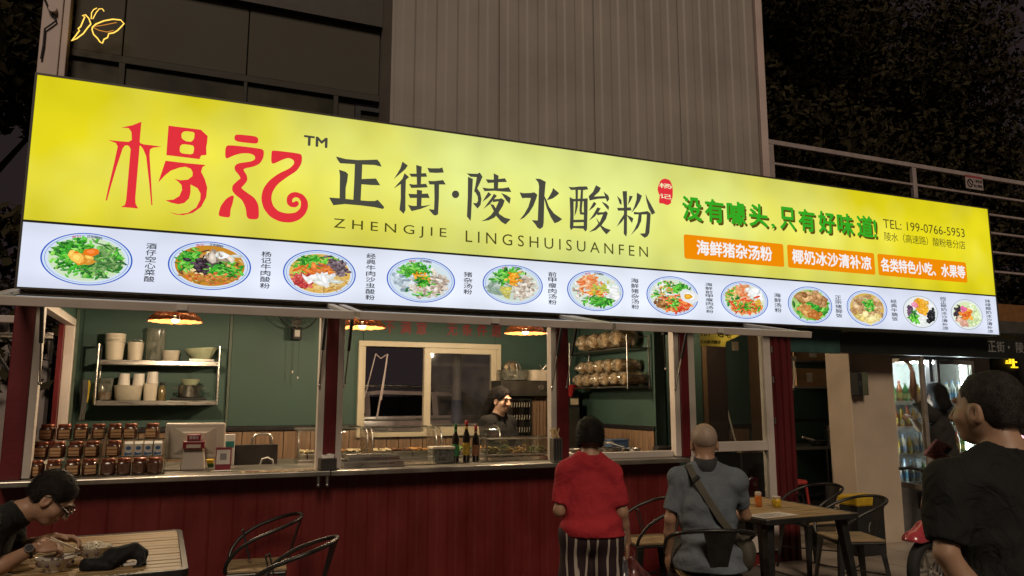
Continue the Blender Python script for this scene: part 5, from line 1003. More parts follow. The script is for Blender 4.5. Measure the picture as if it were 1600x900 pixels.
# rack of noodle bags on the right wall
BAG = glassmat('clear_bag_film', (.85,.78,.62), .18, 2.2, haze=.34, hazecol=(.66,.56,.40)); NOOD = mat('dried_noodle', (.40,.28,.13), .6, var=.35, scale=30, stretch=(8,1,8), bump=.4)
t = thing('noodle_rack', 'steel wall rack stacked with bags of dried noodles on the right green wall', 'rack', (4.37, .72, 1.66))
for y in (0, 1.30):
    for x in (-.27, -.01): MB().cyl((x, y, 0), (x, y, .56), .010).build('upright', STEELD, t, smooth=True)
    for z in (.02, .14, .42, .54): MB().cyl((-.27, y, z), (-.01, y, z), .007).build('cross_bar', STEELD, t, smooth=True)
for z in (.02, .42): MB().box(-.27, 0, 0, 1.30, z, z+.012).build('shelf_board', STEELD, t)
def bag(c, r, L, lab, axis='x', rz=0):
    q = thing('noodle_bag', lab, 'bag', c, rz, 'bags of dried noodles'); f = Field((-L/2-.06, -r-.03, -r-.03), (L/2+.06, r+.03, r+.03), .009)
    f.cap((-L/2+r*.6, 0, 0), (L/2-r*.6, 0, 0), r*.92, r*.92); f.ell((-L/2-.0, 0, 0), (.05, r*.5, r*.35), k=.03); f.ell((L/2, 0, 0), (.05, r*.5, r*.35), k=.03); f.folds(.0045, (40, 55, 60), seed=int(1000*abs(c[1]))); f.build('film', BAG, q)
    MB().cyl((-L/2+.04, 0, 0), (L/2-.04, 0, 0), r*.5).build('noodle_core', NOOD, q, smooth=True)
    for k in range(7):
        a = k*.9; MB().tube([(-L/2+.05, r*.55*math.cos(a), r*.5*math.sin(a)), (0, r*.6*math.cos(a+.2), r*.55*math.sin(a+.2)), (L/2-.05, r*.55*math.cos(a), r*.5*math.sin(a))], r*.26, 6).build('noodle_bundle', NOOD, q, smooth=True)
for i in range(6): bag((4.23, .82+.20*i, 1.66+.115), .078, .30, f'clear bag of dried noodles in the lower layer of the rack, {["nearest the front", "second from the front", "third from the front", "fourth from the front", "fifth from the front", "deepest in the corner"][i]}')
for i in range(5): bag((4.22, .93+.20*i, 1.66+.255), .075, .30, f'clear bag of dried noodles in the upper layer of the rack, {["nearest the front", "second from the front", "third from the front", "fourth from the front", "deepest in the corner"][i]}')
for i in range(4): bag((4.21, .95+.26*i, 2.20), .10, .28, f'puffy noodle bag on top of the wall rack, {["nearest the front", "second from the front", "third from the front", "deepest in the corner"][i]}')
t = thing('wall_holder', 'small black holder with hanging strap on the right green wall', 'holder', (4.385, .45, 2.20)); MB().box(-.03, .013, -.03, .03, 0, .06).build('box', BLACKM, t, bev=.004); MB().cyl((-.02, 0, 0), (-.02, -.02, -.32), .004, seg=5).build('strap', BLACKM, t); MB().ball((-.02, -.02, -.34), .012).build('tassel', WHITEP, t, smooth=True)
# ================================================================ TABLES AND CHAIRS
SEATW = mat('worn_seat_wood', (.27,.19,.10), .55, var=.3, scale=5, stretch=(9,1,9), bump=.1)
def make_chair(lab):
    t = thing('metal_armchair', lab, 'chair', group='dark metal armchairs with wooden seats')
    H_ = [(-.20,.19,.455),(-.235,.18,.52),(-.258,.12,.60),(-.268,.02,.665),(-.262,-.08,.705),(-.235,-.17,.735),(-.17,-.235,.755),(-.09,-.268,.765),(0,-.278,.768)]
    H_ = H_+[(-x, y, z) for x, y, z in H_[-2::-1]]; P = []
    for i in range(len(H_)-1):     # smooth the hoop
        p0, p1, p2, p3 = [Vector(H_[max(0, min(len(H_)-1, i+k))]) for k in (-1, 0, 1, 2)]
        for u in (0, .33, .66): P.append(.5*((2*p1)+(p2-p0)*u+(2*p0-5*p1+4*p2-p3)*u*u+(3*p1-p0-3*p2+p3)*u**3))
    P.append(Vector(H_[-1])); MB().tube(P, .0125, 8).build('arm_hoop', GUN, t, smooth=True)
    n = 6; sp_ = MB(); rows = []
    for j in range(n+1):
        f = j/n; w = .048+.055*f**1.6; y = -.195-.082*f; z = .462+.295*f; rows.append([(-w, y+.006*f, z), (-w*.5, y-.004, z), (w*.5, y-.004, z), (w, y+.006*f, z), (w, y+.010, z), (-w, y+.010, z)])
    sp_.loft(rows).build('back_splat', GUN, t, smooth=True)
    MB().prism([(-.03, .5), (.03, .5), (.042, .70), (-.042, .70)], -.004, .004, holes=[[(-.022, .508), (.022, .508), (.033, .692), (-.033, .692)]]).build('pressed_groove', BLACKM, t, loc=(0, -.2465, 0), rot=(R(-15.5), 0, 0)).location = (0, -.083, .017)
    MB().box(-.20, .20, -.19, .19, .425, .446).build('seat_pan', GUN, t, bev=.012)
    for k in range(6): MB().box(-.195+k*.0652, -.195+k*.0652+.0615, -.188, .188, .447, .464).build('seat_slat', SEATW, t, bev=.004)
    for sx in (-1, 1):
        for sy in (-1, 1):
            a = [(sx*(.19-d), sy*(.18-e), .43) for d, e in ((0, 0), (.05, 0), (0, .05))]; b = [(sx*(.235-d), sy*(.225-e), 0) for d, e in ((0, 0), (.028, 0), (0, .028))]
            MB().add(a+b, [(0,1,4,3),(0,2,5,3),(1,2,5,4),(0,1,2),(3,4,5)]).build('leg', GUN, t)
    MB().cyl((-.21, -.2, .2), (.21, .2, .2), .006).cyl((-.21, .2, .2), (.21, -.2, .2), .006).build('cross_brace', GUN, t, smooth=True)
    return t
ch0 = make_chair('dark metal armchair against the red counter front, left of the two by the eating man'); ch0.location = (.47, -.46, 0); ch0.rotation_euler = (0, 0, R(84))
dup(ch0, (.54, -1.42, 0), R(68), 'dark metal armchair nearest the camera at left, its hoop catching the light')
dup(ch0, (3.42, -.68, 0), R(80), 'dark metal armchair between the woman in red and the bald man')
dup(ch0, (3.10, -1.86, 0), R(-22), 'dark metal armchair the bald man sits on')
dup(ch0, (5.32, -.42, 0), R(84), 'dark metal armchair behind the right table, close to the red column')
dup(ch0, (4.98, -1.20, 0), R(70), 'dark metal armchair at the right end of the right table, its back splat showing')
def table(lab, cx, cy, sx, sy, n, slat, along_x, rz=0):
    t = thing('slatted_table', lab, 'table', (cx, cy, 0), rz, 'slatted wooden tables'); top = .75; fr = .03
    # rounded black rim
    P = []; r = .05
    for ax, ay, s0 in ((sx-r, sy-r, 0), (-sx+r, sy-r, 90), (-sx+r, -sy+r, 180), (sx-r, -sy+r, 270)): P += [(ax+r*math.cos(R(s0+k*22.5)), ay+r*math.sin(R(s0+k*22.5))) for k in range(5)]
    Q = [(x*(sx-fr)/sx, y*(sy-fr)/sy) for x, y in P]
    m = MB(); k = len(P); v = [(x, y, top-.035) for x, y in P]+[(x, y, top) for x, y in P]+[(x, y, top) for x, y in Q]+[(x, y, top-.035) for x, y in Q]
    m.add(v, [(a*k+i, a*k+(i+1)%k, ((a+1)%4)*k+(i+1)%k, ((a+1)%4)*k+i) for a in range(4) for i in range(k)]).build('rim', GUN, t, bev=.003)
    a, b = (sy-fr, sx-fr) if along_x else (sx-fr, sy-fr)
    for i in range(n):
        p0 = -a+2*a*i/n+.007; p1 = -a+2*a*(i+1)/n-.007; q = MB().box(-b, b, p0, p1, top-.024, top-.001+random.uniform(-.001, .0015)) if along_x else MB().box(p0, p1, -b, b, top-.024, top-.001+random.uniform(-.001, .0015))
        q.build('slat', slat, t, bev=.003)
    MB().box(-sx+.04, sx-.04, -sy+.04, sy-.04, top-.045, top-.0355).build('under_frame', BLACKM, t)
    for s in (-1, 1):
        for u in (-1, 1):
            MB().add([(s*(sx-.10)+d*.03, u*(sy-.10)+e*.03, top-.046) for d, e in ((-1,-1),(1,-1),(1,1),(-1,1))]+[(s*(sx-.03)+d*.02, u*(sy-.03)+e*.02, 0) for d, e in ((-1,-1),(1,-1),(1,1),(-1,1))], [(0,1,5,4),(1,2,6,5),(2,3,7,6),(3,0,4,7),(3,2,1,0),(4,5,6,7)]).build('leg', GUN, t)
    return t
table('slatted wooden table where the man eats at the lower left', -.415, -1.31, .43, .63, 14, WOODT, True, R(2))
table('slatted wooden table with condiments at the right, in front of the bald man', 4.03, -1.30, .43, .52, 12, WOODT, True)
TT = .752
# things on the left table
CH = mat('white_enamel', (.58,.54,.47), .25, var=.05, coat=.4); PR = mat('bowl_print', (.10,.06,.07), .4)
def ricebowl(c, r, lab, food):
    t = thing('noodle_bowl', lab, 'bowl', c); h = r*.72
    MB().lathe([(r*.45, 0), (r*.48, .008), (r*.5, .014), (r*.8, h*.5), (r, h), (r*1.02, h+.002), (r*.97, h), (r*.78, h*.52), (r*.4, .03), (0, .025)], seg=28).build('bowl_shell', CH, t, smooth=True)
    for k in range(10):
        a = k*.628; u = h*.62; q = r*.875
        MB().ball((q*.985*math.cos(a), q*.985*math.sin(a), u), (.0085, .0085, .010), 8, 6).build('painted_flower', PR, t, smooth=True)
    if food:
        m = MB()
        for i in range(90):
            a = random.uniform(0, 6.28); d = r*.8*math.sqrt(random.random()); z = h*.86+.028*(1-(d/(r*.8))**2); p = Vector((d*math.cos(a), d*math.sin(a), z)); e = Vector((random.uniform(-1,1), random.uniform(-1,1), random.uniform(-.2,.4)))*.02
            m.tube([p-e, p+Vector((0,0,.006)), p+e], .0035, 5)
        tag(m.build('rice_noodles', mat('white_noodles', (.66,.60,.48), .5), t, smooth=True), kind='stuff'); MB().lathe([(r*.82, h*.74), (r*.5, h*.9), (0, h*.98)], seg=18).build('noodle_mound', mat('white_noodles', (.66,.60,.48), .5), t, smooth=True)
    else: MB().lathe([(r*.8, h*.62), (0, h*.64)], seg=20).build('soup', mat('brown_soup', (.14,.075,.03), .15), t, smooth=True)
b1 = at(142, 862, -1.45); ricebowl((-.415, -1.50, TT), .085, 'white patterned bowl heaped with pale noodles on the left table', True)
ricebowl((-.55, -1.73, TT), .085, "white patterned bowl of soup under the eating man's hands", False)
bag_ = thing('black_bag', 'crumpled black bag lying on the left table beside the bowls', 'bag', (-.285, -1.72, TT))
f = Field((-.21, -.16, -.01), (.20, .16, .18), .007); f.cap((-.15, -.06, .03), (-.02, -.02, .055), .045, .06); f.cap((-.02, -.02, .06), (.09, .03, .09), .06, .05); f.cap((.08, .03, .09), (.14, .0, .07), .045, .035); f.cap((.14, 0, .06), (.13, -.03, .0), .03, .025); f.cap((-.17, -.06, .02), (-.05, -.09, .02), .03, .03); f.ell((.07, -.03, .02), (.045, .07, .028), op='-', k=.02); f.folds(.006, (30, 28, 40), 5); f.cut((0, 0, .001), (0, 0, -1)); f.build('cloth_body', mat('black_nylon', (.010,.010,.011), .7, bump=.3, spec=.25), bag_)
MB().tube([(.12,-.02,.09),(.15,-.05,.08),(.155,-.07,.03),(.13,-.08,.006),(.09,-.09,.006)], .007, 6).build('strap', BLACKM, bag_, smooth=True); bag_.scale = (.78, .78, .72)
ph = thing('tissue_packet', 'small white tissue packet under the black bag on the left table', 'packet', (-.225, -1.72, TT), R(20)); MB().box(-.04, .04, -.025, .025, 0, .012).build('pack', WHITEP, ph, bev=.004); MB().box(-.03, .03, -.004, .004, .0122, .014).build('flap', mat('stand_card', (.62,.56,.5), .4), ph)
# things on the right table
def sauce(c, lab, capc, liq, h=.085, r=.026, spout=False):
    t = thing('condiment_jar', lab, 'jar', c); MB().lathe([(r*.92, 0), (r, .004), (r, h*.72), (r*.85, h*.8)], seg=16).build('liquid', liq, t, smooth=True)
    MB().lathe([(r*.9, h*.805), (r*.92, h*.82), (r*.92, h), (r*.6, h*1.04)], seg=16).build('cap', capc, t, smooth=True)
    if spout: MB().lathe([(r*.35, h*1.042), (r*.2, h*1.2), (r*.12, h*1.3)], seg=10).build('spout', capc, t, smooth=True)
CHI = mat('chilli_sauce', (.42,.12,.02), .2, coat=.5, var=.4, scale=40); YEL = mat('yellow_pepper_sauce', (.50,.32,.02), .2, coat=.5, var=.5, scale=40); CLR = mat('frosted_cap', (.50,.42,.34), .4); YC = mat('yellow_cap', (.55,.42,.03), .4)
p = at(1174, 787, -1.1); sauce((4.03, -1.10, TT), 'yellow capped sauce jar nearest the bald man on the right table', YC, YEL); sauce((4.01, -1.27, TT), 'tall orange sauce jar with frosted lid on the right table', CLR, CHI, .105); sauce((4.13, -1.33, TT), 'squat yellow pickle jar with clear lid, rightmost on the right table', CLR, YEL, .075, .034)
pp = thing('paper_menu', 'white sheet of paper on the near corner of the right table', 'paper', (3.79, -1.66, TT+.001), R(6)); MB().box(-.17, .17, -.09, .09, 0, .0012).build('sheet', mat('paper_white', (.62,.56,.50), .6), pp); lm = MB()
for k in range(9): lm.box(-.14, .14-.05*(k%3), -.07+k*.016, -.064+k*.016, .0016, .002)
tag(lm.build('printed_lines', mat('grey_print', (.30,.26,.24), .6), pp), kind='stuff')
# ================================================================ PEOPLE
def V3(*a): return np.array(a, float)
def frame(f, u):
    f = np.array(f, float); f /= np.linalg.norm(f); u = np.array(u, float); r = np.cross(f, u); r /= np.linalg.norm(r); return np.stack([r, f, np.cross(r, f)], 1)
def add_head(F, c, M, s=1.0, ears=True, jaw=1.0):
    P = lambda x, y, z: c+s*(M@V3(x, y, z)); E = lambda x, y, z, r, k=.012, op='+': F.ell(P(x, y, z), np.array(r)*s, M, k, op)
    E(0, -.018, .030, (.074, .094, .082), .02); E(0, .020, -.035, (.060*jaw, .070, .074), .03); E(0, .055, -.085, (.030*jaw, .025, .022), .02)
    for x in (-1, 1):
        E(x*.040, .052, -.028, (.026, .028, .024), .02)
        E(x*.032, .098, .006, (.018, .013, .010), .012, '-')
        if ears: E(x*.074, -.004, -.016, (.010, .020, .032), .010); E(x*.082, -.000, -.012, (.006, .010, .018), .006, '-')
    E(0, .080, .026, (.046, .012, .010), .014)
    F.cap(P(0, .086, .008), P(0, .106, -.026), .008*s, .0125*s, .010)
    for x in (-1, 1): E(x*.012, .094, -.030, (.008, .009, .007), .006)
    E(0, .086, -.056, (.022, .009, .0065), .006); E(0, .084, -.068, (.019, .009, .007), .006); F.cap(P(-.02, .097, -.0615), P(.02, .097, -.0615), .0022*s, .0022*s, .004, '-')
def add_hand(F, w, d, n, side, curl=.5, s=1.0):
    d = d/np.linalg.norm(d); n = n-d*(n@d); n = n/np.linalg.norm(n); a = np.cross(d, n)*side     # a points to the thumb side
    M = np.stack([a, d, n], 1); F.ell(w+d*.048*s, (.038*s, .048*s, .015*s), M, .012)
    for i, (o, L) in enumerate(((.028, .072), (.010, .080), (-.009, .074), (-.027, .058))):
        b = w+d*.085*s+a*o*s; t1 = d*math.cos(curl*.9)+n*math.sin(curl*.9); t2 = d*math.cos(curl*2.2)+n*math.sin(curl*2.2); t3 = d*math.cos(curl*3.1)+n*math.sin(curl*3.1)
        m1 = b+t1*L*.45*s; m2 = m1+t2*L*.33*s; e = m2+t3*L*.25*s; F.chain([b-d*.02*s, b, m1, m2, e], [.010*s, .0092*s, .0085*s, .0078*s, .0065*s], .006)
    b = w+d*.022*s+a*.030*s; m1 = b+(a*.75+d*.6+n*.25)*.034*s; e = m1+(d*.85+a*.15+n*.45)*.032*s; F.chain([b, m1, e], [.013*s, .010*s, .0078*s], .008)
def person(lab, loc, rz, J, skin, hands=None, hs=1.0, res=.0062, jaw=1.0, build=1.0, ears=True):
    t = thing('person', lab, 'person', loc, rz)
    pts = np.array([J[k] for k in J if k not in ('hf', 'hu')]); F = Field(pts.min(0)-.2, pts.max(0)+.2, res)
    M = frame(J['hf'], J['hu']); add_head(F, J['head'], M, hs, ears, jaw)
    F.cap(J['nb']-.0*M[:, 2], J['head']-.03*M[:, 2]-.02*M[:, 1], .054*build, .052*build, .03)
    sp = J['nb']-J['pel']; sp = sp/np.linalg.norm(sp); sh = J['sr']-J['sl']; T = frame(np.cross(sp, sh), sp); b = build
    F.ell(J['pel'], (.155*b, .11*b, .12), T, .05); F.ell((J['pel']+J['chest'])/2, (.14*b, .10*b, .17), T, .05); F.ell(J['chest'], (.16*b, .105*b, .17), T, .05)
    for a, k in (('l', 1), ('r', -1)):
        F.cap(J['nb'], J['s'+a], .05, .048, .04); F.chain([J['s'+a], (J['s'+a]+J['e'+a])/2, J['e'+a]], [.050*b, .044*b, .036], .02); F.chain([J['e'+a], J['e'+a]*.6+J['w'+a]*.4, J['w'+a]], [.036, .037*b, .025], .015)
        if hands and a in hands: d, n, c = hands[a]; add_hand(F, J['w'+a], V3(*d), V3(*n), -k, c)
        F.chain([J['h'+a], J['k'+a]], [.080*b, .055], .03); F.chain([J['k'+a], J['k'+a]*.62+J['a'+a]*.38, J['a'+a]], [.053, .052, .034], .02)
        fd = J.get('foot', V3(0, 1, 0)); F.chain([J['a'+a]+V3(0, 0, -.03), J['a'+a]+fd*.10+V3(0, 0, -.05), J['a'+a]+fd*.16+V3(0, 0, -.055)], [.035, .034, .024], .02)
    o = F.build('body', skin, t); return t, T, M
def cloth(name, mt, t, J, T, hem, sleeve=.75, b=1.0, neck=.062, amp=.004, seed=1, flare=0, res=.008, label=None, hemn=None, lsleeve=False, bb=1.0, nup=.045):
    pts = np.array([J[k] for k in ('pel', 'nb', 'sl', 'sr', 'el', 'er', 'chest', 'wl', 'wr')]); F = Field(pts.min(0)-.22, pts.max(0)+.2, res)
    F.ell(J['pel'], ((.17+flare)*b, (.125+flare*.6)*b, .16), T, .08); F.ell((J['pel']+J['chest'])/2, ((.162+flare*.6)*b, (.118+flare*.4)*b, .18), T, .06); F.ell(J['chest'], (.178*b, .120*b, .18), T, .05)
    if hem is not None: F.chain([J['pel'], hem], [.12*b, .12*b], .08); F.ell(hem, ((.175+flare)*b, (.125+flare*.6)*b, .12), T, .08)
    S = Field(F.lo, F.ax_hi, res)
    for a in 'lr':
        F.cap(J['nb'], J['s'+a], .056, .060*b, .05); F.ell(J['s'+a], (.058*b, .058*b, .054*b), None, .04); d = J['e'+a]-J['s'+a]; L = np.linalg.norm(d); d = d/L; e = J['s'+a]+d*L*sleeve
        if lsleeve: S.chain([J['s'+a], J['e'+a], J['w'+a]], [.062*b, .052*b, .036], .02)
        else:
            S.chain([J['s'+a], e+d*.05], [.062*b, .055*b], .02); q = S.sub(e-.13, e+.13)
            if q: sl, G = q; S.d[sl] = np.maximum(S.d[sl], sum((G[i]-e[i])*d[i] for i in range(3)))
    k = .03; h = np.clip(.5+.5*(F.d-S.d)/k, 0, 1); F.d = F.d*(1-h)+S.d*h-k*h*(1-h)
    F.folds(amp, (13, 11, 20), seed); F.grow(amp*.8); G = np.meshgrid(*F.ax, indexing='ij'); zc = J['chest'][2]
    F.d += .75*amp*np.sin(58*G[2]+2.6*np.sin(9*G[0]+seed)+1.7*np.sin(13*G[1]))*np.clip((zc-.02-G[2])/.12, 0, 1)   # slack folds over the waist
    F.d += .5*amp*np.sin(46*G[0]+2*np.sin(11*G[2]+seed)+30*G[2]*np.sign(G[0]))*np.clip((G[2]-zc+.12)/.1, 0, 1)
    F.ell(J['pel'], (.163*bb, .118*bb, .128), T, .02); F.ell((J['pel']+J['chest'])/2, (.148*bb, .108*bb, .178), T, .02); F.ell(J['chest'], (.168*bb, .113*bb, .178), T, .02)
    for a in 'lr': F.cap(J['nb'], J['s'+a], .058, .056, .02)
    up = J['nb']-J['chest']; up = up/np.linalg.norm(up)
    F.cap(J['nb']+up*nup, J['head']+up*.06, neck*.95, neck+.008, .012, '-')
    if hem is not None: n = hemn if hemn is not None else (hem-J['pel'])/np.linalg.norm(hem-J['pel']); F.cut(hem, n)
    return F.build(name, mt, t, label)
def trousers(mt, t, J, waist, b=1.0, wide=0, amp=.003, seed=4, label=None):
    pts = np.array([J[k] for k in ('pel', 'hl', 'hr', 'kl', 'kr', 'al', 'ar')]); F = Field(pts.min(0)-.2, pts.max(0)+.2, .009)
    F.ell(J['pel'], (.165*b, .12*b, .13), None, .06)
    for a in 'lr': F.cap(J['pel'], J['h'+a], .10*b, .10*b, .05); F.chain([J['h'+a], J['k'+a], J['a'+a]+(J['k'+a]-J['a'+a])*.05], [(.092+wide*.3)*b, .070+wide*.8, .055+wide], .03)
    F.folds(amp, (12, 10, 14), seed)
    if waist: F.cut((0, 0, waist), (0, 0, 1))
    for a in 'lr': F.d = F.d
    return F.build('trousers', mt, t, label)
def hair_mat(name, col, fade):
    """hair that thins out towards its edge: the mesh carries its distance to the hairline"""
    if name in MC: return MC[name]
    m = mat(name, col, .6, var=.5, scale=40, bump=.6, bscale=180, spec=.2); N = m.node_tree.nodes; L = m.node_tree.links; p = N['Principled BSDF']
    a = N.new('ShaderNodeAttribute'); a.attribute_name = 'edge'; tc = N.new('ShaderNodeTexCoord'); n = N.new('ShaderNodeTexNoise'); n.inputs['Scale'].default_value = 300; n.inputs['Detail'].default_value = 2; L.new(tc.outputs['Object'], n.inputs[0])
    q = N.new('ShaderNodeMath'); q.operation = 'DIVIDE'; q.inputs[1].default_value = fade; L.new(a.outputs['Fac'], q.inputs[0])
    d = N.new('ShaderNodeMath'); d.operation = 'ADD'; L.new(q.outputs[0], d.inputs[0]); L.new(n.outputs[0], d.inputs[1])
    r = N.new('ShaderNodeMapRange'); r.inputs[1].default_value = .45; r.inputs[2].default_value = .95; L.new(d.outputs[0], r.inputs[0]); L.new(r.outputs[0], p.inputs['Alpha']); return m
def hair(t, J, M, s=1.0, mt=None, extra=None, low=-.06, back=1.07, face=(.085, .085, .10), fz=-.03, fade=.012, n=2600, ln=.012, flow=(0, -.35, -1), lift=.5, seed=5, tail=None):
    c = J['head']; F = Field(c-np.array((.24, .24, .40))*s, c+.2*s, .0055); P = lambda x, y, z: c+s*(M@V3(x, y, z))
    F.ell(P(0, -.020, .034), np.array((.081, .101, .088))*s*back, M, .02); F.ell(P(0, -.05, -.02), np.array((.070, .060, .075))*s*back, M, .03)
    if extra: extra(F, P)
    F.folds(.0018, (70, 60, 40), 3)
    F.ell(P(0, .115, fz), np.array(face)*s, M, .012, '-')     # face opening
    F.ell(P(.085, .01, -.035), np.array((.03, .035, .045))*s, M, .01, '-'); F.ell(P(-.085, .01, -.035), np.array((.03, .035, .045))*s, M, .01, '-')
    pn = -M[:, 2]*1.0-M[:, 1]*.25; pn = pn/np.linalg.norm(pn); p0 = P(0, 0, low); F.cut(p0, pn)
    if tail: F.chain([P(*q[:3]) for q in tail], [q[3] for q in tail], .02)
    o = F.build('hair', mt or hair_mat('black_hair_%d' % int(fade*1000), (.010,.008,.007), fade), t); me = o.data
    V = np.array([v.co for v in me.vertices]); Nn = np.array([v.normal for v in me.vertices]); e = -((V-p0)@pn)
    X = (V-P(0, .115, fz))@M; q = np.array(face)*s; k0 = np.sqrt(((X/q)**2).sum(1)); e = np.minimum(e, (k0-1)*q.min())
    if tail: e = np.where(((V-c)@M)[:, 1] < -.06*s, .1, e)
    at_ = me.attributes.new('edge', 'FLOAT', 'POINT'); at_.data.foreach_set('value', np.clip(e, 0, 1).astype(np.float32))
    r = np.random.default_rng(seed); I = np.where(e > .004)[0]; I = r.choice(I, n); fl = M@np.array(flow, float); fl /= np.linalg.norm(fl)
    D = Nn[I]*lift+fl*(1-lift*.4)+r.normal(size=(n, 3))*.22; tang = D-Nn[I]*np.clip((D*Nn[I]).sum(1), None, 0)[:, None]; tang /= np.linalg.norm(tang, axis=1)[:, None]
    W = np.cross(tang, Nn[I]+r.normal(size=(n, 3))*.3); W /= np.linalg.norm(W, axis=1)[:, None]; L = ln*(.5+r.random(n))[:, None]; B = V[I]+r.normal(size=(n, 3))*.002; w_ = .0011
    G = np.stack([B-W*w_, B+W*w_, B+tang*L+Nn[I]*L*.12], 1).reshape(-1, 3); hm = bpy.data.meshes.new('hair_strands'); hm.from_pydata(G.tolist(), [], [(3*i, 3*i+1, 3*i+2) for i in range(n)]); mobj('strands', hm, HAIR, o)['kind'] = 'stuff'
    return o
def shoes(t, J, m):
    for a in 'lr':
        f = Field(J['a'+a]-V3(.12, .14, .1), J['a'+a]+V3(.12, .26, .06), .009); fd = J.get('foot', V3(0, 1, 0)); q = J['a'+a]; f.chain([q+V3(0, 0, -.03)-fd*.04, q+fd*.10+V3(0, 0, -.045), q+fd*.18+V3(0, 0, -.055)], [.045, .045, .035], .02); f.cut(V3(0, 0, q[2]-.082), (0, 0, -1)); f.build('shoe', m, t)
def to_local(p, loc, rz):
    d = Vector(p)-Vector(loc); return np.array((d.x*math.cos(rz)+d.y*math.sin(rz), -d.x*math.sin(rz)+d.y*math.cos(rz), d.z))

# ---- woman in red ordering at the counter
wl_, wz = (2.17, -2.0, 0), R(-24)
J = dict(pel=V3(0, -.01, .80), chest=V3(0, 0, 1.03), nb=V3(0, -.02, 1.205), head=V3(.005, .015, 1.335), hf=V3(.05, 1, -.08), hu=V3(0, .08, 1), sl=V3(-.132, -.01, 1.135), sr=V3(.132, -.01, 1.13), el=V3(-.178, -.02, .92), er=V3(.180, -.02, .91), wl=V3(-.16, .17, .90), wr=V3(.215, .05, .735), hl=V3(-.085, 0, .76), hr=V3(.085, 0, .76), kl=V3(-.09, .02, .43), kr=V3(.09, .02, .43), al=V3(-.09, -.02, .09), ar=V3(.09, -.02, .09))
t, T, M = person('woman in red T-shirt and striped trousers standing at the counter with her back turned', wl_, wz, J, SKIND, dict(r=((.0, .12, -1), (-.9, .2, 0), .62), l=((.3, 1, .1), (.3, 0, -1), .5)), .95, build=.79)
cloth('shirt', fabric('red_cotton_shirt', (.40,.030,.040)), t, J, T, V3(0, -.01, .785), .80, .80, .060, .006, 2, flare=.03, hemn=V3(0, 0, -1), bb=.79)
STR = bpy.data.materials.new('wavy_striped_fabric'); STR.use_nodes = True; _n = STR.node_tree.nodes; _l = STR.node_tree.links; _a = _n.new('ShaderNodeTexCoord'); _m = _n.new('ShaderNodeMapping'); _m.inputs['Scale'].default_value = (1, .35, .22); _w = _n.new('ShaderNodeTexWave'); _w.bands_direction = 'X'; _w.inputs['Scale'].default_value = 5.6; _w.inputs['Distortion'].default_value = 3.2; _w.inputs['Detail'].default_value = 1; _w.inputs['Detail Scale'].default_value = 3; _r = _n.new('ShaderNodeValToRGB'); _r.color_ramp.elements[0].position = .84; _r.color_ramp.elements[0].color = (.022,.008,.012,1); _r.color_ramp.elements[1].position = .90; _r.color_ramp.elements[1].color = (.42,.36,.30,1)
_l.new(_a.outputs['Object'], _m.inputs[0]); _l.new(_m.outputs[0], _w.inputs[0]); _l.new(_w.outputs[1], _r.inputs[0]); _l.new(_r.outputs[0], _n['Principled BSDF'].inputs['Base Color']); _n['Principled BSDF'].inputs['Roughness'].default_value = .8
trousers(STR, t, J, .84, .98, .035, .006, label='dark trousers with wavy white stripes'); hair(t, J, M, .95, back=1.06, low=-.07, n=4000, ln=.013, lift=.3, extra=lambda F, P: F.ell(P(0, -.06, -.02), (.066, .05, .07), None, .03)); shoes(t, J, BLACKM)
hp = J['wr']+V3(0, .03, -.085); c, s = math.cos(wz), math.sin(wz); hw_ = Vector((wl_[0]+hp[0]*c-hp[1]*s, wl_[1]+hp[0]*s+hp[1]*c, hp[2]))
def plastic_bag(name, lab, top, w, h, m, seed, dx):
    t = thing(name, lab, 'bag', top); f = Field((-.2, -.16, -h-.08), (.2, .16, .06), .008); f.cap((0, 0, .01), (dx*.5, 0, -h*.35), .014, w*.7, .03); f.cap((dx*.5, 0, -h*.4), (dx, 0, -h*.8), w*.72, w, .05); f.folds(.009, (26, 24, 18), seed); f.build('film', m, t); MB().tube([(-.012, 0, .0), (-.018, 0, .05), (0, 0, .075), (.018, 0, .05), (.012, 0, 0)], .005, 6).build('handle', m, t, smooth=True)
    MB().ball((dx, 0, -h*.78), (w*.72, w*.6, w*.6)).build('contents', mat('bag_contents', (.18,.08,.07), .7, bump=.5), t, smooth=True)
plastic_bag('plastic_bag', "reddish translucent plastic bag hanging from the woman's right hand", hw_+Vector((.02, -.02, -.03)), .10, .34, glassmat('red_bag_film', (.62,.30,.28), .25, 2.0, haze=.36, hazecol=(.36,.13,.12)), 8, .07)
plastic_bag('plastic_bag', "small pale blue plastic bag hanging beside the reddish one", hw_+Vector((-.035, -.03, -.03)), .055, .26, glassmat('blue_bag_film', (.6,.62,.68), .25, 2.0, haze=.34, hazecol=(.28,.30,.34)), 9, -.01)

# ---- bald man on the chair
bl_, bz = (3.10, -1.86, 0), R(-31)
J = dict(pel=V3(0, -.04, .58), chest=V3(.0, -.01, .91), nb=V3(.0, .03, 1.125), head=V3(.0, .075, 1.268), hf=V3(-.02, 1, -.22), hu=V3(0, .2, 1), sl=V3(-.172, .01, 1.04), sr=V3(.172, .01, 1.035), el=V3(-.238, .0, .79), er=V3(.245, .09, .81), wl=V3(-.25, .10, .565), wr=V3(.22, .31, .78), hl=V3(-.10, 0, .55), hr=V3(.10, 0, .55), kl=V3(-.17, .40, .53), kr=V3(.17, .40, .53), al=V3(-.17, .36, .09), ar=V3(.17, .36, .09))
t, T, M = person('bald man in grey blue polo shirt sitting with his back to the camera', bl_, bz, J, SKIND, dict(l=((-.1, .3, -1), (.9, .2, .1), .35), r=((0, 1, -.1), (0, 0, -1), .3)), 1.12, build=1.0)
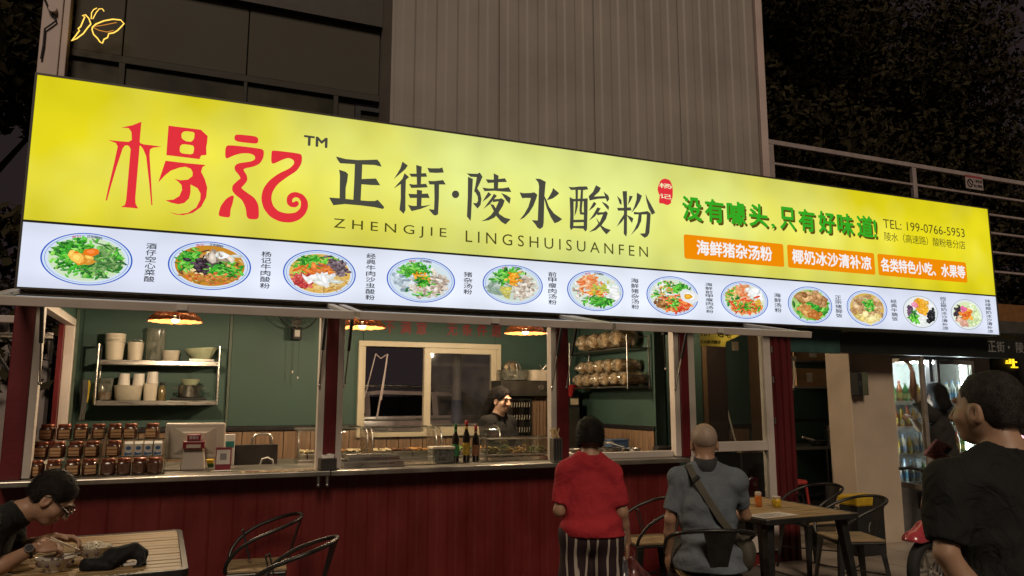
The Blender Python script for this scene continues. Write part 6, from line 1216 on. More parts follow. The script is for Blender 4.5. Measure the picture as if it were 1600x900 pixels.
pol = cloth('polo_shirt', fabric('grey_blue_knit', (.135,.158,.185)), t, J, T, V3(0, -.05, .50), .78, 1.02, .066, .007, 6, flare=.02, hemn=V3(0, 0, -1), bb=1.0)
f = Field(J['nb']-.16, J['nb']+.16, .006); f.cap(J['nb']+V3(0, -.004, .0), J['nb']+V3(0, .012, .05), .082, .074, .01); f.cap(J['nb']+V3(0, .01, -.05), J['nb']+V3(0, .03, .11), .064, .066, .006, '-'); f.cut(J['nb']+V3(0, 0, .056), (0, -.2, 1)); f.build('collar', mat('dark_collar', (.03,.032,.036), .85), t)
trousers(mat('grey_trousers', (.06,.06,.062), .8), t, J, .66, 1.05, .01); shoes(t, J, BLACKM)
c = J['head']; F = Field(c-.16, c+.17, .0055); P = lambda x, y, z: c+1.12*(M@V3(x, y, z)); F.ell(P(0, -.0195, .029), (.0838, .1063, .0925), M, .02); F.cut(P(0, .01, .02), M[:, 1]*.8+M[:, 2]*.9); F.cut(P(0, 0, -.035), -M[:, 2]); F.build('stubble', mat('grey_stubble', (.33,.245,.19), .55, var=.14, scale=60), t)
# sling bag with strap across the back
sl = thing('sling_bag', "olive grey sling bag worn across the bald man's back", 'bag', bl_, bz); ST = mat('olive_webbing', (.075,.068,.050), .75, bump=.3)
Q = [V3(-.115, .08, 1.12), V3(-.115, -.03, 1.135), V3(-.085, -.100, 1.065), V3(-.02, -.148, .95), V3(.06, -.160, .82), V3(.14, -.150, .72), V3(.205, -.10, .64)]
m = MB(); rings = []
for i, q in enumerate(Q):
    d = Q[min(i+1, len(Q)-1)]-Q[max(i-1, 0)]; d /= np.linalg.norm(d); n = V3(0, -1, .15) if i > 1 else (V3(0, -.6, 1) if i == 1 else V3(0, .2, 1)); w_ = np.cross(d, n); w_ /= np.linalg.norm(w_); w_ *= .021; n = n/np.linalg.norm(n)*.004; rings.append([tuple(q-w_-n), tuple(q+w_-n), tuple(q+w_+n), tuple(q-w_+n)])
m.loft(rings).build('strap', ST, sl, smooth=True); MB().obox((-.078, -.112, 1.055), (.055, .016, .028), (R(-35), R(-40), 0)).build('buckle', BLACKM, sl, bev=.004)
f = Field((.08, -.2, .42), (.34, .12, .74), .008); f.ell((.215, -.05, .60), (.07, .08, .11), k=.02); f.folds(.005, (24, 22, 26), 3); f.build('pouch', ST, sl)

# ---- man in black at the right, close to the camera
ml_, mz = (2.575, -4.20, 0), R(-14)
hp = at(1466, 704, -3.93); hl = to_local(hp, ml_, mz)
J = dict(pel=V3(0, 0, .92), chest=V3(0, 0, 1.18), nb=V3(0.01, -.015, 1.365), head=V3(.0, .045, 1.520), hf=V3(-.42, 1, -.03), hu=V3(0, .03, 1), sl=V3(-.205, -.01, 1.265), sr=V3(.215, -.01, 1.275), el=V3(-.275, -.05, 1.055), er=V3(.20, .12, 1.08), wl=V3(-.165, -.09, .84), wr=hl+V3(.085, -.05, -.05), hl=V3(-.10, 0, .88), hr=V3(.10, 0, .88), kl=V3(-.11, .02, .48), kr=V3(.11, .02, .48), al=V3(-.11, -.02, .09), ar=V3(.11, -.02, .09))
t, T, M = person('man in black T-shirt close to the camera at right, looking left', ml_, mz, J, SKIN, dict(r=((-.9, .35, .25), (.1, .2, -1), .7), l=((.5, -.1, -.8), (.3, .9, .2), .5)), 1.13, build=1.12, jaw=1.16, res=.006)
cloth('t_shirt', fabric('black_cotton', (.019,.020,.020), .6), t, J, T, V3(0, 0, .80), .86, 1.1, .066, .007, 11, flare=.02, hemn=V3(0, 0, -1), res=.007, bb=1.12)
trousers(mat('dark_trousers', (.03,.03,.035), .8), t, J, .95, 1.05); shoes(t, J, BLACKM)
hair(t, J, M, 1.13, hair_mat('greying_short_hair', (.034,.030,.027), .05), back=.955, low=-.085, fade=.045, n=1800, ln=.004, lift=.3, face=(.09, .10, .118))
ph = thing('mobile_phone', 'phone in a pink and black spotted case held up by the man in black', 'phone', hp, mz+R(20)); ph.rotation_euler = (R(-52), R(12), mz+R(32)); PKC = bpy.data.materials.new('pink_spotted_case'); PKC.use_nodes = True; _n = PKC.node_tree.nodes; _l = PKC.node_tree.links; _a = _n.new('ShaderNodeTexCoord'); _v = _n.new('ShaderNodeTexVoronoi'); _v.inputs['Scale'].default_value = 62; _r = _n.new('ShaderNodeValToRGB'); _r.color_ramp.interpolation = 'CONSTANT'; _r.color_ramp.elements[0].color = (.03,.012,.015,1); _r.color_ramp.elements[1].position = .27; _r.color_ramp.elements[1].color = (.55,.26,.28,1); _l.new(_a.outputs['Object'], _v.inputs[0]); _l.new(_v.outputs[0], _r.inputs[0]); _l.new(_r.outputs[0], _n['Principled BSDF'].inputs['Base Color'])
MB().box(-.078, .078, -.038, .038, -.005, .005).build('case', PKC, ph, bev=.004); MB().box(-.072, .072, -.034, .034, .0052, .0062).build('screen', BLACK, ph); MB().box(.03, .07, -.03, -.002, -.0085, -.0052).build('camera_bump', BLACKM, ph, bev=.002)

# ---- man eating at the left table
el_, ez = (-1.10, -1.60, 0), R(-90)
J = dict(pel=V3(0, .0, .56), chest=V3(0, .20, .84), nb=V3(0, .355, 1.00), head=V3(.0, .50, 1.075), hf=V3(.05, .72, -.70), hu=V3(0, .70, .72), sl=V3(-.19, .28, .955), sr=V3(.19, .26, .945), el=V3(-.20, .33, .80), er=V3(.20, .27, .765), wl=V3(-.06, .515, .875), wr=V3(.09, .455, .855), hl=V3(-.10, .03, .53), hr=V3(.10, .03, .53), kl=V3(-.15, .42, .52), kr=V3(.15, .42, .52), al=V3(-.15, .38, .09), ar=V3(.15, .38, .09))
t, T, M = person('man with glasses and black T-shirt bent over his bowl at the left table', el_, ez, J, SKIND, dict(l=((.1, 1, -.1), (.5, -.2, -1), .55), r=((-.25, 1, .05), (-.6, 0, -.8), .75)), 1.06, res=.0056)
cloth('t_shirt', fabric('black_cotton', (.019,.020,.020), .6), t, J, T, V3(0, -.02, .50), .80, 1.08, .064, .0045, 21, flare=.02, hemn=V3(0, 0, -1))
trousers(mat('dark_trousers', (.03,.03,.035), .8), t, J, .62, 1.0); shoes(t, J, BLACKM); hair(t, J, M, 1.06, hair_mat('short_black_hair', (.014,.011,.009), .035), back=.985, low=-.075, fade=.03, n=2800, ln=.0085, lift=.65)
c = J['head']; P = lambda x, y, z: tuple(c+1.06*(M@V3(x, y, z))); GM = mat('black_glasses_frame', (.012,.011,.010), .35)
gl = MB()
for s in (-1, 1):
    gl.tube([P(s*.034+.024*math.cos(a*.5236), .108-.006*abs(math.cos(a*.5236)), .000+.018*math.sin(a*.5236)) for a in range(12)], .0026, 6, closed=True); gl.tube([P(s*.058, .104, .006), P(s*.077, .06, .010), P(s*.081, .0, .012), P(s*.080, -.02, -.004)], .0028, 6)
    MB().ball(P(s*.032, .0855, .004), .011).build('eye', mat('dark_eye', (.02,.015,.012), .2), t, smooth=True); MB().tube([P(s*.014, .096, .027), P(s*.034, .092, .032), P(s*.052, .074, .026)], [.003, .0042, .002], 6).build('eyebrow', HAIR, t, smooth=True)
gl.tube([P(-.010, .110, .004), P(0, .113, .006), P(.010, .110, .004)], .0026, 6); 
g = thing('eyeglasses', 'thin black glasses on the eating man', 'glasses', el_, ez); gl.build('glasses_frame', GM, g, smooth=True)
for s in (-1, 1): MB().add([P(s*.034+.022*math.cos(a*.5236), .107, .0165*math.sin(a*.5236)) for a in range(12)], [tuple(range(12))]).build('lens', GLASS, g)
wt = thing('wrist_watch', "black round watch on the eating man's wrist", 'watch', el_, ez); d = J['wr']-J['er']; d /= np.linalg.norm(d); cc = J['wr']-d*.03; a1 = np.cross(d, V3(0, 0, 1)); a1 /= np.linalg.norm(a1); b1_ = np.cross(d, a1)
MB().tube([tuple(cc+(a1*math.cos(k*.3927)+b1_*math.sin(k*.3927))*.031) for k in range(16)], .006, 6, closed=True).build('strap', BLACKM, wt, smooth=True); n_ = (a1*.75-b1_*.55); n_ /= np.linalg.norm(n_); dl = MB().cyl(cc+n_*.030, cc+n_*.042, .021, .020, 18).build('watch_case', STEELD, wt, smooth=True); MB().cyl(cc+n_*.0422, cc+n_*.0432, .017, .017, 18).build('dial', BLACK, wt)
cs_ = thing('chopsticks', "pair of thin chopsticks in the eating man's hand", 'chopsticks', el_, ez)
for k in (0, 1): MB().cyl(tuple(J['wr']+V3(-.03, .06, .03+.01*k)), tuple(J['wr']+V3(-.0+.01*k, .19, -.02)), .004, .0025, 6).build('chopstick', mat('pale_chopstick', (.45,.36,.24), .5), cs_)
sp_ = thing('steel_spoon', "steel spoon resting in the soup bowl", 'spoon', (-.55, -1.73, TT)); MB().tube([(-.02, -.03, .04), (.05, -.05, .075), (.11, -.06, .085)], [.004, .0035, .005], 6).build('handle', STEEL, sp_, smooth=True); MB().ball((-.035, -.025, .037), (.022, .016, .006)).build('scoop', STEEL, sp_, smooth=True)

# ---- cook behind the counter
kl_, kz = (2.78, .98, .15), R(205)
J = dict(pel=V3(0, 0, .80), chest=V3(0, .01, 1.06), nb=V3(0, .0, 1.235), head=V3(0, .045, 1.40), hf=V3(.0, 1, -.16), hu=V3(0, .16, 1), sl=V3(-.165, 0, 1.18), sr=V3(.165, 0, 1.18), el=V3(-.22, .03, .93), er=V3(.22, .03, .93), wl=V3(-.10, .27, .93), wr=V3(.10, .27, .93), hl=V3(-.085, 0, .76), hr=V3(.085, 0, .76), kl=V3(-.09, .02, .43), kr=V3(.09, .02, .43), al=V3(-.09, -.02, .09), ar=V3(.09, -.02, .09))
t, T, M = person('young woman cook in dark top with tied black hair looking down behind the counter', kl_, kz, J, SKINP, dict(l=((.2, 1, -.2), (0, 0, -1), .5), r=((-.2, 1, -.2), (0, 0, -1), .5)), 1.04, jaw=.98, res=.0054)
cloth('top', fabric('charcoal_knit', (.018,.017,.016)), t, J, T, V3(0, 0, .72), .8, 1.0, .068, .004, 31, hemn=V3(0, 0, -1), lsleeve=True, nup=.0, bb=.95); trousers(mat('dark_trousers', (.03,.03,.035), .8), t, J, .82, 1.0); shoes(t, J, BLACKM)
hair(t, J, M, 1.05, back=1.05, low=-.115, n=4000, ln=.03, lift=.12, flow=(0, -1, -.25), face=(.080, .088, .125), fz=-.045, tail=[(0, -.085, .0, .036), (.01, -.125, -.05, .046), (.03, -.13, -.13, .050), (.05, -.115, -.22, .046), (.065, -.09, -.32, .026)], extra=lambda F, P: (F.cap(P(-.072, -.02, .02), P(-.066, -.05, -.07), .018, .014, .02), F.cap(P(.072, -.02, .02), P(.066, -.05, -.07), .018, .014, .02)))
c = J['head']; P = lambda x, y, z: tuple(c+1.04*(M@V3(x, y, z)))
for s in (-1, 1): MB().ball(P(s*.032, .0855, .004), (.0115, .0115, .0075)).build('eye', mat('dark_eye', (.02,.015,.012), .2), t, smooth=True); MB().tube([P(s*.014, .097, .025), P(s*.034, .094, .031), P(s*.052, .076, .024)], [.0026, .0036, .0018], 6).build('eyebrow', HAIR, t, smooth=True)
MB().ball(P(0, .0945, -.062), (.018, .0055, .0075)).build('lips', mat('lips', (.30,.085,.075), .4), t, smooth=True)

# ---- person reaching into the fridge
fl_, fz = (7.80, .10, 0), R(14)
J = dict(pel=V3(0, 0, .92), chest=V3(0, .03, 1.20), nb=V3(0, .03, 1.44), head=V3(.0, .06, 1.615), hf=V3(.25, 1, -.1), hu=V3(0, .1, 1), sl=V3(-.19, .03, 1.37), sr=V3(.19, .03, 1.37), el=V3(-.31, .13, 1.60), er=V3(.05, .27, 1.22), wl=V3(-.38, .10, 1.86), wr=V3(-.20, .22, 1.34), hl=V3(-.10, 0, .88), hr=V3(.10, 0, .88), kl=V3(-.11, .02, .48), kr=V3(.11, .02, .48), al=V3(-.11, -.02, .09), ar=V3(.11, -.02, .09))
t, T, M = person('person in black with black hair reaching into the open drinks fridge', fl_, fz, J, SKIN, dict(l=((-.2, .2, 1), (0, 1, -.2), .4), r=((-1, .2, .4), (0, .4, -1), .6)), 1.0)
cloth('top', fabric('washed_black_cotton', (.028,.026,.024)), t, J, T, V3(0, 0, .80), .7, 1.08, .062, .005, 41, hemn=V3(0, 0, -1)); trousers(mat('dark_trousers', (.03,.03,.035), .8), t, J, .95, 1.0); shoes(t, J, BLACKM)
hair(t, J, M, 1.04, back=1.10, low=-.20, n=3000, ln=.04, lift=.2, extra=lambda F, P: F.chain([P(0, -.06, .0), P(0, -.08, -.12), P(.0, -.08, -.22)], [.085, .085, .06], .03))
# ================================================================ FRIDGE, STORE CORNER, SCOOTER, CAR, TREES
FRX0, FRX1, FRY, FZ0, FZ1 = 7.56, 8.98, .55, .12, 2.03
fr = thing('display_fridge', 'tall lit drinks fridge with glass doors right of the beige pillar', 'fridge', ((FRX0+FRX1)/2, FRY, 0)); hw = (FRX1-FRX0)/2
FRM = mat('fridge_grey', (.16,.15,.14), .4, metal=.4); INN = mat('fridge_inner_white', (.85,.87,.87), .4)
MB().box(-hw, hw, .62, .68, FZ0, FZ1).build('back_panel', INN, fr); MB().box(-hw, -hw+.04, .02, .62, FZ0, FZ1).build('side', FRM, fr); MB().box(hw-.04, hw, .02, .62, FZ0, FZ1).build('side', FRM, fr)
MB().box(-hw, hw, 0, .68, FZ1, FZ1+.05).build('top', FRM, fr); MB().box(-hw, hw, 0, .68, FZ0-.1, .56).build('base', FRM, fr, bev=.01); MB().box(-.03, .03, .0, .05, .56, FZ1).build('mullion', FRM, fr)
gl = MB()
for k in range(12): MB().box(-hw+.12+k*.045, -.12+k*.045-hw+.25, -.006, -.001, .30, .50).build('grille_slot', BLACKM, fr) if False else MB().box(-hw+.32+k*.035, -hw+.34+k*.035, -.006, -.0005, .30, .48).build('grille_slot', BLACKM, fr)
TUBE = emat('cool_white_tube', (.80, .95, 1.0), 95)
for x in (hw-.07, -hw+.07): MB().cyl((x, .09, .62), (x, .09, FZ1-.03), .012).build('light_tube', TUBE, fr, smooth=True)
MB().cyl((-hw+.1, .10, FZ1-.025), (hw-.1, .10, FZ1-.025), .012).build('light_tube', TUBE, fr, smooth=True)
sh = [.58, .90, 1.22, 1.52]
for z in sh:
    MB().box(-hw+.045, hw-.045, .08, .60, z-.012, z).build('shelf', mat('wire_shelf_white', (.62,.64,.64), .4), fr); MB().box(-hw+.045, hw-.045, .06, .075, z-.014, z+.02).build('price_rail', INN, fr)
BT = [((.50,.30,.03),'amber drink bottle'), ((.06,.22,.06),'green drink bottle'), ((.55,.52,.42),'milky drink bottle'), ((.35,.10,.03),'red tea bottle'), ((.45,.50,.52),'clear water bottle')]
RWN = ['bottom', 'second', 'third', 'top']; P0 = {}
for j, z in enumerate(sh):
    for i in range(13):
        k = (i*2+j*3+(i//3))%5; c, nm = BT[k]; key = k; x = FRX0+.10+i*.102
        lab = f'{nm} on the {RWN[j]} fridge shelf, number {["one","two","three","four","five","six","seven","eight","nine","ten","eleven","twelve","thirteen"][i]} from the left'
        if key not in P0:
            t = thing('drink_bottle', lab, 'bottle', (x, FRY+.13, z+.001), group='drinks in the fridge'); h = .22+.012*k; r = .034
            MB().lathe([(r*.85, 0), (r, .01), (r, h*.6), (r*.95, h*.66), (r*.4, h*.86), (r*.38, h*.92)], seg=14).build('bottle_body', mat('drink%d' % k, c, .15, coat=.5, var=.2), t, smooth=True)
            MB().lathe([(r*.44, h*.921), (r*.44, h), (r*.3, h+.002)], seg=12).build('cap', mat('dcap%d' % k, [(.5,.35,.02),(.5,.5,.45),(.1,.2,.4),(.4,.03,.03),(.1,.25,.4)][k], .4), t, smooth=True); MB().lathe([(r*1.01, h*.2), (r*1.01, h*.45)], seg=14).build('label_paper', mat('dlab%d' % k, [(.5,.45,.3),(.5,.5,.2),(.2,.3,.5),(.5,.4,.1),(.1,.3,.5)][k], .5, var=.5, scale=50), t, smooth=True); P0[key] = t
        else: dup(P0[key], (x, FRY+.13, z+.001), 0, lab)
def fdoor(name_lab, hinge, ang, w, parent, flip=1):
    o = MB(); z0, z1 = .57, FZ1-.0; s = .05
    o.box(0, s*flip, -.02, .02, z0, z1) if flip > 0 else o.box(-s, 0, -.02, .02, z0, z1)
    a, b = (w-s, w) if flip > 0 else (-w, -w+s); o.box(a, b, -.02, .02, z0, z1); a, b = (s, w-s) if flip > 0 else (-w+s, -s); o.box(a, b, -.02, .02, z0, z0+.06).box(a, b, -.02, .02, z1-.05, z1)
    d = o.build('fridge_door', mat('fridge_door_frame', (.30,.27,.24), .4, metal=.5), parent, bev=.004, loc=hinge, rot=(0, 0, ang), label=name_lab); MB().box(a, b, -.004, .004, z0+.06, z1-.05).build('glass', glassmat('fridge_glass', (.82,.84,.80), .05, 1.2, haze=.07, hazecol=(.5,.45,.38)), d); 
    x = (w-.03)*flip; MB().cyl((x, -.04, 1.0), (x, -.04, 1.35), .009).build('handle', STEEL, d, smooth=True); return d
fdoor('open left glass door', (-hw+.005, -.0, 0), R(-106), .62, fr); fdoor('closed right glass door', (hw-.005, -.025, 0), 0, .66, fr, -1)
# soap dispensers on the pillar
pk = at(1338, 600, .27)
t = thing('wall_dispenser', 'dark and olive twin wall dispenser on the beige pillar', 'dispenser', (pk.x, .275, pk.z)); MB().box(-.085, -.005, -.10, 0, -.13, .12).build('dark_box', BLACKM, t, bev=.012); MB().box(.0, .09, -.09, 0, -.125, .125).build('olive_box', mat('olive_plastic', (.10,.11,.07), .4), t, bev=.012); MB().box(-.06, -.03, -.103, -.1005, -.02, .03).build('sight_window', STEELD, t)
# store corner between the column and the pillar
s0, s1 = at(1247, 604, 1.8), at(1318, 604, 1.8); zt = at(1280, 563, 1.8).z
t = thing('store_shelf', 'dark metal shelf with cardboard boxes in the store corner', 'shelf', ((s0.x+s1.x)/2, 2.1, s0.z)); hw2 = (s1.x-s0.x)/2
for z in (0, zt-s0.z): MB().box(-hw2-.05, hw2+.4, -.28, .45, z-.02, z).build('shelf_board', STEELD, t)
for x in (-hw2-.04, hw2+.38): MB().box(x-.015, x+.015, -.26, -.23, -.05, .6).build('upright', STEELD, t)
CARD = mat('brown_cardboard', (.30,.18,.085), .7, var=.15, scale=4); TAPE = mat('packing_tape', (.45,.38,.26), .3)
def carton(c, sx, sy, h, lab, rz=0):
    t = thing('cardboard_box', lab, 'box', c, rz); MB().box(-sx, sx, -sy, sy, 0, h).build('carton', CARD, t, bev=.004); MB().box(-sx-.001, sx+.001, -.025, .025, h+.0005, h+.0015).build('tape', TAPE, t); MB().box(-sx*.4, -sx*.05, -sy-.002, -sy-.0005, h*.25, h*.75).build('address_label', mat('paper_white', (.62,.56,.50), .6), t)
carton((s0.x+.26, 1.95, s0.z+.001), .30, .15, .24, 'brown cardboard box on the middle store shelf', R(3)); carton((s0.x+.72, 1.93, s0.z+.001), .17, .14, .20, 'smaller taped carton beside it on the store shelf', R(-6)); carton((s0.x+.4, 1.98, zt+.001), .38, .15, .16, 'flat carton on the top store shelf in shadow')
q = thing('hanging_hose', 'pale curved hose hanging in the store corner by the red column', 'hose', (6.0, 1.0, 1.55)); p = [at(x, y, 1.0)-q.location for x, y in ((1240, 560), (1242, 585), (1240, 605), (1232, 618), (1227, 620))]; MB().tube(p, .012, 6).build('hose_tube', WHITEP, q, smooth=True); MB().ball(p[-1], .02).build('nozzle', STEEL, q, smooth=True); MB().box(p[0].x-.02, p[0].x+.02, p[0].y-.02, 1.0, p[0].z-.03, p[0].z+.03).build('wall_hook', STEELD, q)
pk = at(1278, 705, 2.2); t = thing('cooking_bench', 'dark steel cooking bench in the store corner', 'bench', (pk.x, 2.2, .01)); zb = .93
MB().box(-.75, .5, -.35, .35, zb-.04, zb).build('bench_top', STEELD, t, bev=.004); MB().box(-.74, .49, -.33, .33, .3, .33).build('lower_shelf', STEELD, t)
for x in (-.7, .45):
    for y in (-.3, .3): MB().cyl((x, y, 0), (x, y, zb-.04), .02).build('leg', STEELD, t, smooth=True)
pk = at(1305, 695, 2.1); bowl((pk.x, 2.1, .942), .13, .26, 'tall steel stock pot on the cooking bench', STEEL, 'stock_pot', 'pot', handles=True); pk = at(1290, 700, 2.0); t = bowl((pk.x-.12, 2.0, .942), .12, .07, 'black wok with pale handle on the cooking bench', BLACKM, 'wok', 'wok'); MB().cyl((-.1, -.02, .07), (-.32, -.05, .12), .016, .013).build('handle', WHITEP, t, smooth=True)
t = thing('red_stool', 'red plastic stool stacked by the beige pillar', 'stool', (6.35, .95, .01)); RP = mat('red_stool_plastic', (.30,.03,.03), .4); MB().loft([rsq(.16, .60, 5), rsq(.165, .62, 5), rsq(.15, .64, 5)]).build('seat', RP, t, smooth=True)
for s in (-1, 1):
    for u in (-1, 1): MB().cyl((s*.12, u*.12, .60), (s*.16, u*.16, 0), .018, .014).build('leg', RP, t, smooth=True)
t = thing('yellow_crate', 'yellow and black crate on the floor beside the pillar behind the chair', 'crate', (6.35, -.05, .015)); MB().box(-.18, .18, -.12, .12, 0, .48).build('black_body', BLACKM, t, bev=.01); MB().box(-.19, .19, -.13, .13, .481, .58).build('yellow_lid', mat('yellow_plastic', (.52,.34,.02), .45), t, bev=.02); MB().tube([(.05*math.cos(a*.52), -.124, .26+.07*math.sin(a*.52)) for a in range(12)], .006, 6, closed=True).build('ring_emblem', mat('emblem_grey', (.2,.2,.2), .5), t)
# pink scooter half hidden by the man at right
sc = thing('pink_scooter', 'pink red scooter front half hidden behind the man in black', 'scooter', (5.36, -1.60, 0), R(97)); PK = mat('pink_scooter_paint', (.42,.05,.07), .25, coat=.8)
f = Field((-.13, -.32, .2), (.13, .36, .62), .008); f.chain([(0, .28, .36), (0, .18, .47), (0, 0, .53), (0, -.2, .46), (0, -.27, .37)], [.05, .075, .085, .075, .05], .03); f.cap((0, .3, .28), (0, -.3, .28), .2, .2, op='-', k=.02); f.build('front_fender', PK, sc)
TY = MB(); TY.tube([(0, .21*math.cos(a*.2244), .24+.21*math.sin(a*.2244)) for a in range(28)], .045, 10, closed=True); wh = TY.build('front_wheel', mat('tyre_rubber', (.012,.012,.012), .75), sc, smooth=True)
MB().tube([(0, .15*math.cos(a*.2618), .24+.15*math.sin(a*.2618)) for a in range(24)], .016, 8, closed=True).build('rim', STEEL, wh, smooth=True)
for k in range(5): MB().cyl((0, .02*math.cos(k*1.257), .24+.02*math.sin(k*1.257)), (0, .15*math.cos(k*1.257), .24+.15*math.sin(k*1.257)), .012, .008).build('spoke', STEEL, wh, smooth=True)
for s in (-1, 1): MB().tube([(s*.07, 0, .24), (s*.075, -.08, .55), (s*.05, -.16, .82)], .016, 8).build('fork_leg', STEELD, sc, smooth=True)
f = Field((-.24, -.42, .25), (.24, -.05, 1.0), .012); f.ell((0, -.25, .62), (.19, .07, .33), k=.02); f.ell((0, -.15, .68), (.10, .07, .16), k=.04); f.ell((0, -.38, .62), (.16, .10, .30), op='-', k=.03); f.build('leg_shield', PK, sc)
MB().tube([(-.32, -.2, .98), (-.2, -.17, 1.0), (0, -.17, .97), (.2, -.17, 1.0), (.32, -.2, .98)], .013, 8).build('handlebar', BLACKM, sc, smooth=True); MB().ball((0, -.08, .74), (.075, .04, .06)).build('headlight', mat('lamp_lens', (.5,.48,.45), .1, coat=.6), sc, smooth=True)
MB().box(-.13, .13, -1.0, -.34, .26, .34).build('footboard', BLACKM, sc, bev=.02); f = Field((-.2, -1.7, .3), (.2, -.85, .9), .014); f.cap((0, -1.0, .52), (0, -1.5, .58), .15, .12, k=.03); f.cap((0, -.95, .4), (0, -1.4, .42), .12, .12); f.build('rear_body', PK, sc); f = Field((-.2, -1.7, .62), (.2, -.8, .85), .012); f.cap((0, -.98, .70), (0, -1.5, .73), .085, .09); f.build('seat', BLACKM, sc)
rwh = MB().tube([(0, -1.35+.21*math.cos(a*.2244), .24+.21*math.sin(a*.2244)) for a in range(28)], .045, 10, closed=True).build('rear_wheel', mat('tyre_rubber', (.012,.012,.012), .75), sc, smooth=True)
# car parked behind the kiosk, seen through the window
def car():
    t = thing('parked_car', 'pale pinkish estate car with roof rails parked outside the back window', 'car', (2.1, 5.0, .22)); BODY = mat('pale_pink_car_paint', (.74,.58,.58), .25, coat=.7, var=.05)
    L = [(-2.2,.35,.62),(-2.15,.35,.86),(-1.9,.3,1.02),(-1.2,.3,1.10),(1.3,.3,1.12),(2.0,.32,1.08),(2.25,.38,.95),(2.28,.38,.5)]
    rings = []
    for x, z0, z1 in L: rings.append([(x, -.86, z0), (x, -.90, (z0+z1)/2), (x, -.84, z1), (x, .84, z1), (x, .90, (z0+z1)/2), (x, .86, z0)])
    MB().loft(rings).build('body', BODY, t, smooth=True, bev=.0)
    rr2 = []
    for x, w, z in ((-1.15, .78, 1.11), (-.35, .66, 1.40), (.3, .66, 1.46), (1.5, .66, 1.43), (2.05, .72, 1.12)): rr2.append([(x, -w, z-.05), (x, -w, z), (x, w, z), (x, w, z-.05)])
    MB().loft(rr2).build('roof', BODY, t, smooth=True)
    GL = mat('car_window_black', (.008,.008,.010), .06, coat=.6)
    for s in (-1, 1):
        for x0, x1, a0, a1 in ((-1.0, .05, -.33, .1), (.12, 1.0, .14, 1.0), (1.07, 1.85, 1.07, 1.5)): MB().add([(x0, s*.80, 1.12), (x1, s*.80, 1.12), (a1, s*.685, 1.385), (a0, s*.685, 1.375)], [(0,1,2,3)]).build('side_window', GL, t)
        for px in (.085, 1.035): MB().add([(px-.04, s*.805, 1.10), (px+.04, s*.805, 1.10), (px+.04, s*.69, 1.42), (px-.04, s*.69, 1.42)], [(0,1,2,3)]).build('pillar', BODY, t)
        MB().tube([(-.35, s*.60, 1.42), (-.25, s*.60, 1.50), (.4, s*.60, 1.53), (1.4, s*.60, 1.50), (1.5, s*.60, 1.44)], .018, 8).build('roof_rail', STEEL, t, smooth=True)
        MB().box(-1.1, 1.9, s*.875-.01, s*.875+.01, 1.06, 1.085).build('chrome_strip', STEEL, t)
        MB().obox((.25, s*.91, .95), (.18, .02, .03)).build('door_handle', STEEL, t); f = MB().ball((-.95, s*.98, 1.15), (.09, .10, .07)).build('mirror', BLACK, t, smooth=True)
        for x in (-1.35, 1.4):
            w_ = MB().cyl((x, s*.72, .13), (x, s*.93, .13), .35, seg=24).build('wheel', mat('tyre_rubber', (.012,.012,.012), .75), t, smooth=True); MB().cyl((x, s*.931, .13), (x, s*.94, .13), .22, seg=18).build('rim', STEEL, w_)
        MB().ball((2.16, s*.72, .95), (.10, .12, .09)).build('tail_light', mat('tail_red', (.4,.01,.01), .2), t, smooth=True)
car()
t = thing('banded_pole', 'pale pole with a blue lower half outside the back window', 'pole', (3.37, 4.0, 0)); MB().cyl((0, 0, 1.55), (0, 0, 3.2), .07).build('upper_pole', mat('white_pole', (.45,.40,.40), .5), t, smooth=True); MB().cyl((0, 0, 0), (0, 0, 1.549), .072).build('blue_band', mat('blue_band', (.14,.17,.36), .5), t, smooth=True)
t = thing('folding_frame', 'thin pale folding frame leaning in the open back window', 'frame', at(590, 655, 2.38)); 
for a, b in (((588,655),(606,553)), ((606,553),(596,625)), ((590,650),(605,556)), ((570,620),(587,553)), ((587,553),(595,560)), ((595,560),(606,553))):
    o = MB().cyl(at(*a, 2.40)-t.location, at(*b, 2.40)-t.location, .007, seg=6).build('bar', mat('pinkish_tube', (.40,.33,.32), .4), t, smooth=True)
# orange shop wall and lit sign at far right
t = thing('orange_shop', 'dark orange wall of the next shop behind the fridge at far right', 'building', (11.5, 3.0, 0)); MB().box(-2.0, 6, 0, .2, 2.52, 3.25).build('orange_band', mat('orange_band', (.20,.09,.03), .5), t); MB().box(-2.0, 6, .02, .2, 0, 2.5).build('dark_wall', mat('dark_brown_wall', (.03,.02,.015), .6), t)
MB().box(.2, .45, -.05, -.001, .8, 2.4).build('wood_post', mat('door_lining_wood', (.16,.095,.045), .5), t)
p = at(1571, 558, 2.0); q = at(1590, 575, 2.0); t = thing('led_letter_sign', 'yellow LED letters glowing in the dark at the far right edge', 'sign', (p.x, 2.0, p.z)); k = (q.x-p.x); h = p.z-q.z; YL = emat('yellow_led', (1, .62, .02), 1.6)
for x0, x1, z0, z1 in ((0, .45, -.12, 0), (.33, .45, -.5, -.121), (0, .45, -.62, -.501), (.05, .17, -.45, -.3), (.45, 1.0, -1.0, -.88), (.6, .72, -.879, 0), (.721, .95, -.5, -.38)): MB().box(x0*k, x1*k, -.01, .01, z0*h, z1*h).build('led_stroke', YL, t)
MB().box(-.3, 1.2, .02, .06, -.5, .2).build('board', BLACKM, t)
p = at(1597, 688, -1.0); t = thing('pink_light', 'small pink white lit lamp behind the neck of the man in black', 'lamp', (p.x, -1.0, p.z)); MB().ball((0, 0, 0), (.035, .03, .05)).build('bulb', emat('pink_lamp', (1, .45, .5), 2.0), t, smooth=True); MB().cyl((0, 0, -.05), (0, 0, -p.z), .02).build('stand', BLACKM, t, smooth=True)

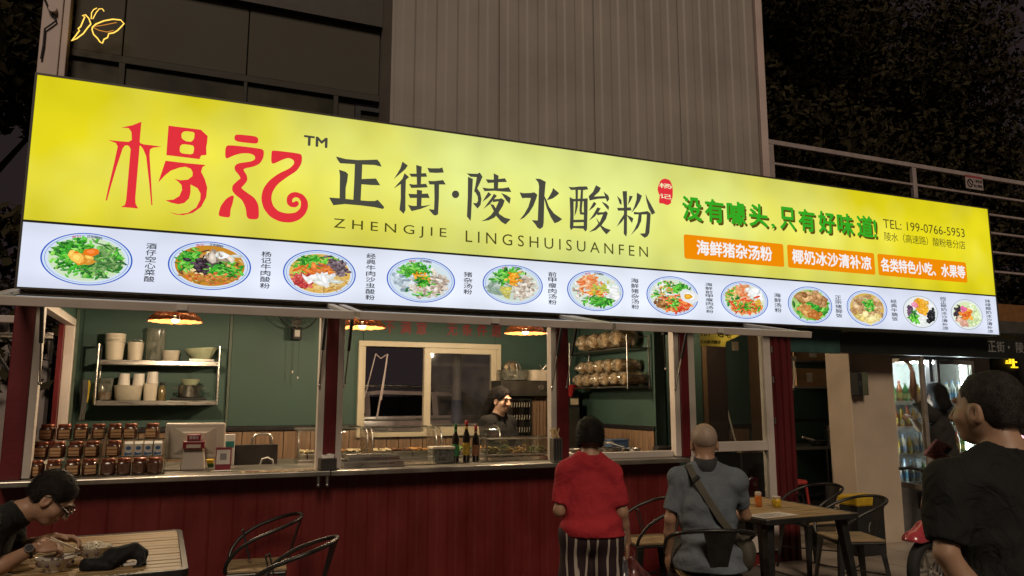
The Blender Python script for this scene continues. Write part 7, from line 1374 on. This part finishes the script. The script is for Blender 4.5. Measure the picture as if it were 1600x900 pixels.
# ---- trees
def tree(name, lab, base, h, crown, n, col, seed, leaf=.085, trunk_r=.16):
    r = np.random.default_rng(seed); t = thing(name, lab, 'tree', base, group='night trees'); BK = mat('dark_bark', (.05,.035,.025), .9, bump=.8, bscale=20)
    m = MB(); m.tube([(0, 0, 0), (.05, .03, h*.3), (-.05, .05, h*.55), (.03, 0, h*.8)], [trunk_r, trunk_r*.8, trunk_r*.55, trunk_r*.25], 10)
    for c in crown[:9]: m.tube([(0, 0, h*.45), (c[0]*.5, c[1]*.5, h*.45+(c[2]-h*.45)*.6), (c[0]*.9, c[1]*.9, c[2])], [trunk_r*.4, trunk_r*.25, trunk_r*.08], 7)
    m.build('trunk', BK, t, smooth=True)
    V = []; F = []; tot = sum(c[3]**2 for c in crown)
    for cx, cy_, cz, cr in crown:
        k = int(n*cr**2/tot); d = r.normal(size=(k, 3)); d /= np.linalg.norm(d, axis=1)[:, None]; rad = cr*(.35+.65*r.random(k)**.5)*(1+.18*np.sin(d[:, 0]*5+cx)*np.cos(d[:, 2]*6+cz)); P = np.array([cx, cy_, cz])+d*rad[:, None]*np.array([1, 1, .75])
        a = r.normal(size=(k, 3)); a /= np.linalg.norm(a, axis=1)[:, None]; b = np.cross(a, r.normal(size=(k, 3))); b /= np.linalg.norm(b, axis=1)[:, None]; s = leaf*(.6+.8*r.random(k))[:, None]
        q = np.stack([P-a*s, P+b*s*.45, P+a*s, P-b*s*.45], 1).reshape(-1, 3); o = len(V); V += q.tolist(); F += [(o+4*i, o+4*i+1, o+4*i+2, o+4*i+3) for i in range(k)]
    me = bpy.data.meshes.new('crown'); me.from_pydata(V, [], F); mobj('crown', me, mat('night_leaf_%d' % seed, col, .8, var=.5, scale=1.5, spec=.06), t); return t
def cr(n, sx, sy, z0, z1, r0, r1, seed):
    q = random.Random(seed); return [(q.uniform(-sx, sx), q.uniform(-sy, sy), q.uniform(z0, z1), q.uniform(r0, r1)) for _ in range(n)]
def fill(n, x0, x1, y0, y1, z0, z1, r0, r1, seed):
    q = random.Random(seed); return [(q.uniform(x0, x1), q.uniform(y0, y1), q.uniform(z0, z1), q.uniform(r0, r1)) for _ in range(n)]
tree('broadleaf_tree', 'large dark leafy tree behind the railing, right of the grey block', (10.2, 6.0, 0), 8, fill(48, -3.4, 2.4, -1, 1.6, 3.0, 11.0, .9, 1.5, 1), 60000, (.034,.028,.015), 11)
tree('broadleaf_tree', 'dark leafy tree at the far right edge behind the railing', (16.6, 6.8, 0), 9, fill(56, -3.0, 2.0, -1, 1.6, 3.0, 11.4, .9, 1.5, 2)+fill(14, 2, 4.4, -1, 1, 3.0, 8.2, .9, 1.4, 9), 66000, (.034,.028,.015), 12)
tree('broadleaf_tree', 'dark tree with sky gaps rising behind the middle of the railing', (13.8, 8.4, 0), 9, fill(46, -2.6, 2.8, -1, 1.6, 4.4, 13.0, .9, 1.5, 3), 50000, (.034,.028,.015), 13)
tree('broadleaf_tree', 'dark tree filling the left edge beside the sign', (-3.0, 4.2, 0), 6, fill(34, -1.6, 1.6, -.8, .8, 1.6, 8.4, .8, 1.2, 4), 36000, (.034,.028,.015), 14)
for _o in list(bpy.data.objects):
    if _o.name.startswith('glyphs'): bpy.data.objects.remove(_o)
